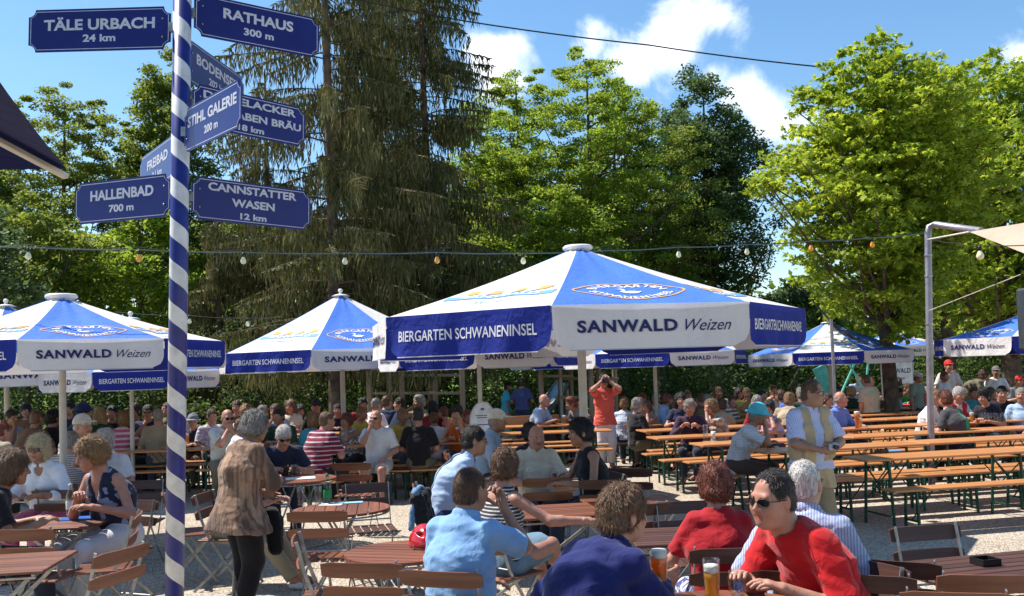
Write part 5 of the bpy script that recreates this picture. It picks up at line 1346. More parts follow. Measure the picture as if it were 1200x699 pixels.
# ------------------------------------------------------------------ steel mast, sail, cables, bulbs
mb = gp(1092, 572); mt = at(1087, 264, mb.y)
o = empty('steel_mast', (mb.x, mb.y, 0)); tag(o, 'grey galvanised steel mast with a bent top arm behind the right benches', 'mast')
arm = at(1150, 271, mb.y - 1.2) - mb; tz = mt.z; lean = mt.x - mb.x
b = MB(); b.tube([(0, 0, 0), (lean * .5, 0, tz * .5), (lean, 0, tz - .12), (lean + .02, 0, tz - .03), (lean + .1, -.03, tz), tuple(arm)], .048, 14); b.build('mast_tube', mat('mast steel', (.27, .26, .29), .4, .5), o)
b = MB()
for z in (tz - .45, tz - .75, 2.3): b.lathe([(.052, z), (.054, z + .005), (.054, z + .03), (.052, z + .035)], 16, c=(lean * z / tz, 0, 0))
b.build('clamp', M_STEEL, o)
p = at(974, 374, 17.5)
b = MB(); b.tube([(0, 0, 0), (0, 0, p.z)], .03, 10); tag(b.build('thin_pole', mat('mast steel', (.27, .26, .29), .4, .5), None, (p.x, p.y, 0)), 'thin grey pole in front of the parasol left of the chestnut trunk', 'pole')
S0, S1, S2 = at(1136, 272, 11), at(1420, 225, 9), at(1400, 375, 8)
b = MB(); n = 12; vs = []; 
for i in range(n + 1):
    for j in range(n + 1):
        q = S1.lerp(S2, j / n); pnt = S0.lerp(q, i / n); vs.append(tuple(pnt + Vector((0, 0, -.10 * math.sin(math.pi * j / n) * (i / n)))))
b.add(vs, [(i * (n + 1) + j, i * (n + 1) + j + 1, (i + 1) * (n + 1) + j + 1, (i + 1) * (n + 1) + j) for i in range(n) for j in range(n)], 0, True)
tag(b.build('shade_sail', canvas('beige sail cloth', (.62, .48, .37), .3)), 'beige triangular shade sail at the right edge', 'shade sail')
def cable(name, pts, r, m, label, sag=0.0, sub=6):
    P = []
    for a, c in zip(pts, pts[1:]):
        for k in range(sub): t = k / sub; P.append(tuple(a.lerp(c, t) + Vector((0, 0, -sag * 4 * t * (1 - t)))))
    P.append(tuple(pts[-1])); b = MB(); b.tube(P, r, 6); return tag(b.build(name, m), label, 'cable')
M_CAB = mat('green cable', (.07, .12, .11), .5); M_BLK = mat('black cable', (.015, .015, .018), .5)
CP = [(-80, 286, 9.5), (33, 290, 9.7), (163, 293, 10), (285, 296, 10.2), (404, 297, 10.5), (512, 296, 10.8), (613, 297, 11), (706, 294, 11.3), (795, 290, 11.6), (875, 287, 11.8), (950, 283, 12.1), (1022, 279, 12.3), (1087, 273, mb.y)]
lt = empty('light_string', at(404, 297, 10.5)); tag(lt, 'string of yellow and white bulbs above the parasols', 'string lights')
L0 = lt.location.copy(); P = [at(*c) - L0 for c in CP]
def sagpts(P, sag, sub=6):
    Q = []
    for a, c in zip(P, P[1:]):
        for k in range(sub): t = k / sub; Q.append(tuple(a.lerp(c, t) + Vector((0, 0, -sag * 4 * t * (1 - t)))))
    return Q + [tuple(P[-1])]
b = MB(); b.tube(sagpts(P, .012), .006, 6); b.build('cable', M_CAB, lt)
b = MB(); b.tube(sagpts([q + Vector((0, .02, .03)) for q in P], .035), .004, 5); b.build('support_wire', M_BLK, lt)
def bulb(parent, q, amber, s=1.0, i=0):
    b = MB(); b.lathe([(.001, 0), (.016 * s, 0), (.019 * s, -.02 * s), (.018 * s, -.05 * s), (.001, -.05 * s)], 12); so = b.build('bulb_socket', M_BLK, parent, q)
    b = MB(); b.lathe([(.014 * s, -.05 * s), (.02 * s, -.062 * s), (.033 * s, -.09 * s), (.035 * s, -.108 * s), (.026 * s, -.13 * s), (.001, -.14 * s)], 16)
    col = (.85, .36, .02) if amber else (.75, .72, .42)
    b.build('bulb', mat('amber bulb' if amber else 'cream bulb', col, .25, var=.05, coat=.6), so)
for i in range(1, 12): bulb(lt, P[i] + Vector((0, 0, -.005)), i in (2, 5, 10, 11), .9)
lt2 = empty('light_string', at(222, 372, 17)); tag(lt2, 'thin string with small pale bulbs behind the signpost', 'string lights')
L2 = lt2.location.copy(); P2 = [at(u, v, 17) - L2 for u, v in [(135, 366), (222, 370), (290, 373), (330, 371)]]
b = MB(); b.tube(sagpts(P2, .02), .006, 5); b.build('cable', M_BLK, lt2)
for q in P2[1:3]: bulb(lt2, q, False, 1.1)
lt3 = empty('light_string', at(1155, 290, 10)); tag(lt3, 'short string with one pale bulb under the shade sail', 'string lights')
L3 = lt3.location.copy(); P3 = [at(u, v, d) - L3 for u, v, d in [(1087, 279, mb.y), (1120, 285, 11.5), (1148, 288, 10.8), (1260, 283, 9)]]
b = MB(); b.tube(sagpts(P3, .02), .006, 5); b.build('cable', M_BLK, lt3); bulb(lt3, P3[2], False, 1.2)
cable('overhead_cable', [at(380, -10, 21), at(545, 25, 21), at(760, 53, 21), at(965, 79, 20)], .016, M_BLK, 'black overhead cable crossing the sky from the spruce to the chestnut', .03)
cable('guy_rope', [at(1087, 365, mb.y), at(1196, 322, 11)], .005, mat('pale rope', (.5, .48, .42), .8), 'pale guy rope tied to the steel mast')
cable('sail_rope', [at(1087, 281, mb.y), S0], .012, mat('pale rope', (.5, .48, .42), .8), 'thick pale rope from the mast to the tip of the shade sail')
p = at(1192, 336, 8.6); q = at(1192, 411, 8.6); w = .5; o = empty('loudspeaker', (p.x + w / 2 + .17, p.y, 0)); tag(o, 'dark grey loudspeaker box on a stand cut by the right edge', 'loudspeaker')
b = MB(); b.box((0, .18, (p.z + q.z) / 2), (w, .36, p.z - q.z), bev=.02); b.build('cabinet', mat('speaker box', (.035, .042, .05), .6), o); b = MB(); b.box((.02, -.006, (p.z + q.z) / 2), (w - .08, .012, p.z - q.z - .08)); b.build('grille', mat('speaker grille', (.02, .022, .025), .8), o)
b = MB(); b.tube([(.05, .18, 0), (.05, .18, q.z)], .02, 10); b.build('stand', M_BLK, o)
# ------------------------------------------------------------------ play frame, slide, banners
WOODP = wood('weathered post wood', (.36, .27, .17), (.22, .16, .10), .8, 'Z', 3, 0, .2)
WOODB = wood('weathered beam wood', (.36, .27, .17), (.22, .16, .10), .8, 'X', 3, 0, .2)
def frame(us, vt, D, beams, label, depth=1.6):
    c = at(sum(us) / len(us), 432, D); o = empty('play_frame', (c.x, D, 0)); tag(o, label, 'climbing frame')
    for k, u in enumerate(us):
        p = at(u, vt + (k % 2) * 5, D + (k % 3) * depth * .5); b = MB(); b.tube([(0, 0, 0), (0, 0, p.z)], .07, 10); b.build('post', WOODP, o, (p.x - c.x, p.y - D, 0))
    for (u0, u1, v, dd) in beams:
        a, e = at(u0, v, D + dd) - Vector((c.x, D, 0)), at(u1, v, D + dd) - Vector((c.x, D, 0)); b = MB(); b.bar(a, e, .09, .07); b.build('beam', WOODB, o)
    return o
frame([432, 456, 509, 541, 470], 425, 22.5, [(430, 545, 461, .05), (430, 512, 482, .8), (455, 545, 440, .9)], 'wooden climbing frame behind the seated crowd in the middle')
frame([633, 656, 668, 692, 701, 720], 428, 23.5, [(630, 672, 441, .1), (650, 725, 444, .9), (655, 705, 466, .2)], 'wooden climbing frame beside the slide')
p0, p1 = at(622, 484, 24), at(664, 449, 25.5); o = empty('slide', (p0.x, p0.y, 0)); tag(o, 'grey metal slide behind the standing couple', 'slide'); d = p1 - Vector((p0.x, p0.y, 0)); s0 = Vector((0, 0, .25))
b = MB(); n = 10
pts = [s0.lerp(d, t) for t in np.linspace(0, 1, n)]; side = Vector((.22, -.3, 0)).normalized() * .28
vs = []; 
for q in pts: vs += [tuple(q - side + Vector((0, 0, .16))), tuple(q - side * .85), tuple(q + side * .85), tuple(q + side + Vector((0, 0, .16)))]
b.add(vs, [(i * 4 + j, i * 4 + j + 1, i * 4 + j + 5, i * 4 + j + 4) for i in range(n - 1) for j in range(3)], 0, True); b.build('chute', mat('slide steel', (.42, .46, .50), .3, .7), o)
for sg in (-1, 1): b = MB(); b.tube([tuple(q + side * sg + Vector((0, 0, .17))) for q in pts], .03, 8); b.build('handrail', mat('slide rail', (.25, .30, .34), .4, .4), o)
b = MB(); b.tube([(d.x, d.y, 0), (d.x, d.y, d.z)], .05, 8); b.build('support', M_STEEL, o)
TEAL = mat('teal board paint', (.12, .52, .45), .5)
a, c = at(959, 430, 23), at(979, 471, 23); o = empty('teal_board', (a.x, 23, 0)); tag(o, 'leaning turquoise board behind the man in the fishing vest', 'board')
dv = c - a; L = dv.length; ang = math.atan2(dv.z, dv.x); M = Matrix.Translation((dv.x / 2, 0, (a.z + c.z) / 2)) @ Matrix.Rotation(-ang, 4, 'Y')
b = MB(); b.box((0, 0, 0), (L, .05, .33), 0, M, bev=.01); b.build('panel', TEAL, o); b = MB(); b.tube([(-.1, .3, 0), (.05, .04, a.z)], .03, 8); b.build('support', M_STEEL, o)
o = empty('swing_frame', at(1010, 432, 25) * 1); o.location.z = 0; tag(o, 'thin turquoise swing frame left of the chestnut trunk', 'swing frame'); ox = o.location.x
for (u0, v0, u1, v1) in [(993, 423, 1006, 446), (1018, 420, 1015, 450), (1003, 423, 990, 452)]:
    b = MB(); A, E = at(u0, v0, 25), at(u1, v1, 25); A2 = E + (A - E); g0 = E + (E - A) * (E.z / max(.1, A.z - E.z)) if A.z > E.z else E
    b.tube([(A.x - ox, 0, A.z), (g0.x - ox, 0, 0)], .03, 8); b.build('leg', TEAL, o)
A, E = at(990, 421, 25), at(1020, 419, 25); b = MB(); b.tube([(A.x - ox, 0, A.z), (E.x - ox, 0, E.z)], .03, 8); b.build('crossbar', TEAL, o)
# white banner with lettering near the trunk
c = at(1052, 437, 24); o = empty('banner', (c.x, 24, 0)); tag(o, 'white banner with dark lettering right of the chestnut trunk', 'banner')
b = MB(); w = 30 / (FPX / 24); hh = 26 / (FPX / 24); b.box((0, 0, c.z), (w * 1.15, .03, hh), 0, bev=.004); V, F = text_geo('SANWALD', .17, .02, width=w * 1.0); b.add([(x, -.018, y + c.z + .05) for x, y in V], F, 1); V, F = text_geo('Weizen', .12, 0, .4); b.add([(x, -.018, y + c.z - .14) for x, y in V], F, 1)
b.build('cloth', [mat('banner cloth', (.62, .64, .66), .7), P_NAVY], o)
for s in (-1, 1): b = MB(); b.tube([(s * w * .62, .02, 0), (s * w * .62, .02, c.z + hh * .5)], .02, 8); b.build('post', M_STEEL, o)
# oval board
c = at(566, 497, 13.4); o = empty('oval_board', (c.x, 13.4, 0)); tag(o, 'white oval pavement board with small blue print behind the cap man', 'sign')
r1, r2 = .19, .30; zc = c.z + .02; b = MB(); n = 32
b.prism([(r1 * math.cos(t), zc + r2 * math.sin(t)) for t in np.linspace(0, 2 * math.pi, n + 1)[:-1]], .03)
b.add([((r1 - .012 + .006 * q) * math.cos(t), -.0165, zc + (r2 - .012 + .006 * q) * math.sin(t)) for q in (0, 1) for t in np.linspace(0, 2 * math.pi, n + 1)[:-1]], [(i, (i + 1) % n, (i + 1) % n + n, i + n) for i in range(n)], 2)
for (x, z, ww, hh) in [(0, .19, .05, .03), (0, .10, .20, .012), (0, .07, .17, .012), (0, -.03, .16, .014), (0, -.16, .22, .03)]: b.add([(x - ww / 2, -.0168, zc + z - hh / 2), (x + ww / 2, -.0168, zc + z - hh / 2), (x + ww / 2, -.0168, zc + z + hh / 2), (x - ww / 2, -.0168, zc + z + hh / 2)], [(0, 1, 2, 3)], 1)
b.build('panel', [mat('board white', (.66, .68, .70), .5), mat('board print', (.05, .09, .3), .6), mat('board rim', (.2, .25, .4), .5)], o)
b = MB(); b.tube([(-.12, 0, 0), (-.1, .0, zc - r2 * .8)], .014, 8); b.tube([(.12, 0, 0), (.1, 0, zc - r2 * .8)], .014, 8); b.build('stand', M_STEEL, o)

# ------------------------------------------------------------------ beer tables and benches
_n = {}
ORD = ['first', 'second', 'third', 'fourth', 'fifth', 'sixth', 'seventh']
def row(D0, X0, n, ang, rname, front=True, back=True, tables=True, backrest=False, L=2.2, fx=0, bx=0):
    a = R(ang); du = Vector((math.cos(a), math.sin(a), 0)); nn = Vector((-math.sin(a), math.cos(a), 0))
    p0 = Vector((X0, D0 + math.tan(a) * X0, 0))
    for i in range(n):
        c = p0 + du * (L / 2 + i * (L + .03)); j = random.uniform(-.02, .02)
        if tables: beer_piece(True, '%s orange beer table from the left in the %s' % (ORD[i], rname), 'orange beer tables', c + nn * j, a + j * .4)
        if front: beer_piece(False, '%s bench from the left on the camera side of the %s' % (ORD[i], rname), 'orange beer benches', c - nn * .50 + du * (fx + j * 3), a - j * .5, back=backrest)
        if back: beer_piece(False, '%s bench from the left on the far side of the %s' % (ORD[i], rname), 'orange beer benches', c + nn * .50 + du * (bx - j * 3), a + j * .7, back=backrest)
row(9.62, 3.72, 3, 12, 'nearest row at the right', fx=.08, bx=-.12)
row(11.0, 2.95, 3, 12, 'second row at the right')
row(12.35, 2.45, 4, 12, 'third row at the right')
row(13.8, 2.05, 4, 12, 'fourth row at the right')
row(15.4, 2.1, 4, 12, 'fifth row at the right')
row(17.0, 2.0, 4, 10, 'sixth row at the right')
row(19.0, 2.0, 4, 8, 'seventh row at the right')
row(15.1, -7.4, 2, 0, 'nearest row by the signpost', fx=.2)
row(16.9, -9.6, 3, 2, 'second row at the left')
row(14.75, -2.6, 1, 0, 'row by the white shorts')
row(16.3, -5.0, 3, 4, 'row behind the maroon shirt')
row(18.2, -5.5, 3, 4, 'farthest row in the middle')
row(19.3, -1.3, 1, 3, 'row beside the slide', front=True, back=False, backrest=True)
c = at(1045, 490, 21.0); o = beer_piece(True, 'long table with a red cloth behind the chestnut trunk', 'orange beer tables', Vector((c.x, 21.0, 0)), .1); 
b = MB(); b.box((0, 0, .775), (2.9, .56, .012)); b.box((0, -.283, .70), (2.9, .01, .16)); b.box((0, .283, .70), (2.9, .01, .16)); rc = b.build('red_cloth', fabric('plain', (.55, .02, .03)), None, (c.x, 21.0, 0)); rc.rotation_euler = (0, 0, .1); tag(rc, 'bright red cloth over the table behind the chestnut trunk', 'tablecloth')

# ------------------------------------------------------------------ slatted tables and folding chairs
def G(u, v, z): p = gp(u, v, z); return (p.x, p.y, 0)
NT1 = G(400, 596, .74); round_table(NT1, 8, 'round slatted table with a bottle, two glasses and papers', .41)
NT2 = G(349, 561, .74); round_table(NT2, 60, 'round slatted table where the man in sunglasses writes', .42)
NT3 = G(474, 646, .74); round_table(NT3, 75, 'round slatted table with the red helmet', .38)
NT4 = G(12, 660, .74); slat_table((NT4[0] - .12, NT4[1], 0), 8, 'sunlit slatted table at the lower left edge', .85, .68)
NT5 = G(58, 613, .74); slat_table(NT5, 4, 'shaded slatted table with the bottle by the woman in the floral top', .9, .62, dark=False)
NT5b = G(42, 579, .74); slat_table(NT5b, 0, 'slatted table with the beer mug in front of the blonde woman', .7, .6)
NT6 = G(655, 598, .74); slat_table(NT6, 8, 'reddish slatted table left of the front parasol pole', 1.15, .68)
NT6b = G(742, 588, .74); slat_table(NT6b, 10, 'reddish slatted table right of the front parasol pole', .75, .65)
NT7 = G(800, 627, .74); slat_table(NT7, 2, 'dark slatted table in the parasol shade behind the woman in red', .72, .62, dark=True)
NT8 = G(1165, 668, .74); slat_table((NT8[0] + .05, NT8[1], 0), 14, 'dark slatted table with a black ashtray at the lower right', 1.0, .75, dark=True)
NT9 = (.93, 4.30, 0); round_table(NT9, 20, 'round slatted table with the beer glasses between the red and blue shirted men', .45)
def CH(u, v, yaw, label, dark=False, z=.86, tilt=0):
    "chair whose backrest top centre is seen at (u, v)"
    p = gp(u, v, z); c, s = math.cos(R(yaw)), math.sin(R(yaw)); off = .2
    return folding_chair((p.x + s * off, p.y - c * off, 0), yaw, label, dark, tilt=tilt)
CH(424, 655, 168, 'folding chair seen from behind at the round table with the helmet')
CH(372, 596, 176, 'folding chair seen from behind at the table with the bottle')
CH(350, 628, 100, 'folding chair turned sideways behind the front chair')
CH(430, 565, 15, 'dark folding chair on the far side of the table with the bottle', True)
CH(412, 541, 175, 'orange sunlit folding chair in front of the bench with the man in white shorts')
CH(492, 577, 112, 'folding chair seen edge-on with a dark jacket hung over it')
CH(524, 529, 100, 'folding chair seen edge-on behind the man with the navy stripe')
CH(318, 545, 175, 'folding chair behind the standing woman at the writing table', True)
CH(641, 558, 178, 'folding chair with its back to the camera in front of the bald man')
CH(708, 560, 172, 'folding chair right of the front parasol pole', True)
CH(737, 547, 160, 'second folding chair right of the front parasol pole, farther back', True)
CH(752, 588, 195, 'small dark folding chair left of the woman in red', True)
CH(800, 586, 5, 'dark folding chair on the far side of the dark slatted table', True)
CH(1085, 614, 10, 'dark red folding chair on the gravel behind the table with the ashtray', True)
CH(1045, 652, 150, 'dark folding chair right of the man in the red shirt', True)
CH(1012, 668, 155, 'darkest folding chair touching the red shirt', True)
CH(1158, 668, 170, 'orange brown folding chair at the lower right corner')
CH(1120, 688, 165, 'folding chair whose top just shows at the bottom right')
CH(28, 617, 176, 'folding chair seen from behind at the lower left table')
CH(158, 600, -75, 'folding chair seen from the side by the signpost')
CH(196, 574, 105, 'folding chair with its seat in the sun behind the signpost')
CH(140, 640, -110, 'folding chair at the bottom edge left of the signpost')
CH(168, 562, 5, 'shaded folding chair beside the blonde woman', True)
CH(64, 572, 170, 'small dark folding chair in front of the blonde woman', True)

# ------------------------------------------------------------------ things on the tables
def on(t, dx, dy, z=.7505): return (t[0] + dx, t[1] + dy, z)
bottle(G(384, 590, .74)[:2] + (.7405,), 'green-labelled water bottle on the round table', (.75, .85, .78), (.02, .25, .08), 1.0)
glass(G(353, 593, .74)[:2] + (.7405,), 'empty tumbler left of the water bottle', 'tall', .3, 'water', False, .9)
glass(G(373, 592, .74)[:2] + (.7405,), 'tumbler right of the water bottle', 'tall', .4, 'water', False, .9)
glass(G(345, 558, .74)[:2] + (.7405,), 'mug of dark beer in front of the man in sunglasses', 'mug', .8, 'dark', False, .85)
def papers(u, v, w, d, yaw, label, mats=None, cat='paper', z=.7405, t=.006):
    p = G(u, v, z); b = MB(); b.box((0, 0, t / 2), (w, d, t), 0); o = b.build('newspaper' if cat == 'newspaper' else 'papers', mats or mat('white paper', (.72, .72, .70), .8), None, (p[0], p[1], z)); o.rotation_euler = (0, 0, R(yaw)); return tag(o, label, cat)
papers(405, 590, .30, .10, 10, 'pale blue booklet on the round table', mat('blue booklet', (.25, .50, .70), .5), 'booklet')
papers(388, 592, .20, .12, -5, 'white leaflet beside the water bottle', cat='leaflet')
papers(352, 561, .32, .22, 15, 'white papers under the hands of the man in sunglasses')
papers(92, 608, .28, .2, 12, 'blue magazine in front of the woman in the floral top', mat('blue magazine', (.03, .12, .45), .3), 'magazine')
bottle(G(83, 604, .74)[:2] + (.7405,), 'clear bottle with a white label on the shaded table', (.80, .78, .66), (.72, .72, .70), 1.05)
glass(G(36, 580, .74)[:2] + (.7405,), 'large mug of pale beer in front of the blonde woman', 'mug', .75, 'beer', True, 1.25)
glass(G(835, 704, .74)[:2] + (.7405,), 'tall glass of pale beer at the bottom, left of the printed glass', 'tall', .66, 'beer', True, 1.1)
glass(G(865, 707, .74)[:2] + (.7405,), 'stemmed glass with a blue print beside the tall beer', 'willi', .25, 'water', False, 1.0, True)
glass(G(774, 709, .74)[:2] + (.7405,), 'big glass of orange wheat beer behind the hand of the blue sweater', 'weizen', .86, 'weiss', True, 1.1)
glass(G(621, 567, .74)[:2] + (.7405,), 'empty tumbler in front of the bald man', 'tall', .3, 'water', False, .9)
glass(G(650, 566, .74)[:2] + (.7405,), 'short glass of red drink near the bald man', 'tumbler', .8, 'red', False)
glass(G(884, 519, .77)[:2] + (.7705,), 'empty glass on the table by the cyan hat', 'tall', .2, 'water', False)
glass(G(827, 514, .77)[:2] + (.7705,), 'half full glass before the man in the purple shirt', 'tall', .5, 'water', False, 1.1)
glass(G(836, 514, .77)[:2] + (.7705,), 'white paper cup before the man in the purple shirt', 'cup', 0, None)
glass(G(1005, 503, .77)[:2] + (.7705,), 'tall wheat beer with foam beside the man in the blue shirt', 'weizen', .85, 'weiss', True, 1.15)
for i, (u, lb) in enumerate([(1153, 'leftmost'), (1160, 'second'), (1167, 'third'), (1175, 'fourth'), (1184, 'rightmost')]): glass(G(u, 495, .77)[:2] + (.7705,), '%s of the empty mugs on the table at the right' % lb, 'mug', .1, 'water', False, 1.0)
def ashtray(p, label, yaw=0):
    o = empty('ashtray', p, yaw); tag(o, label, 'ashtray'); b = MB(); s = .055
    b.box((0, 0, .004), (s * 2, s * 2, .008)); b.box((0, s - .004, .02), (s * 2, .008, .034)); b.box((0, -s + .004, .02), (s * 2, .008, .034)); b.box((s - .004, 0, .02), (.008, s * 2 - .018, .034)); b.box((-s + .004, 0, .02), (.008, s * 2 - .018, .034))
    b.build('bowl', mat('black glass', (.012, .012, .014), .2), o); return o
ashtray(G(1155, 662, .74)[:2] + (.7405,), 'black square ashtray on the dark table at the lower right', .2)
ashtray(G(1033, 531, .77)[:2] + (.7705,), 'dark ashtray on the nearest orange table', .4)
papers(1046, 528, .2, .14, 12, 'blue beer mat beside the ashtray on the nearest orange table', mat('blue card', (.10, .30, .60), .6), 'beer mat', .7705, .003)
papers(868, 519, .22, .15, 20, 'pale leaflet on the table in front of the cyan hat', None, 'leaflet', .7705, .003)
# helmet
def helmet():
    p = G(499, 640, .74); f = Field((-.17, -.2, -.02), (.17, .2, .2), .006)
    f.ell((0, 0, .0), (.105, .145, .125), k=.01); f.cap((0, -.3, -.06), (0, .3, -.06), .06, k=.01, sub=True)
    for x in (-.06, -.02, .02, .06): f.cap((x * 1.0, -.11, .10 - abs(x) * .5), (x * 1.2, .12, .10 - abs(x) * .5), .012, k=.008, sub=True)
    V, Q = f.mesh(); V[:, 2] -= V[:, 2].min(); o = link('cycle_helmet', npmesh('shell', V, Q, [mat('red helmet shell', (.50, .012, .02), .2, coat=.6)]), None, (p[0], p[1], .741)); o.rotation_euler = (0, 0, .5)
    tag(o, 'glossy red cycle helmet with vents on the round table', 'helmet'); b = MB(); b.tube([(-.1, -.03, .02), (-.12, -.08, .005), (-.05, -.16, .003), (.04, -.15, .003)], .004, 6); b.build('strap', M_BLK, o)
helmet()
# jacket on the chair
def cloth_blob(prims, loc, label, m, cat, name, noise=.01, h=.011, flat=None):
    lo = np.min([np.minimum(a, b_) - r for a, b_, r in prims], 0) - .06; hi = np.max([np.maximum(a, b_) + r for a, b_, r in prims], 0) + .06; f = Field(lo, hi, h)
    for a, b_, r in prims: f.cap(a, b_, r, r * .9, k=.04)
    f.noise(noise, 26, 1, (1, 1, .4)); f.noise(noise * .5, 60, 2); V, Q = f.mesh()
    o = link(name, npmesh(name, V, Q, [m]), None, loc); return tag(o, label, cat)
p = gp(494, 577, .9); cloth_blob([((-.05, -.14, .86), (.02, .14, .88), .04), ((-.02, -.12, .85), (.10, -.16, .35), .05), ((0, .1, .85), (.12, .12, .30), .06), ((0, 0, .85), (.12, 0, .40), .06)], (p.x, p.y, 0), 'black jacket hanging from the edge-on folding chair', fabric('plain', (.012, .012, .018)), 'jacket', 'jacket', .014)
cloth_blob([((-.02, -.14, .90), (.0, .14, .905), .022), ((-.02, -.14, .88), (-.06, -.15, .62), .022), ((-.02, -.06, .88), (-.05, -.08, .66), .02)], (p.x - .02, p.y, 0.02), 'light denim jacket thrown over the black jacket on the chair', fabric('plain', (.10, .20, .34)), 'jacket', 'jacket', .012)
# ------------------------------------------------------------------ people
F_ = fabric
STANDING = set()
def PER(u, v, D, yaw, pose, label, sc=None, **kw):
    "figure whose head top is seen at (u, v), D metres ahead, standing or sitting on the real ground"
    J = pose_joints(pose); top = J['hc'] + J['HU'] * .122; t = at(u, v, D)
    s = t.z / top[2] if sc is None else sc
    if not .86 < s < 1.12: print('SCALE %.2f %s' % (s, label)); s = min(max(s, .88), 1.10)
    q = Matrix.Rotation(R(yaw), 3, 'Z') @ Vector((top[0], top[1], 0)) * s
    b, J = person((t.x - q.x, D - q.y, 0), yaw, pose, label, scale=s, **kw)
    if not pose.get('sit', 1): STANDING.add(b.name)
    return b, J
def chair_for(b, yaw, label, dark=False): return folding_chair((b.location.x, b.location.y, 0), yaw, label, dark)
def wpos(b, J, k):
    s = b.scale; v = Vector(J[k]); v = Vector((v.x * s[0], v.y * s[1], v.z * s[2])); return Matrix.Rotation(b.rotation_euler.z, 3, 'Z') @ v + b.location

# --- foreground
RED = F_('plain', (.46, .010, .014)); RED2 = F_('plain', (.34, .010, .016))
b, J = PER(903, 553, 4.5, -66, dict(lean=28, hunch=14, head=(8, -6, 4), fat=.9, build=1.0, arm=1.05, sleeve=.82, loose=.02, hem=.03, handL=(.16, -.44, .77), handR=(-.08, -.48, .78), elbL=(.5, .4, -.9), elbR=(-.5, .3, -.9), fold=.008, seed=2),
    'man in a bright red T-shirt and sunglasses leaning over the front table', near=True, skin='red', hair=('thin', 'dark'), shirt=RED, glasses='sun', pants=F_('plain', (.05, .055, .09)))
chair_for(b, -62, 'folding chair under the man in the bright red T-shirt', True)
b2, J2 = PER(730, 571, 4.45, 128, dict(lean=26, hunch=20, head=(-8, 2, -3), fat=.5, build=1.0, arm=1.05, sleeve=1.95, loose=.024, handR=(-.02, -.56, .80), handL=(.20, -.40, .78), fdR=(-.2, -1, .1), pnR=(1, 0, 0), thR=(0, 0, 1), curlR=30, fold=.008, seed=4, collar=1),
    'man in a royal blue sweater seen from behind at the front table', near=True, skin='fair', hair=('full', 'mid'), shirt=F_('plain', (.009, .014, .095)), pants=F_('plain', (.04, .04, .05)))
chair_for(b2, 128, 'folding chair under the man in the blue sweater', True)
b, J = PER(836, 545, 5.6, 182, dict(fem=1, lean=4, hunch=6, build=1.1, fat=.3, sleeve=.8, loose=.016, handL=(.16, -.34, .80), handR=(-.14, -.36, .80), seed=6), 'woman with auburn hair in a dark red top seen from behind', near=True, skin='red', hair=('curly', 'red'), shirt=RED2, pants=F_('floral', (.55, .55, .6), (.05, .06, .2), 22, .5))
chair_for(b, 182, 'dark folding chair behind the woman with auburn hair', True)
b, J = PER(942, 540, 5.0, 158, dict(lean=10, hunch=12, head=(-14, 4, 0), sleeve=1.9, loose=.018, fat=.5, handL=(.2, -.36, .76), collar=1, seed=7), 'white-haired man in a blue striped shirt behind the red T-shirt', near=True, skin='fair', hair=('buzz', 'white'), shirt=F_('vstripe', (.22, .27, .42), (.42, .45, .58), 70), glasses='clear')
chair_for(b, 158, 'folding chair under the white-haired man', True)
b, J = PER(551, 549, 5.25, 150, dict(lean=6, hunch=12, head=(-6, 3, -3), fat=.8, build=1.05, sleeve=.85, loose=.02, leg=.6, collar=1, handR=(-.13, -.30, 1.12), elbR=(-.5, -.6, -1), fdR=(.35, -.1, 1), pnR=(.3, 1, 0), curlR=55, handL=(.02, -.30, .70), elbL=(.8, .2, -.6),
    kneeR=(.3, -1, 1.3), footR=(.22, -.52, .34), fdirR=(.6, -1, -.3), seed=8, hem=.12), 'balding man in a light blue polo shirt with crossed legs, back to us', near=True, skin='tan', hair=('thin', 'brown'), shirt=F_('plain', (.20, .36, .60)), pants=F_('plain', (.45, .41, .34)), shoes=(.25, .18, .1))
chair_for(b, 160, 'folding chair under the man in the light blue polo shirt')
bt, J = PER(592, 527, 6.7, 135, dict(fem=1, lean=4, hunch=4, head=(20, 0, 0), sleeve=-1, loose=.012, leg='skirt', neck=.0, handR=(-.52, -.36, .84), elbR=(-.6, .1, -.8), fdR=(-.5, -1, -.1), handL=(.10, -.35, .66), footL=(.05, -.58, .2), footR=(-.08, -.62, .25), seed=9),
    'woman with curly brown hair in a striped camisole resting her arm on the table', near=True, skin='red', hair=('wavy', 'mid'), glasses='clear', shirt=F_('hstripe', (.03, .03, .035), (.45, .43, .42), 42, .62), pants=F_('plain', (.12, .20, .27)), shoes=(.5, .5, .5))
chair_for(bt, 135, 'folding chair under the woman in the striped camisole')
b, J = PER(557, 500, 8.7, 98, dict(lean=22, hunch=14, head=(0, -4, 0), sleeve=.8, loose=.02, collar=1, fat=.4, leg=.6, handL=(.14, -.44, .80), handR=(-.14, -.40, .78), seed=10), 'man with glasses in a pale blue polo shirt with a navy stripe', near=True, skin='tan', hair=('short', 'dark'), glasses='clear', shirt=F_('vstripe', (.34, .45, .62), (.02, .025, .07), 2.6, .84), pants=F_('plain', (.02, .03, .12)))
chair_for(b, 98, 'folding chair under the man with the navy stripe')
b, J = PER(629, 499, 9.6, 10, dict(lean=6, hunch=4, head=(6, -8, 0), fat=.9, sleeve=.85, collar=1, handL=(.17, -.40, .78), handR=(-.15, -.38, .78), seed=11, loose=.02), 'bald man in a cream polo shirt facing us at the middle table', near=True, skin='red', hair=('bald', 'grey'), shirt=F_('plain', (.52, .49, .40)))
chair_for(b, 10, 'folding chair under the bald man in the cream polo')
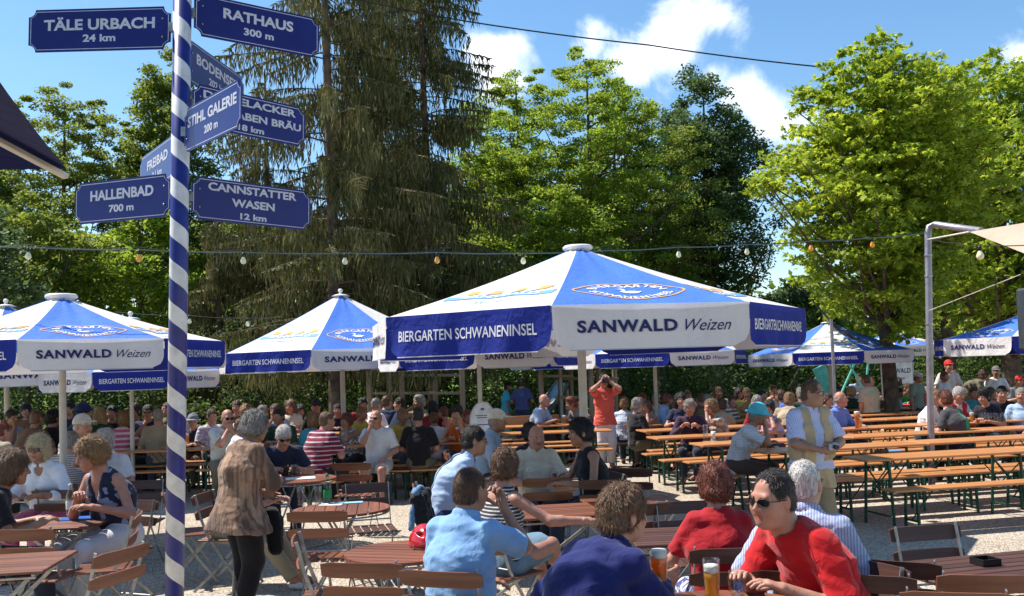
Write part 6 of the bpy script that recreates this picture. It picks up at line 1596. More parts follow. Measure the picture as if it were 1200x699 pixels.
b, J = PER(678, 492, 9.0, -72, dict(fem=1, lean=6, hunch=6, head=(-4, -5, 0), sleeve=-1, handL=(.2, -.38, .78), handR=(-.1, -.4, .78)), 'dark-haired woman in a sleeveless black top facing left behind the pole', near=True, skin='tan', hair=('full', 'black'), shirt=F_('plain', (.012, .012, .014)))
chair_for(b, -72, 'folding chair under the woman in the sleeveless black top', True)
b, J = PER(583, 481, 11.4, 78, dict(lean=12, hunch=10, head=(0, -3, 0), sleeve=1.95, collar=1, loose=.022, handL=(.14, -.36, .72), handR=(-.06, -.40, .80), seed=12), 'man in a white baseball cap and pale denim shirt facing right', near=True, skin='tan', hair=('buzz', 'grey'), hat=('cap', (.60, .57, .47)), shirt=F_('plain', (.26, .36, .50)))
chair_for(b, 78, 'folding chair under the man in the white cap')
# standing woman in the striped blouse
b, J = PER(302, 483, 7.5, 138, dict(sit=0, fem=1, lean=5, hunch=13, build=1.10, head=(-4, -12, 0), sleeve=1.25, loose=.03, hem=.20, flare=.055, leg=1, handR=(-.02, -.34, 1.05), elbR=(-.6, -.2, -1), fdR=(.1, -.6, .8), curlR=60, pnR=(1, 0, 0), handL=(.12, -.3, 1.0), fold=.005, seed=14, footR=(-.09, .05, .085), footL=(.09, -.04, .085)),
    'grey-haired woman standing in a brown striped blouse and black trousers', near=True, skin='tan', hair=('wavy', 'grey'), shirt=F_('soft', (.25, .155, .10), (.10, .058, .042), 10), pants=F_('plain', (.012, .011, .013)))
w = wpos(b, J, 'wrR'); cloth_blob([((0, -.02, -.06), (0, .02, -.30), .055), ((.02, 0, -.12), (.02, 0, -.34), .06)], (w.x - .02, w.y - .02, w.z - .15), 'black bag hanging from the arm of the standing woman', F_('plain', (.012, .011, .012)), 'bag', 'handbag', .006)
b, J = PER(333, 501, 10.9, 18, dict(lean=20, hunch=16, head=(6, -26, 0), sleeve=.75, handL=(.16, -.46, .79), handR=(-.14, -.44, .79), seed=15), 'grey-haired man in sunglasses and a navy shirt writing at the round table', near=True, skin='red', hair=('short', 'white'), glasses='sun', shirt=F_('plain', (.018, .022, .05)))
chair_for(b, 18, 'folding chair under the man writing at the round table')
b, J = PER(298, 520, 8.5, 85, dict(fem=1, lean=16, hunch=10, head=(0, -10, 0), handL=(.1, -.46, .78), handR=(-.1, -.44, .78), footL=(.1, -.62, .085), footR=(-.12, -.66, .085), sleeve=1.2), 'person in khaki trousers seated mostly behind the standing woman', near=True, skin='red', hair=('bob', 'mid'), shirt=F_('plain', (.03, .03, .04)), pants=F_('plain', (.30, .26, .18)), shoes=(.55, .55, .58))
chair_for(b, 85, 'folding chair under the person in khaki trousers')
# left foreground
b, J = PER(44, 511, 9.3, -4, dict(fem=1, lean=10, hunch=8, head=(4, -6, 0), sleeve=1.7, loose=.016, neck=.09, collar=1, handL=(.16, -.38, .78), handR=(-.14, -.40, .78)), 'blonde woman in sunglasses and an open white blouse at the left', near=True, skin='tan', hair=('bob', 'lblonde'), glasses='sun', shirt=F_('plain', (.70, .70, .74)), pants=F_('plain', (.55, .12, .2)))
chair_for(b, -4, 'folding chair under the blonde woman in sunglasses')
b, J = PER(100, 515, 7.75, -22, dict(fem=1, lean=14, hunch=10, head=(-26, -18, 0), sleeve=0, loose=.014, neck=.13, build=1.08, handL=(.14, -.36, .80), handR=(-.05, -.34, .86), curlR=50, fold=.006), 'woman in a sleeveless navy floral top looking down at her magazine', near=True, skin='red', hair=('wavy', 'sandy'), shirt=F_('floral', (.02, .025, .05), (.22, .26, .40), 14, .58), pants=F_('plain', (.62, .62, .66)))
chair_for(b, -22, 'folding chair under the woman in the floral top', True)
b, J = PER(18, 529, 7.2, 118, dict(fem=1, lean=16, hunch=10, head=(0, -8, 0), sleeve=.7, handL=(.14, -.40, .78), handR=(-.10, -.42, .78)), 'brown-haired woman in a black top at the left edge, facing away', near=True, skin='tan', hair=('bob', 'mid'), shirt=F_('plain', (.014, .012, .014)))
chair_for(b, 118, 'folding chair under the woman in black at the left edge')
b, J = PER(97, 487, 11.8, 66, dict(lean=12, hunch=10, sleeve=.8, handL=(.14, -.36, .76), handR=(-.1, -.4, .78), collar=1), 'man in a pale baseball cap and checked shirt behind the seated women', near=True, skin='red', hair=('buzz', 'grey'), hat=('cap', (.50, .47, .42)), shirt=F_('plaid', (.5, .5, .5), (.05, .06, .1), 26, .5), sc=1.1)
b, J = PER(123, 504, 10.4, 6, dict(lean=10, hunch=6, head=(0, 4, 0), sleeve=.8, collar=1, handR=(-.015, .155, 'h', -.10), elbR=(-1, -.2, -.6), curlR=60, fdR=(.5, -.3, .6), pnR=(1, 0, 0), handL=(.12, -.38, .80)), 'white-haired man in a white shirt drinking from a beer mug', near=True, skin='red', hair=('full', 'white'), shirt=F_('plain', (.62, .62, .68)))
m = Vector(J['hc']) + Vector(J['HF']) * .165 + Vector(J['HU']) * -.10; gm = b.matrix_basis @ m; s_ = b.scale[0]
mg = glass((gm.x, gm.y - .0, gm.z - .07), 'beer mug raised to the mouth of the white-haired man', 'mug', .7, 'beer', True, .9); mg.rotation_euler = (R(22), 0, 0)
PER(84, 506, 10.9, 175, dict(lean=8, hunch=8, sleeve=.8), 'grey-haired man in a striped shirt seen from behind, beside the cap man', near=False, skin='fair', hair=('short', 'grey'), shirt=F_('hstripe', (.5, .5, .5), (.2, .2, .24), 40))
# middle heroes
b, J = PER(383, 483, 13.2, 148, dict(lean=16, hunch=12, head=(-20, 0, 0), fat=.9, build=1.1, sleeve=.8, loose=.02, handL=(.14, -.38, .8), handR=(-.14, -.4, .8)), 'heavy man in a maroon and white striped shirt seen from behind', near=True, skin='red', hair=('buzz', 'mid'), shirt=F_('hstripe', (.16, .012, .035), (.42, .36, .38), 17, .72), pants=F_('plain', (.015, .015, .02)))
b, J = PER(440, 481, 13.8, -8, dict(lean=6, hunch=8, head=(-6, -2, 0), fat=.7, sleeve=.85, leg=.6, loose=.022, hem=.08, handR=(-.035, .125, 'h', -.10), elbR=(-.3, -.7, -1), fdR=(.1, .1, 1), pnR=(0, 1, 0), curlR=60, handL=(.16, -.30, .66), footL=(.16, -.5, .085), footR=(-.12, -.46, .085)), 'bald man in sunglasses, white shirt and white shorts with a hand at his face', near=True, skin='red', hair=('bald', 'grey'), glasses='sun', shirt=F_('plain', (.62, .62, .62)), pants=F_('plain', (.52, .52, .50)), shoes=(.3, .2, .12))
b, J = PER(267, 480, 14.2, 32, dict(lean=18, hunch=8, head=(2, -8, 0), fat=.6, sleeve=.8, loose=.02, handR=(-.01, .09, 'h', -.14), handL=(.02, .11, 'h', -.15), elbR=(-.6, -.4, -1), elbL=(.6, -.4, -1), curlR=80, curlL=80, fdR=(.3, -.1, 1), fdL=(-.3, -.1, 1), pnR=(0, 1, 0), pnL=(0, 1, 0), footL=(.16, -.38, .085), footR=(-.2, -.30, .085)), 'bald man in a white shirt resting his chin on folded hands', near=True, skin='red', hair=('bald', 'grey'), glasses='sun', shirt=F_('plain', (.62, .60, .54)), pants=F_('plain', (.16, .13, .09)))
b, J = PER(890, 476, 12.0, 62, dict(fem=1, lean=22, hunch=10, head=(4, -10, 0), sleeve=.8, loose=.022, hem=.12, handR=(-.02, .10, 'h', -.10), elbR=(-.3, -.8, -1), curlR=60, fdR=(0, -.1, 1), pnR=(0, 1, 0), handL=(.14, -.4, .8)), 'woman in a turquoise sun hat and pale checked shirt', near=True, skin='tan', hair=('short', 'grey'), hat=('bucket', (.10, .50, .62)), shirt=F_('plaid', (.42, .50, .60), (.56, .60, .66), 30, .5), pants=F_('plain', (.07, .05, .045)))
b, J = PER(808, 469, 14.9, -16, dict(lean=14, hunch=8, head=(14, -4, 0), sleeve=1.9, collar=1, handR=(-.10, -.38, .92), handL=(.13, -.40, .92), curlL=70, curlR=60, fdL=(-.3, -.6, .4)), 'grey-haired man in a dark purple shirt looking at us over his glass', near=True, skin='red', hair=('full', 'grey'), shirt=F_('plain', (.05, .025, .05)))
b, J = PER(832, 469, 15.1, -60, dict(fem=1, lean=10, hunch=10, head=(-4, -4, 0), sleeve=.6, handL=(.02, .11, 'h', -.06), elbL=(.5, -.6, -1), fdL=(0, 0, 1), pnL=(0, 1, 0), curlL=40, handR=(-.1, -.38, .8)), 'blonde woman with her hand at her face beside the man in purple', near=True, skin='red', hair=('wavy', 'sandy'), shirt=F_('floral', (.3, .2, .14), (.5, .42, .36), 20))
b, J = PER(1107, 458, 13.9, -150, dict(fem=1, lean=14, hunch=12, head=(-24, -4, 0), build=1.1, sleeve=.85, handL=(.2, -.36, .78), handR=(-.1, -.4, .8)), 'woman in a charcoal vest with green sleeves seen from behind by the steel mast', near=True, skin='red', hair=('short', 'red'), shirt=F_('vstripe', (.05, .05, .055), (.012, .26, .10), 2.4, .80), pants=F_('plain', (.015, .015, .03)))
b, J = PER(1124, 454, 15.6, 8, dict(fem=1, lean=14, hunch=6, head=(0, -8, 0), sleeve=1.6, handL=(.1, -.42, .8), handR=(-.1, -.42, .8), vest=.06), 'white-haired woman in a red vest facing us at the right', near=True, skin='red', hair=('short', 'white'), shirt=F_('plain', (.6, .55, .55)), vest=F_('plain', (.42, .015, .03)))
b, J = PER(1098, 457, 15.5, 60, dict(lean=16, hunch=10, head=(0, -4, 0), fat=.7, sleeve=.85, handL=(.12, -.4, .8)), 'man in a white shirt partly behind the steel mast', near=True, skin='red', hair=('thin', 'sandy'), shirt=F_('plain', (.62, .6, .62)))
b, J = PER(1152, 457, 15.2, -48, dict(fem=1, lean=12, hunch=10, head=(-8, -8, 0), sleeve=.8, handL=(.14, -.4, .8), handR=(-.05, -.4, .82)), 'dark-haired woman in a black top left of the empty mugs', near=True, skin='red', hair=('full', 'black'), shirt=F_('plain', (.02, .02, .025)))
b, J = PER(1174, 453, 16.0, -12, dict(lean=10, hunch=8, head=(-4, -6, 0), fat=.8, sleeve=.85, handL=(.14, -.4, .8)), 'dark-haired man in black behind the empty mugs', near=True, skin='red', hair=('short', 'dark'), shirt=F_('plain', (.012, .012, .02)))
b, J = PER(985, 459, 15.2, 38, dict(lean=6, hunch=6, head=(18, 0, 0), fat=.5, sleeve=.9, collar=1, handL=(.14, -.38, .8)), 'balding man in a royal blue striped shirt looking right', near=True, skin='red', hair=('bald', 'grey'), shirt=F_('vstripe', (.06, .12, .45), (.20, .28, .6), 60))
# standing photographer
b, J = PER(707, 439, 17.3, 6, dict(sit=0, lean=-2, hunch=0, head=(0, 2, 0), sleeve=.85, loose=.018, hem=.12, handL=(.06, .15, 'h', .0), handR=(-.06, .15, 'h', .0), elbL=(1, -.1, -1), elbR=(-1, -.1, -1), fdL=(-.6, -.1, .8), fdR=(.6, -.1, .8), pnL=(0, 1, 0), pnR=(0, 1, 0), curlL=60, curlR=60, leg=1), 'photographer standing in a coral T-shirt and white trousers with a raised camera', near=True, skin='red', hair=('short', 'black'), shirt=F_('plain', (.62, .10, .07)), pants=F_('plain', (.62, .60, .60)), shoes=(.1, .1, .12))
def camera_box(b, J, dist, up, label, col, w=.12, h=.08):
    c = Vector(J['hc']) + Vector(J['HF']) * dist + Vector(J['HU']) * up; c = Vector((c.x * b.scale.x, c.y * b.scale.y, c.z * b.scale.z))
    o = empty('camera', Matrix.Rotation(b.rotation_euler.z, 3, 'Z') @ c + b.location); o.rotation_euler = b.rotation_euler; tag(o, label, 'camera')
    m = mat('camera body %.2f' % col[0], col, .35, .3 if col[0] > .2 else 0)
    k = MB(); k.box((0, 0, 0), (w, .035 if w < .11 else .05, h), bev=.008); k.box((w * .1, 0, h * .55), (w * .35, .03, h * .22), bev=.004); k.build('camera_body', m, o)
    k = MB(); k.tube([(0, -.02, 0), (0, -.055 if w < .11 else -.10, 0)], h * .38, 16); k.build('lens', mat('lens barrel', (.02, .02, .022), .25), o)
camera_box(b, J, .17, .0, 'black camera held to the eye of the photographer', (.015, .015, .017))
# man in the fishing vest
b, J = PER(953, 446, 8.7, 16, dict(sit=0, lean=1, hunch=3, head=(34, -4, 0), sleeve=.85, loose=.022, collar=1, fat=.5, hem=.02, vest=.20, handL=(.07, -.30, 1.10), handR=(-.06, -.31, 1.09), elbL=(1, .25, -.8), elbR=(-1, .25, -.8), fdL=(-1, -.5, .1), fdR=(1, -.5, .1), pnL=(-.2, 1, 0), pnR=(.2, 1, 0), thL=(0, 0, 1), thR=(0, 0, 1), curlL=45, curlR=45, leg=1, fold=.006), 'man standing in a beige fishing vest and blue striped shirt holding a small camera', near=True, skin='tan', hair=('thin', 'mid'), glasses='clear',
    shirt=F_('vstripe', (.36, .40, .62), (.52, .55, .70), 60), vest=F_('plain', (.44, .33, .20)), pants=F_('plain', (.27, .21, .13)))
a, c = Vector(J['wrL']), Vector(J['wrR']); m = (a + c) / 2 + Vector((0, -.07, .03)); m = Vector((m.x * b.scale.x, m.y * b.scale.y, m.z * b.scale.z)); bk = dict(J); bk['hc'] = np.array((m - Vector((0, 0, 0))) / b.scale.x); bk['HF'] = np.zeros(3); bk['HU'] = np.zeros(3)
camera_box(b, bk, 0, 0, 'small silver camera in the hands of the man in the vest', (.45, .45, .46), .095, .058)
# couple by the slide and standing people on the lawn
S0 = dict(sit=0, lean=2, hunch=4, sleeve=.8); S0f = dict(sit=0, fem=1, lean=2, hunch=4, sleeve=.7); S1 = dict(sit=0, lean=4, hunch=6, sleeve=.8, handR=(-.16, -.24, 1.0), handL=(.14, -.28, 1.02))
PER(595, 448, 24.0, 100, S0f, 'standing woman in a turquoise top by the slide', key='S0f', hair=('short', 'black'), skin='tan', shirt=F_('plain', (.08, .48, .62)), pants=F_('plain', (.5, .42, .36)))
PER(611, 444, 23.5, 175, S1, 'standing man in a dark blue shirt next to the slide', key='S1', hair=('short', 'brown'), skin='red', shirt=F_('plain', (.08, .09, .20)), pants=F_('plain', (.04, .05, .1)))
PER(1112, 432, 21.0, 0, S1, 'standing person in a red cap and white shirt right of the steel mast', key='S1', hair=('short', 'brown'), hat=('cap', (.6, .03, .02)), shirt=F_('plain', (.6, .58, .56)), sc=1.0)
PER(1119, 434, 22.0, 40, S0, 'standing man in a pale blue shirt beside the red cap', key='S0', hair=('short', 'mid'), shirt=F_('plain', (.40, .52, .70)))
PER(1107, 440, 20.0, 20, S0f, 'standing woman in a white top in front of the red cap', key='S0f', hair=('short', 'red'), skin='red', shirt=F_('plain', (.62, .60, .60)))
PER(1167, 430, 20.5, -10, S1, 'standing person in a white T-shirt with a grey cap near the edge', key='S1', hair=('short', 'grey'), hat=('cap', (.15, .14, .14)), skin='red', shirt=F_('plain', (.66, .64, .62)), pants=F_('plain', (.10, .12, .08)))
PER(1154, 444, 20.5, 80, dict(sit=0, lean=42, hunch=22, sleeve=.8, handR=(-.1, -.5, .8), handL=(.1, -.5, .8)), 'person in olive bending over beside the person in the grey cap', hair=('full', 'brown'), shirt=F_('plain', (.14, .12, .08)), sc=1.0)
PER(1076, 437, 20.0, 30, S0, 'standing man in a white cap and grey-green shirt right of the trunk', key='S0', hair=('short', 'brown'), hat=('cap', (.6, .58, .56)), skin='red', shirt=F_('plain', (.24, .27, .22)))
PER(1015, 449, 18.5, -160, dict(sit=0, lean=4, hunch=8, fat=.6, sleeve=.9), 'man in a cream shirt standing with his back to us left of the trunk', hair=('buzz', 'brown'), skin='red', shirt=F_('plain', (.46, .40, .28)), sc=.88)
# ------------------------------------------------------------------ the seated crowd: shared sculpted poses, own clothes
CP_ = {
 'arms': dict(lean=14, hunch=12, handL=(.10, -.42, .82), handR=(-.10, -.42, .82), sleeve=.8),
 'chin': dict(lean=12, hunch=8, head=(6, -4, 0), handR=(-.01, .085, 'h', -.13), elbR=(-.3, -.8, -1), fdR=(.1, -.1, 1), pnR=(0, 1, 0), curlR=60, handL=(.08, -.38, .84), sleeve=.8),
 'back': dict(lean=-2, hunch=6, head=(10, 0, 0), handL=(.14, -.24, .66), handR=(-.14, -.26, .66), sleeve=.85, fat=.5),
 'hunch': dict(lean=24, hunch=20, head=(-10, -8, 0), handL=(.12, -.44, .80), handR=(-.12, -.44, .80), sleeve=1.9, fat=.4),
 'turnl': dict(lean=8, hunch=8, twist=-16, head=(-40, 0, 0), handL=(.12, -.36, .8), handR=(-.16, -.34, .8), sleeve=.8),
 'turnr': dict(lean=8, hunch=8, twist=14, head=(38, 0, 0), handL=(.16, -.34, .8), handR=(-.12, -.38, .8), sleeve=1.9, collar=1),
 'drink': dict(lean=8, hunch=4, head=(0, 4, 0), handR=(-.02, .15, 'h', -.1), elbR=(-1, -.2, -.6), curlR=60, handL=(.12, -.38, .80), sleeve=.8),
 'fup': dict(fem=1, lean=6, hunch=6, head=(12, 0, 0), handL=(.12, -.38, .80), handR=(-.12, -.36, .80), sleeve=.6),
 'fturn': dict(fem=1, lean=10, hunch=8, twist=-12, head=(-36, -3, 0), handL=(.1, -.38, .82), handR=(-.12, -.38, .80), sleeve=1.5),
 'fcheek': dict(fem=1, lean=14, hunch=10, head=(0, -6, 8), handL=(.05, .06, 'h', -.08), elbL=(.4, -.7, -1), fdL=(-.1, 0, 1), pnL=(-.3, 1, 0), curlL=40, handR=(-.1, -.4, .82), sleeve=0),
}
COLS = {'white': (.60, .60, .62), 'cream': (.50, .45, .34), 'lblue': (.30, .42, .60), 'blue': (.06, .12, .40), 'navy': (.02, .025, .06), 'black': (.014, .013, .015), 'grey': (.22, .22, .23), 'red': (.50, .02, .03), 'dred': (.22, .012, .02),
        'orange': (.62, .12, .02), 'pink': (.60, .10, .20), 'yellow': (.52, .40, .08), 'green': (.03, .22, .08), 'dgreen': (.02, .05, .035), 'brown': (.15, .08, .045), 'beige': (.36, .29, .20), 'olive': (.13, .12, .06), 'lilac': (.40, .34, .50), 'teal': (.05, .30, .36), 'coral': (.58, .18, .12)}
WORD = {'lblue': 'light blue', 'dred': 'dark red', 'dgreen': 'dark green'}
# u, v(head top), D or 0, yaw, pose, hair, hair colour, shirt, extra (pattern, hat, glasses), where
CR = [
 (3, 486, 13.0, 170, 'hunch', 'short', 'red', 'beige', '', 'at the left edge behind the dark-haired woman'),
 (14, 474, 15.5, 60, 'chin', 'short', 'dark', 'lblue', '', 'leaning on a hand at the far left'),
 (43, 479, 15.0, 168, 'arms', 'buzz', 'mid', 'brown', '', 'with his back to us behind the blonde woman'),
 (63, 481, 15.4, -150, 'fturn', 'full', 'black', 'black', '', 'beside the left parasol pole'),
 (98, 475, 17.2, 120, 'arms', 'short', 'black', 'navy', 'hat', 'under a navy hat behind the cap man'),
 (116, 478, 16.5, 200, 'fup', 'long', 'blonde', 'dgreen', '', 'with long blonde hair right of the cap man'),
 (131, 476, 17.4, 60, 'turnl', 'short', 'black', 'black', '', 'right of the long blonde hair'),
 (146, 482, 15.8, 165, 'fup', 'bob', 'sandy', 'pink', 'stripe', 'in pink and white stripes seen from behind'),
 (158, 474, 17.6, 30, 'fturn', 'full', 'dark', 'dred', '', 'behind the woman in pink stripes'),
 (173, 475, 17.2, 10, 'chin', 'short', 'dark', 'navy', 'sun', 'in sunglasses left of the signpost'),
 (185, 479, 15.7, -160, 'back', 'buzz', 'grey', 'beige', '', 'in a beige vest seen from behind left of the signpost'),
 (196, 472, 18.4, -30, 'drink', 'short', 'brown', 'olive', '', 'partly hidden by the signpost'),
 (226, 487, 16.6, 0, 'fup', 'short', 'dark', 'navy', 'hat2', 'in a grey hat just right of the signpost'),
 (248, 480, 16.4, 40, 'back', 'short', 'brown', 'lilac', 'floral', 'in a patterned shirt left of the bald man in white'),
 (288, 475, 16.2, 60, 'fturn', 'wavy', 'sandy', 'white', '', 'right of the bald man in white'),
 (283, 491, 13.9, 120, 'fup', 'short', 'mid', 'white', 'floral', 'in a white flowered top in front of the bald man'),
 (308, 476, 17.5, 150, 'back', 'full', 'grey', 'grey', '', 'behind the head of the standing woman'),
 (322, 474, 17.3, -20, 'chin', 'short', 'brown', 'lblue', '', 'right of the standing woman, far back'),
 (326, 479, 14.8, -15, 'arms', 'short', 'dark', 'dgreen', '', 'behind the man writing'),
 (340, 469, 18.5, -20, 'fup', 'long', 'mid', 'cream', '', 'with long brown hair behind the man in dark green'),
 (370, 469, 17.5, -10, 'back', 'short', 'dark', 'black', 'cap', 'in a dark cap left of the parasol pole'),
 (366, 484, 14.9, 190, 'fup', 'bob', 'sandy', 'teal', '', 'with her back to us left of the maroon stripes'),
 (406, 485, 14.9, -25, 'fcheek', 'wavy', 'red', 'grey', 'floral', 'with her hand at her face right of the maroon stripes'),
 (424, 477, 16.6, 60, 'arms', 'short', 'sandy', 'yellow', '', 'in a yellow shirt left of the man in white shorts'),
 (425, 467, 19.0, 20, 'arms', 'full', 'black', 'dred', '', 'far back left of the climbing frame'),
 (441, 467, 18.4, 140, 'back', 'short', 'grey', 'white', '', 'far back in white by the climbing frame'),
 (453, 464, 18.8, 160, 'arms', 'short', 'mid', 'navy', '', 'far back, seen from behind by the climbing frame'),
 (468, 466, 18.0, -130, 'turnr', 'short', 'dark', 'lblue', '', 'in a denim jacket by the climbing frame'),
 (472, 479, 15.4, 40, 'arms', 'short', 'sandy', 'yellow', '', 'in an ochre shirt beside the man in black'),
 (490, 478, 14.0, 176, 'back', 'buzz', 'dark', 'black', '', 'in a black T-shirt with his back to us'),
 (491, 464, 17.8, -50, 'drink', 'full', 'grey', 'beige', '', 'behind the man in the black T-shirt'),
 (507, 471, 17.5, 170, 'fup', 'bob', 'dark', 'dred', '', 'with dark hair behind the white T-shirt'),
 (508, 483, 15.6, 185, 'fup', 'short', 'mid', 'white', '', 'in a white T-shirt seen from behind'),
 (519, 477, 17.3, -60, 'turnl', 'short', 'red', 'coral', '', 'behind the woman in red'),
 (536, 476, 14.6, -8, 'fcheek', 'full', 'dark', 'orange', '', 'in orange leaning over the table left of the oval board'),
 (548, 481, 15.2, 20, 'arms', 'short', 'red', 'red', '', 'in bright red next to the woman in orange'),
 (638, 462, 18.3, 62, 'arms', 'bald', 'grey', 'lblue', '', 'in light blue and balding on the bench by the slide'),
 (668, 466, 18.6, -60, 'hunch', 'full', 'red', 'grey', '', 'in grey and facing left beside the front pole'),
 (681, 470, 19.2, 170, 'fup', 'short', 'red', 'red', '', 'in red behind the front pole'),
 (620, 497, 11.2, 190, 'fup', 'curly', 'black', 'black', '', 'with round dark hair behind the bald man in cream'),
 (731, 466, 17.6, 165, 'fup', 'wavy', 'sandy', 'lblue', 'plaid', 'in a checked blouse right of the photographer'),
 (747, 467, 16.4, 118, 'back', 'full', 'grey', 'black', '', 'in a black polo right of the photographer'),
 (752, 461, 19.0, 20, 'turnl', 'short', 'red', 'beige', '', 'behind the man in the black polo'),
 (758, 471, 17.4, -40, 'fcheek', 'wavy', 'mid', 'beige', '', 'resting her head right of the man in the black polo'),
 (782, 461, 17.8, 60, 'turnr', 'short', 'red', 'lblue', '', 'in a light blue shirt left of the dark-haired woman'),
 (797, 461, 17.0, -20, 'fup', 'long', 'black', 'navy', '', 'with long dark hair left of the man in purple'),
 (806, 458, 20.5, 10, 'arms', 'buzz', 'mid', 'cream', '', 'sunlit, far behind the man in purple'),
 (820, 461, 19.2, 200, 'back', 'short', 'mid', 'brown', '', 'behind the man in purple'),
 (829, 463, 17.6, 180, 'arms', 'full', 'grey', 'olive', '', 'with grey hair behind the blonde woman with the hand at her face'),
 (842, 454, 20.6, 0, 'arms', 'short', 'mid', 'white', '', 'sunlit in white at the far tables'),
 (846, 468, 17.2, 150, 'fup', 'wavy', 'brown', 'beige', '', 'with brown curls right of the blonde woman'),
 (858, 464, 18.0, 60, 'turnl', 'short', 'brown', 'olive', 'stripe', 'in an olive striped shirt in the right crowd'),
 (875, 455, 20.0, -8, 'chin', 'short', 'sandy', 'yellow', '', 'sunlit in a pale yellow shirt'),
 (886, 463, 16.5, -160, 'back', 'short', 'grey', 'dred', '', 'in dark red with grey hair left of the turquoise hat'),
 (893, 457, 18.6, 20, 'arms', 'short', 'dark', 'navy', '', 'dark-haired above the turquoise hat'),
 (901, 470, 14.4, -30, 'fcheek', 'wavy', 'dark', 'lilac', '', 'with dark hair right of the turquoise hat'),
 (914, 457, 18.0, -100, 'turnl', 'short', 'brown', 'blue', '', 'in blue left of the man in the vest'),
 (925, 461, 16.6, 160, 'hunch', 'full', 'sandy', 'beige', '', 'in beige just left of the man in the vest'),
 (938, 455, 18.2, 170, 'back', 'full', 'grey', 'dgreen', '', 'grey-haired behind the man in the vest'),
 (906, 452, 21.0, 10, 'drink', 'short', 'mid', 'white', '', 'far back left of the man in the vest'),
 (970, 462, 18.0, 20, 'arms', 'full', 'brown', 'grey', '', 'right of the head of the man in the vest'),
 (980, 452, 21.0, -20, 'fup', 'bob', 'dark', 'cream', '', 'far back above the man in royal blue'),
 (997, 454, 20.5, 160, 'fup', 'curly', 'blonde', 'dgreen', '', 'with curly blond hair right of the man in royal blue'),
 (1006, 438, 26.0, 0, 'arms', 'short', 'dark', 'lblue', '', 'far back in light blue under the farthest parasol'),
 (1020, 441, 25.0, 10, 'fup', 'short', 'mid', 'coral', '', 'far back in coral left of the trunk'),
 (1024, 456, 20.4, -40, 'turnl', 'short', 'red', 'brown', '', 'touching the chestnut trunk on its left'),
 (1052, 443, 22.5, 170, 'back', 'short', 'dark', 'grey', '', 'in grey right behind the chestnut trunk'),
 (1064, 450, 22.0, 30, 'hunch', 'short', 'brown', 'green', '', 'in green between the trunk and the steel mast'),
 (1074, 450, 21.4, -160, 'arms', 'short', 'dark', 'black', 'capw', 'in black with a white cap left of the steel mast'),
 (1054, 457, 20.6, 60, 'fturn', 'full', 'black', 'lblue', '', 'in the shade right of the trunk'),
 (1161, 455, 18.5, 20, 'fup', 'bob', 'mid', 'pink', '', 'in pink behind the woman in black at the right'),
 (1141, 459, 18.6, -20, 'back', 'short', 'brown', 'teal', '', 'in teal behind the woman in the red vest'),
 (1196, 455, 15.4, -40, 'back', 'short', 'grey', 'lblue', '', 'in blue cut by the right edge'),
 (1194, 441, 22.0, 0, 'arms', 'short', 'brown', 'grey', 'capr', 'in a red cap at the far right edge'),
 (277, 470, 19.5, 0, 'arms', 'short', 'brown', 'brown', '', 'in the shade far behind the bald man in white'),
 (352, 475, 18.8, 10, 'fup', 'bob', 'dark', 'black', '', 'in the shade behind the man writing'),
 (395, 474, 19.2, 5, 'arms', 'short', 'dark', 'navy', '', 'in the shade right of the parasol pole'),
 (716, 472, 19.8, 20, 'fup', 'bob', 'brown', 'lilac', '', 'half hidden by the photographer'),
 (768, 462, 20.4, 0, 'arms', 'short', 'grey', 'white', '', 'in white far right of the photographer'),
 (866, 455, 21.0, 10, 'fup', 'bob', 'dark', 'brown', '', 'in brown at the farthest tables'),
 (953, 468, 17.2, 20, 'arms', 'short', 'brown', 'teal', '', 'hidden behind the shoulder of the man in the vest'),
 (1085, 455, 21.0, 10, 'arms', 'short', 'grey', 'olive', '', 'behind the steel mast'),
 (30, 470, 19.2, 10, 'fup', 'bob', 'dark', 'brown', '', 'deep in the shade at the far left'),
 (80, 472, 19.4, 0, 'arms', 'short', 'dark', 'navy', '', 'deep in the shade behind the left parasol pole'),
 (213, 476, 18.2, 20, 'arms', 'short', 'brown', 'white', '', 'peeping past the signpost'),
 (790, 468, 19.4, 10, 'fcheek', 'bob', 'mid', 'lilac', '', 'in lilac behind the long dark hair'),
]
def trim(t, n=16):
    w = t.split()[:n]
    if len(t.split()) > n:
        while w[-1].strip(',') in ('the', 'of', 'by', 'in', 'with', 'a', 'and', 'beside', 'behind', 'at', 'her', 'his', 'right', 'left', 'front', 'cap', 'dark', 'white', 'seated', 'hand', 'long', 'our', 'an', 'on'): w.pop()
    return ' '.join(w).rstrip(',')
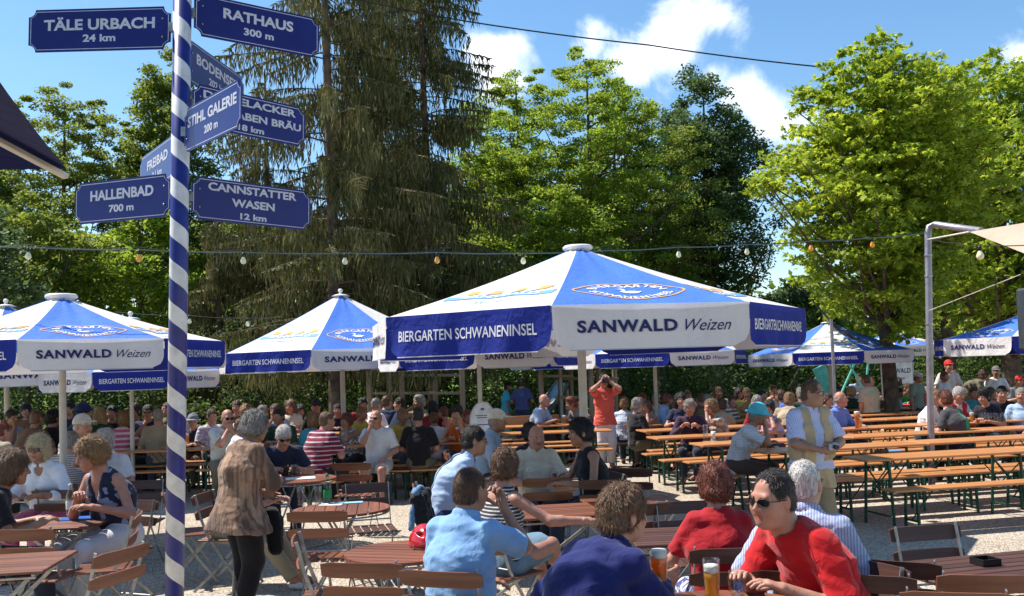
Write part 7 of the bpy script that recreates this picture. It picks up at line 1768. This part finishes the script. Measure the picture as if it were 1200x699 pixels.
for (u, v, D, yaw, ps, hs, hc, sh, ex, where) in CR:
    pose = CP_[ps]; fem = pose.get('fem', 0)
    if hs in ('bob', 'long') or ps.startswith('f'): who = 'woman'
    else: who = 'man'
    c1 = COLS[sh]; c2 = (.6, .58, .58)
    shm = {'stripe': F_('hstripe', c1, c2, 12, .6), 'plaid': F_('plaid', c1, c2, 22, .5), 'floral': F_('floral', c1, c2, 22, .55)}.get(ex, F_('plain', c1))
    hat = {'hat': ('bucket', (.02, .03, .12)), 'hat2': ('bucket', (.22, .24, .28)), 'cap': ('cap', (.02, .02, .03)), 'capw': ('cap', (.6, .6, .6)), 'capr': ('cap', (.5, .03, .03))}.get(ex)
    r_ = random.Random(int(u * 7 + v)); sk = r_.choice(['red', 'tan', 'fair', 'red'])
    if hs == 'long' or hs == 'bob': pass
    word = WORD.get(sh, sh)
    hw = {'grey': 'grey-haired ', 'dark': 'dark-haired ', 'black': 'black-haired ', 'red': 'red-haired ', 'blonde': 'blond ', 'sandy': 'sandy-haired ', 'mid': 'brown-haired ', 'brown': 'brown-haired '}[hc] if not hat and 'hair' not in where and hs != 'bald' else ''
    lab = '%s%s %s' % (hw, who, where) if where.startswith('in ') and 'shade' not in where or word in where.split(' behind')[0].split() or 'denim' in where else '%s%s in %s, %s' % (hw, who, word, where)
    PER(u, v, D, yaw, pose, lab, key='crowd_' + ps, skin=sk, hair=(hs, hc), shirt=shm, hat=hat, glasses='sun' if ex == 'sun' else None, group='people seated at the beer tables',
        pants=F_('plain', r_.choice([(.03, .035, .06), (.02, .02, .022), (.14, .11, .07), (.07, .09, .14)])))

# every seated person needs a seat: short benches where no bench or chair is near
seats = [(o.location.x, o.location.y, o.rotation_euler.z, (1.1 if o.name.startswith('beer_bench') else .3)) for o in bpy.data.objects if o.name.startswith(('beer_bench', 'folding_chair'))]
for o in [q for q in bpy.data.objects if q.get('category') == 'person']:
    if o.name in STANDING: continue
    ok = False
    for (x, y, rz, hl) in seats:
        l = Matrix.Rotation(-rz, 3, 'Z') @ (Vector((o.location.x - x, o.location.y - y, 0)))
        if abs(l.x) < hl and abs(l.y) < .22: ok = True; break
    if not ok:
        w = o['label'].split(); k = beer_piece(False, trim('short bench under the ' + ' '.join(w)), 'short orange benches', (o.location.x, o.location.y, 0), o.rotation_euler.z, L=.95)
        k.scale = (1, 1, .93); seats.append((o.location.x, o.location.y, o.rotation_euler.z, .45))
# drinks standing in front of people
gl = [o for o in bpy.data.objects if o.get('category') == 'person' and 12.5 < o.location.y < 19.5 and not o.name.startswith('x')]
kinds = [('mug', .75, 'beer', 'mug of pale beer'), ('tall', .6, 'beer', 'glass of pale beer'), ('weizen', .8, 'weiss', 'wheat beer glass'), ('tall', .4, 'water', 'glass of water'), ('mug', .2, 'beer', 'nearly empty mug')]
rg = random.Random(5)
for i, o in enumerate(gl):
    if rg.random() > .62 or o.name in STANDING: continue
    a = o.rotation_euler.z; s = rg.uniform(-.2, .2); p = Vector((o.location.x + math.sin(a) * .55 + math.cos(a) * s, o.location.y - math.cos(a) * .55 + math.sin(a) * s, .7705)) ; k = rg.choice(kinds)
    best = min((q for q in bpy.data.objects if q.name.startswith('beer_table')), key=lambda q: abs((Matrix.Rotation(-q.rotation_euler.z, 3, 'Z') @ (p - q.location)).y) + 9 * (abs((Matrix.Rotation(-q.rotation_euler.z, 3, 'Z') @ (p - q.location)).x) > 1.0))
    loc = Matrix.Rotation(-best.rotation_euler.z, 3, 'Z') @ (p - best.location)
    if abs(loc.y) > .6 or abs(loc.x) > 1.0: continue
    loc.y = min(max(loc.y, -.2), .2); p = Matrix.Rotation(best.rotation_euler.z, 3, 'Z') @ loc + best.location; p.z = .7705
    glass(tuple(p), trim('%s before the %s' % (k[3], o['label'])), k[0], k[1], k[2], True, 1.05)
for o in bpy.data.objects:
    if 'label' in o and len(o['label'].split()) > 16: o['label'] = trim(o['label'])
print('SCRIPT DONE', len(bpy.data.objects))
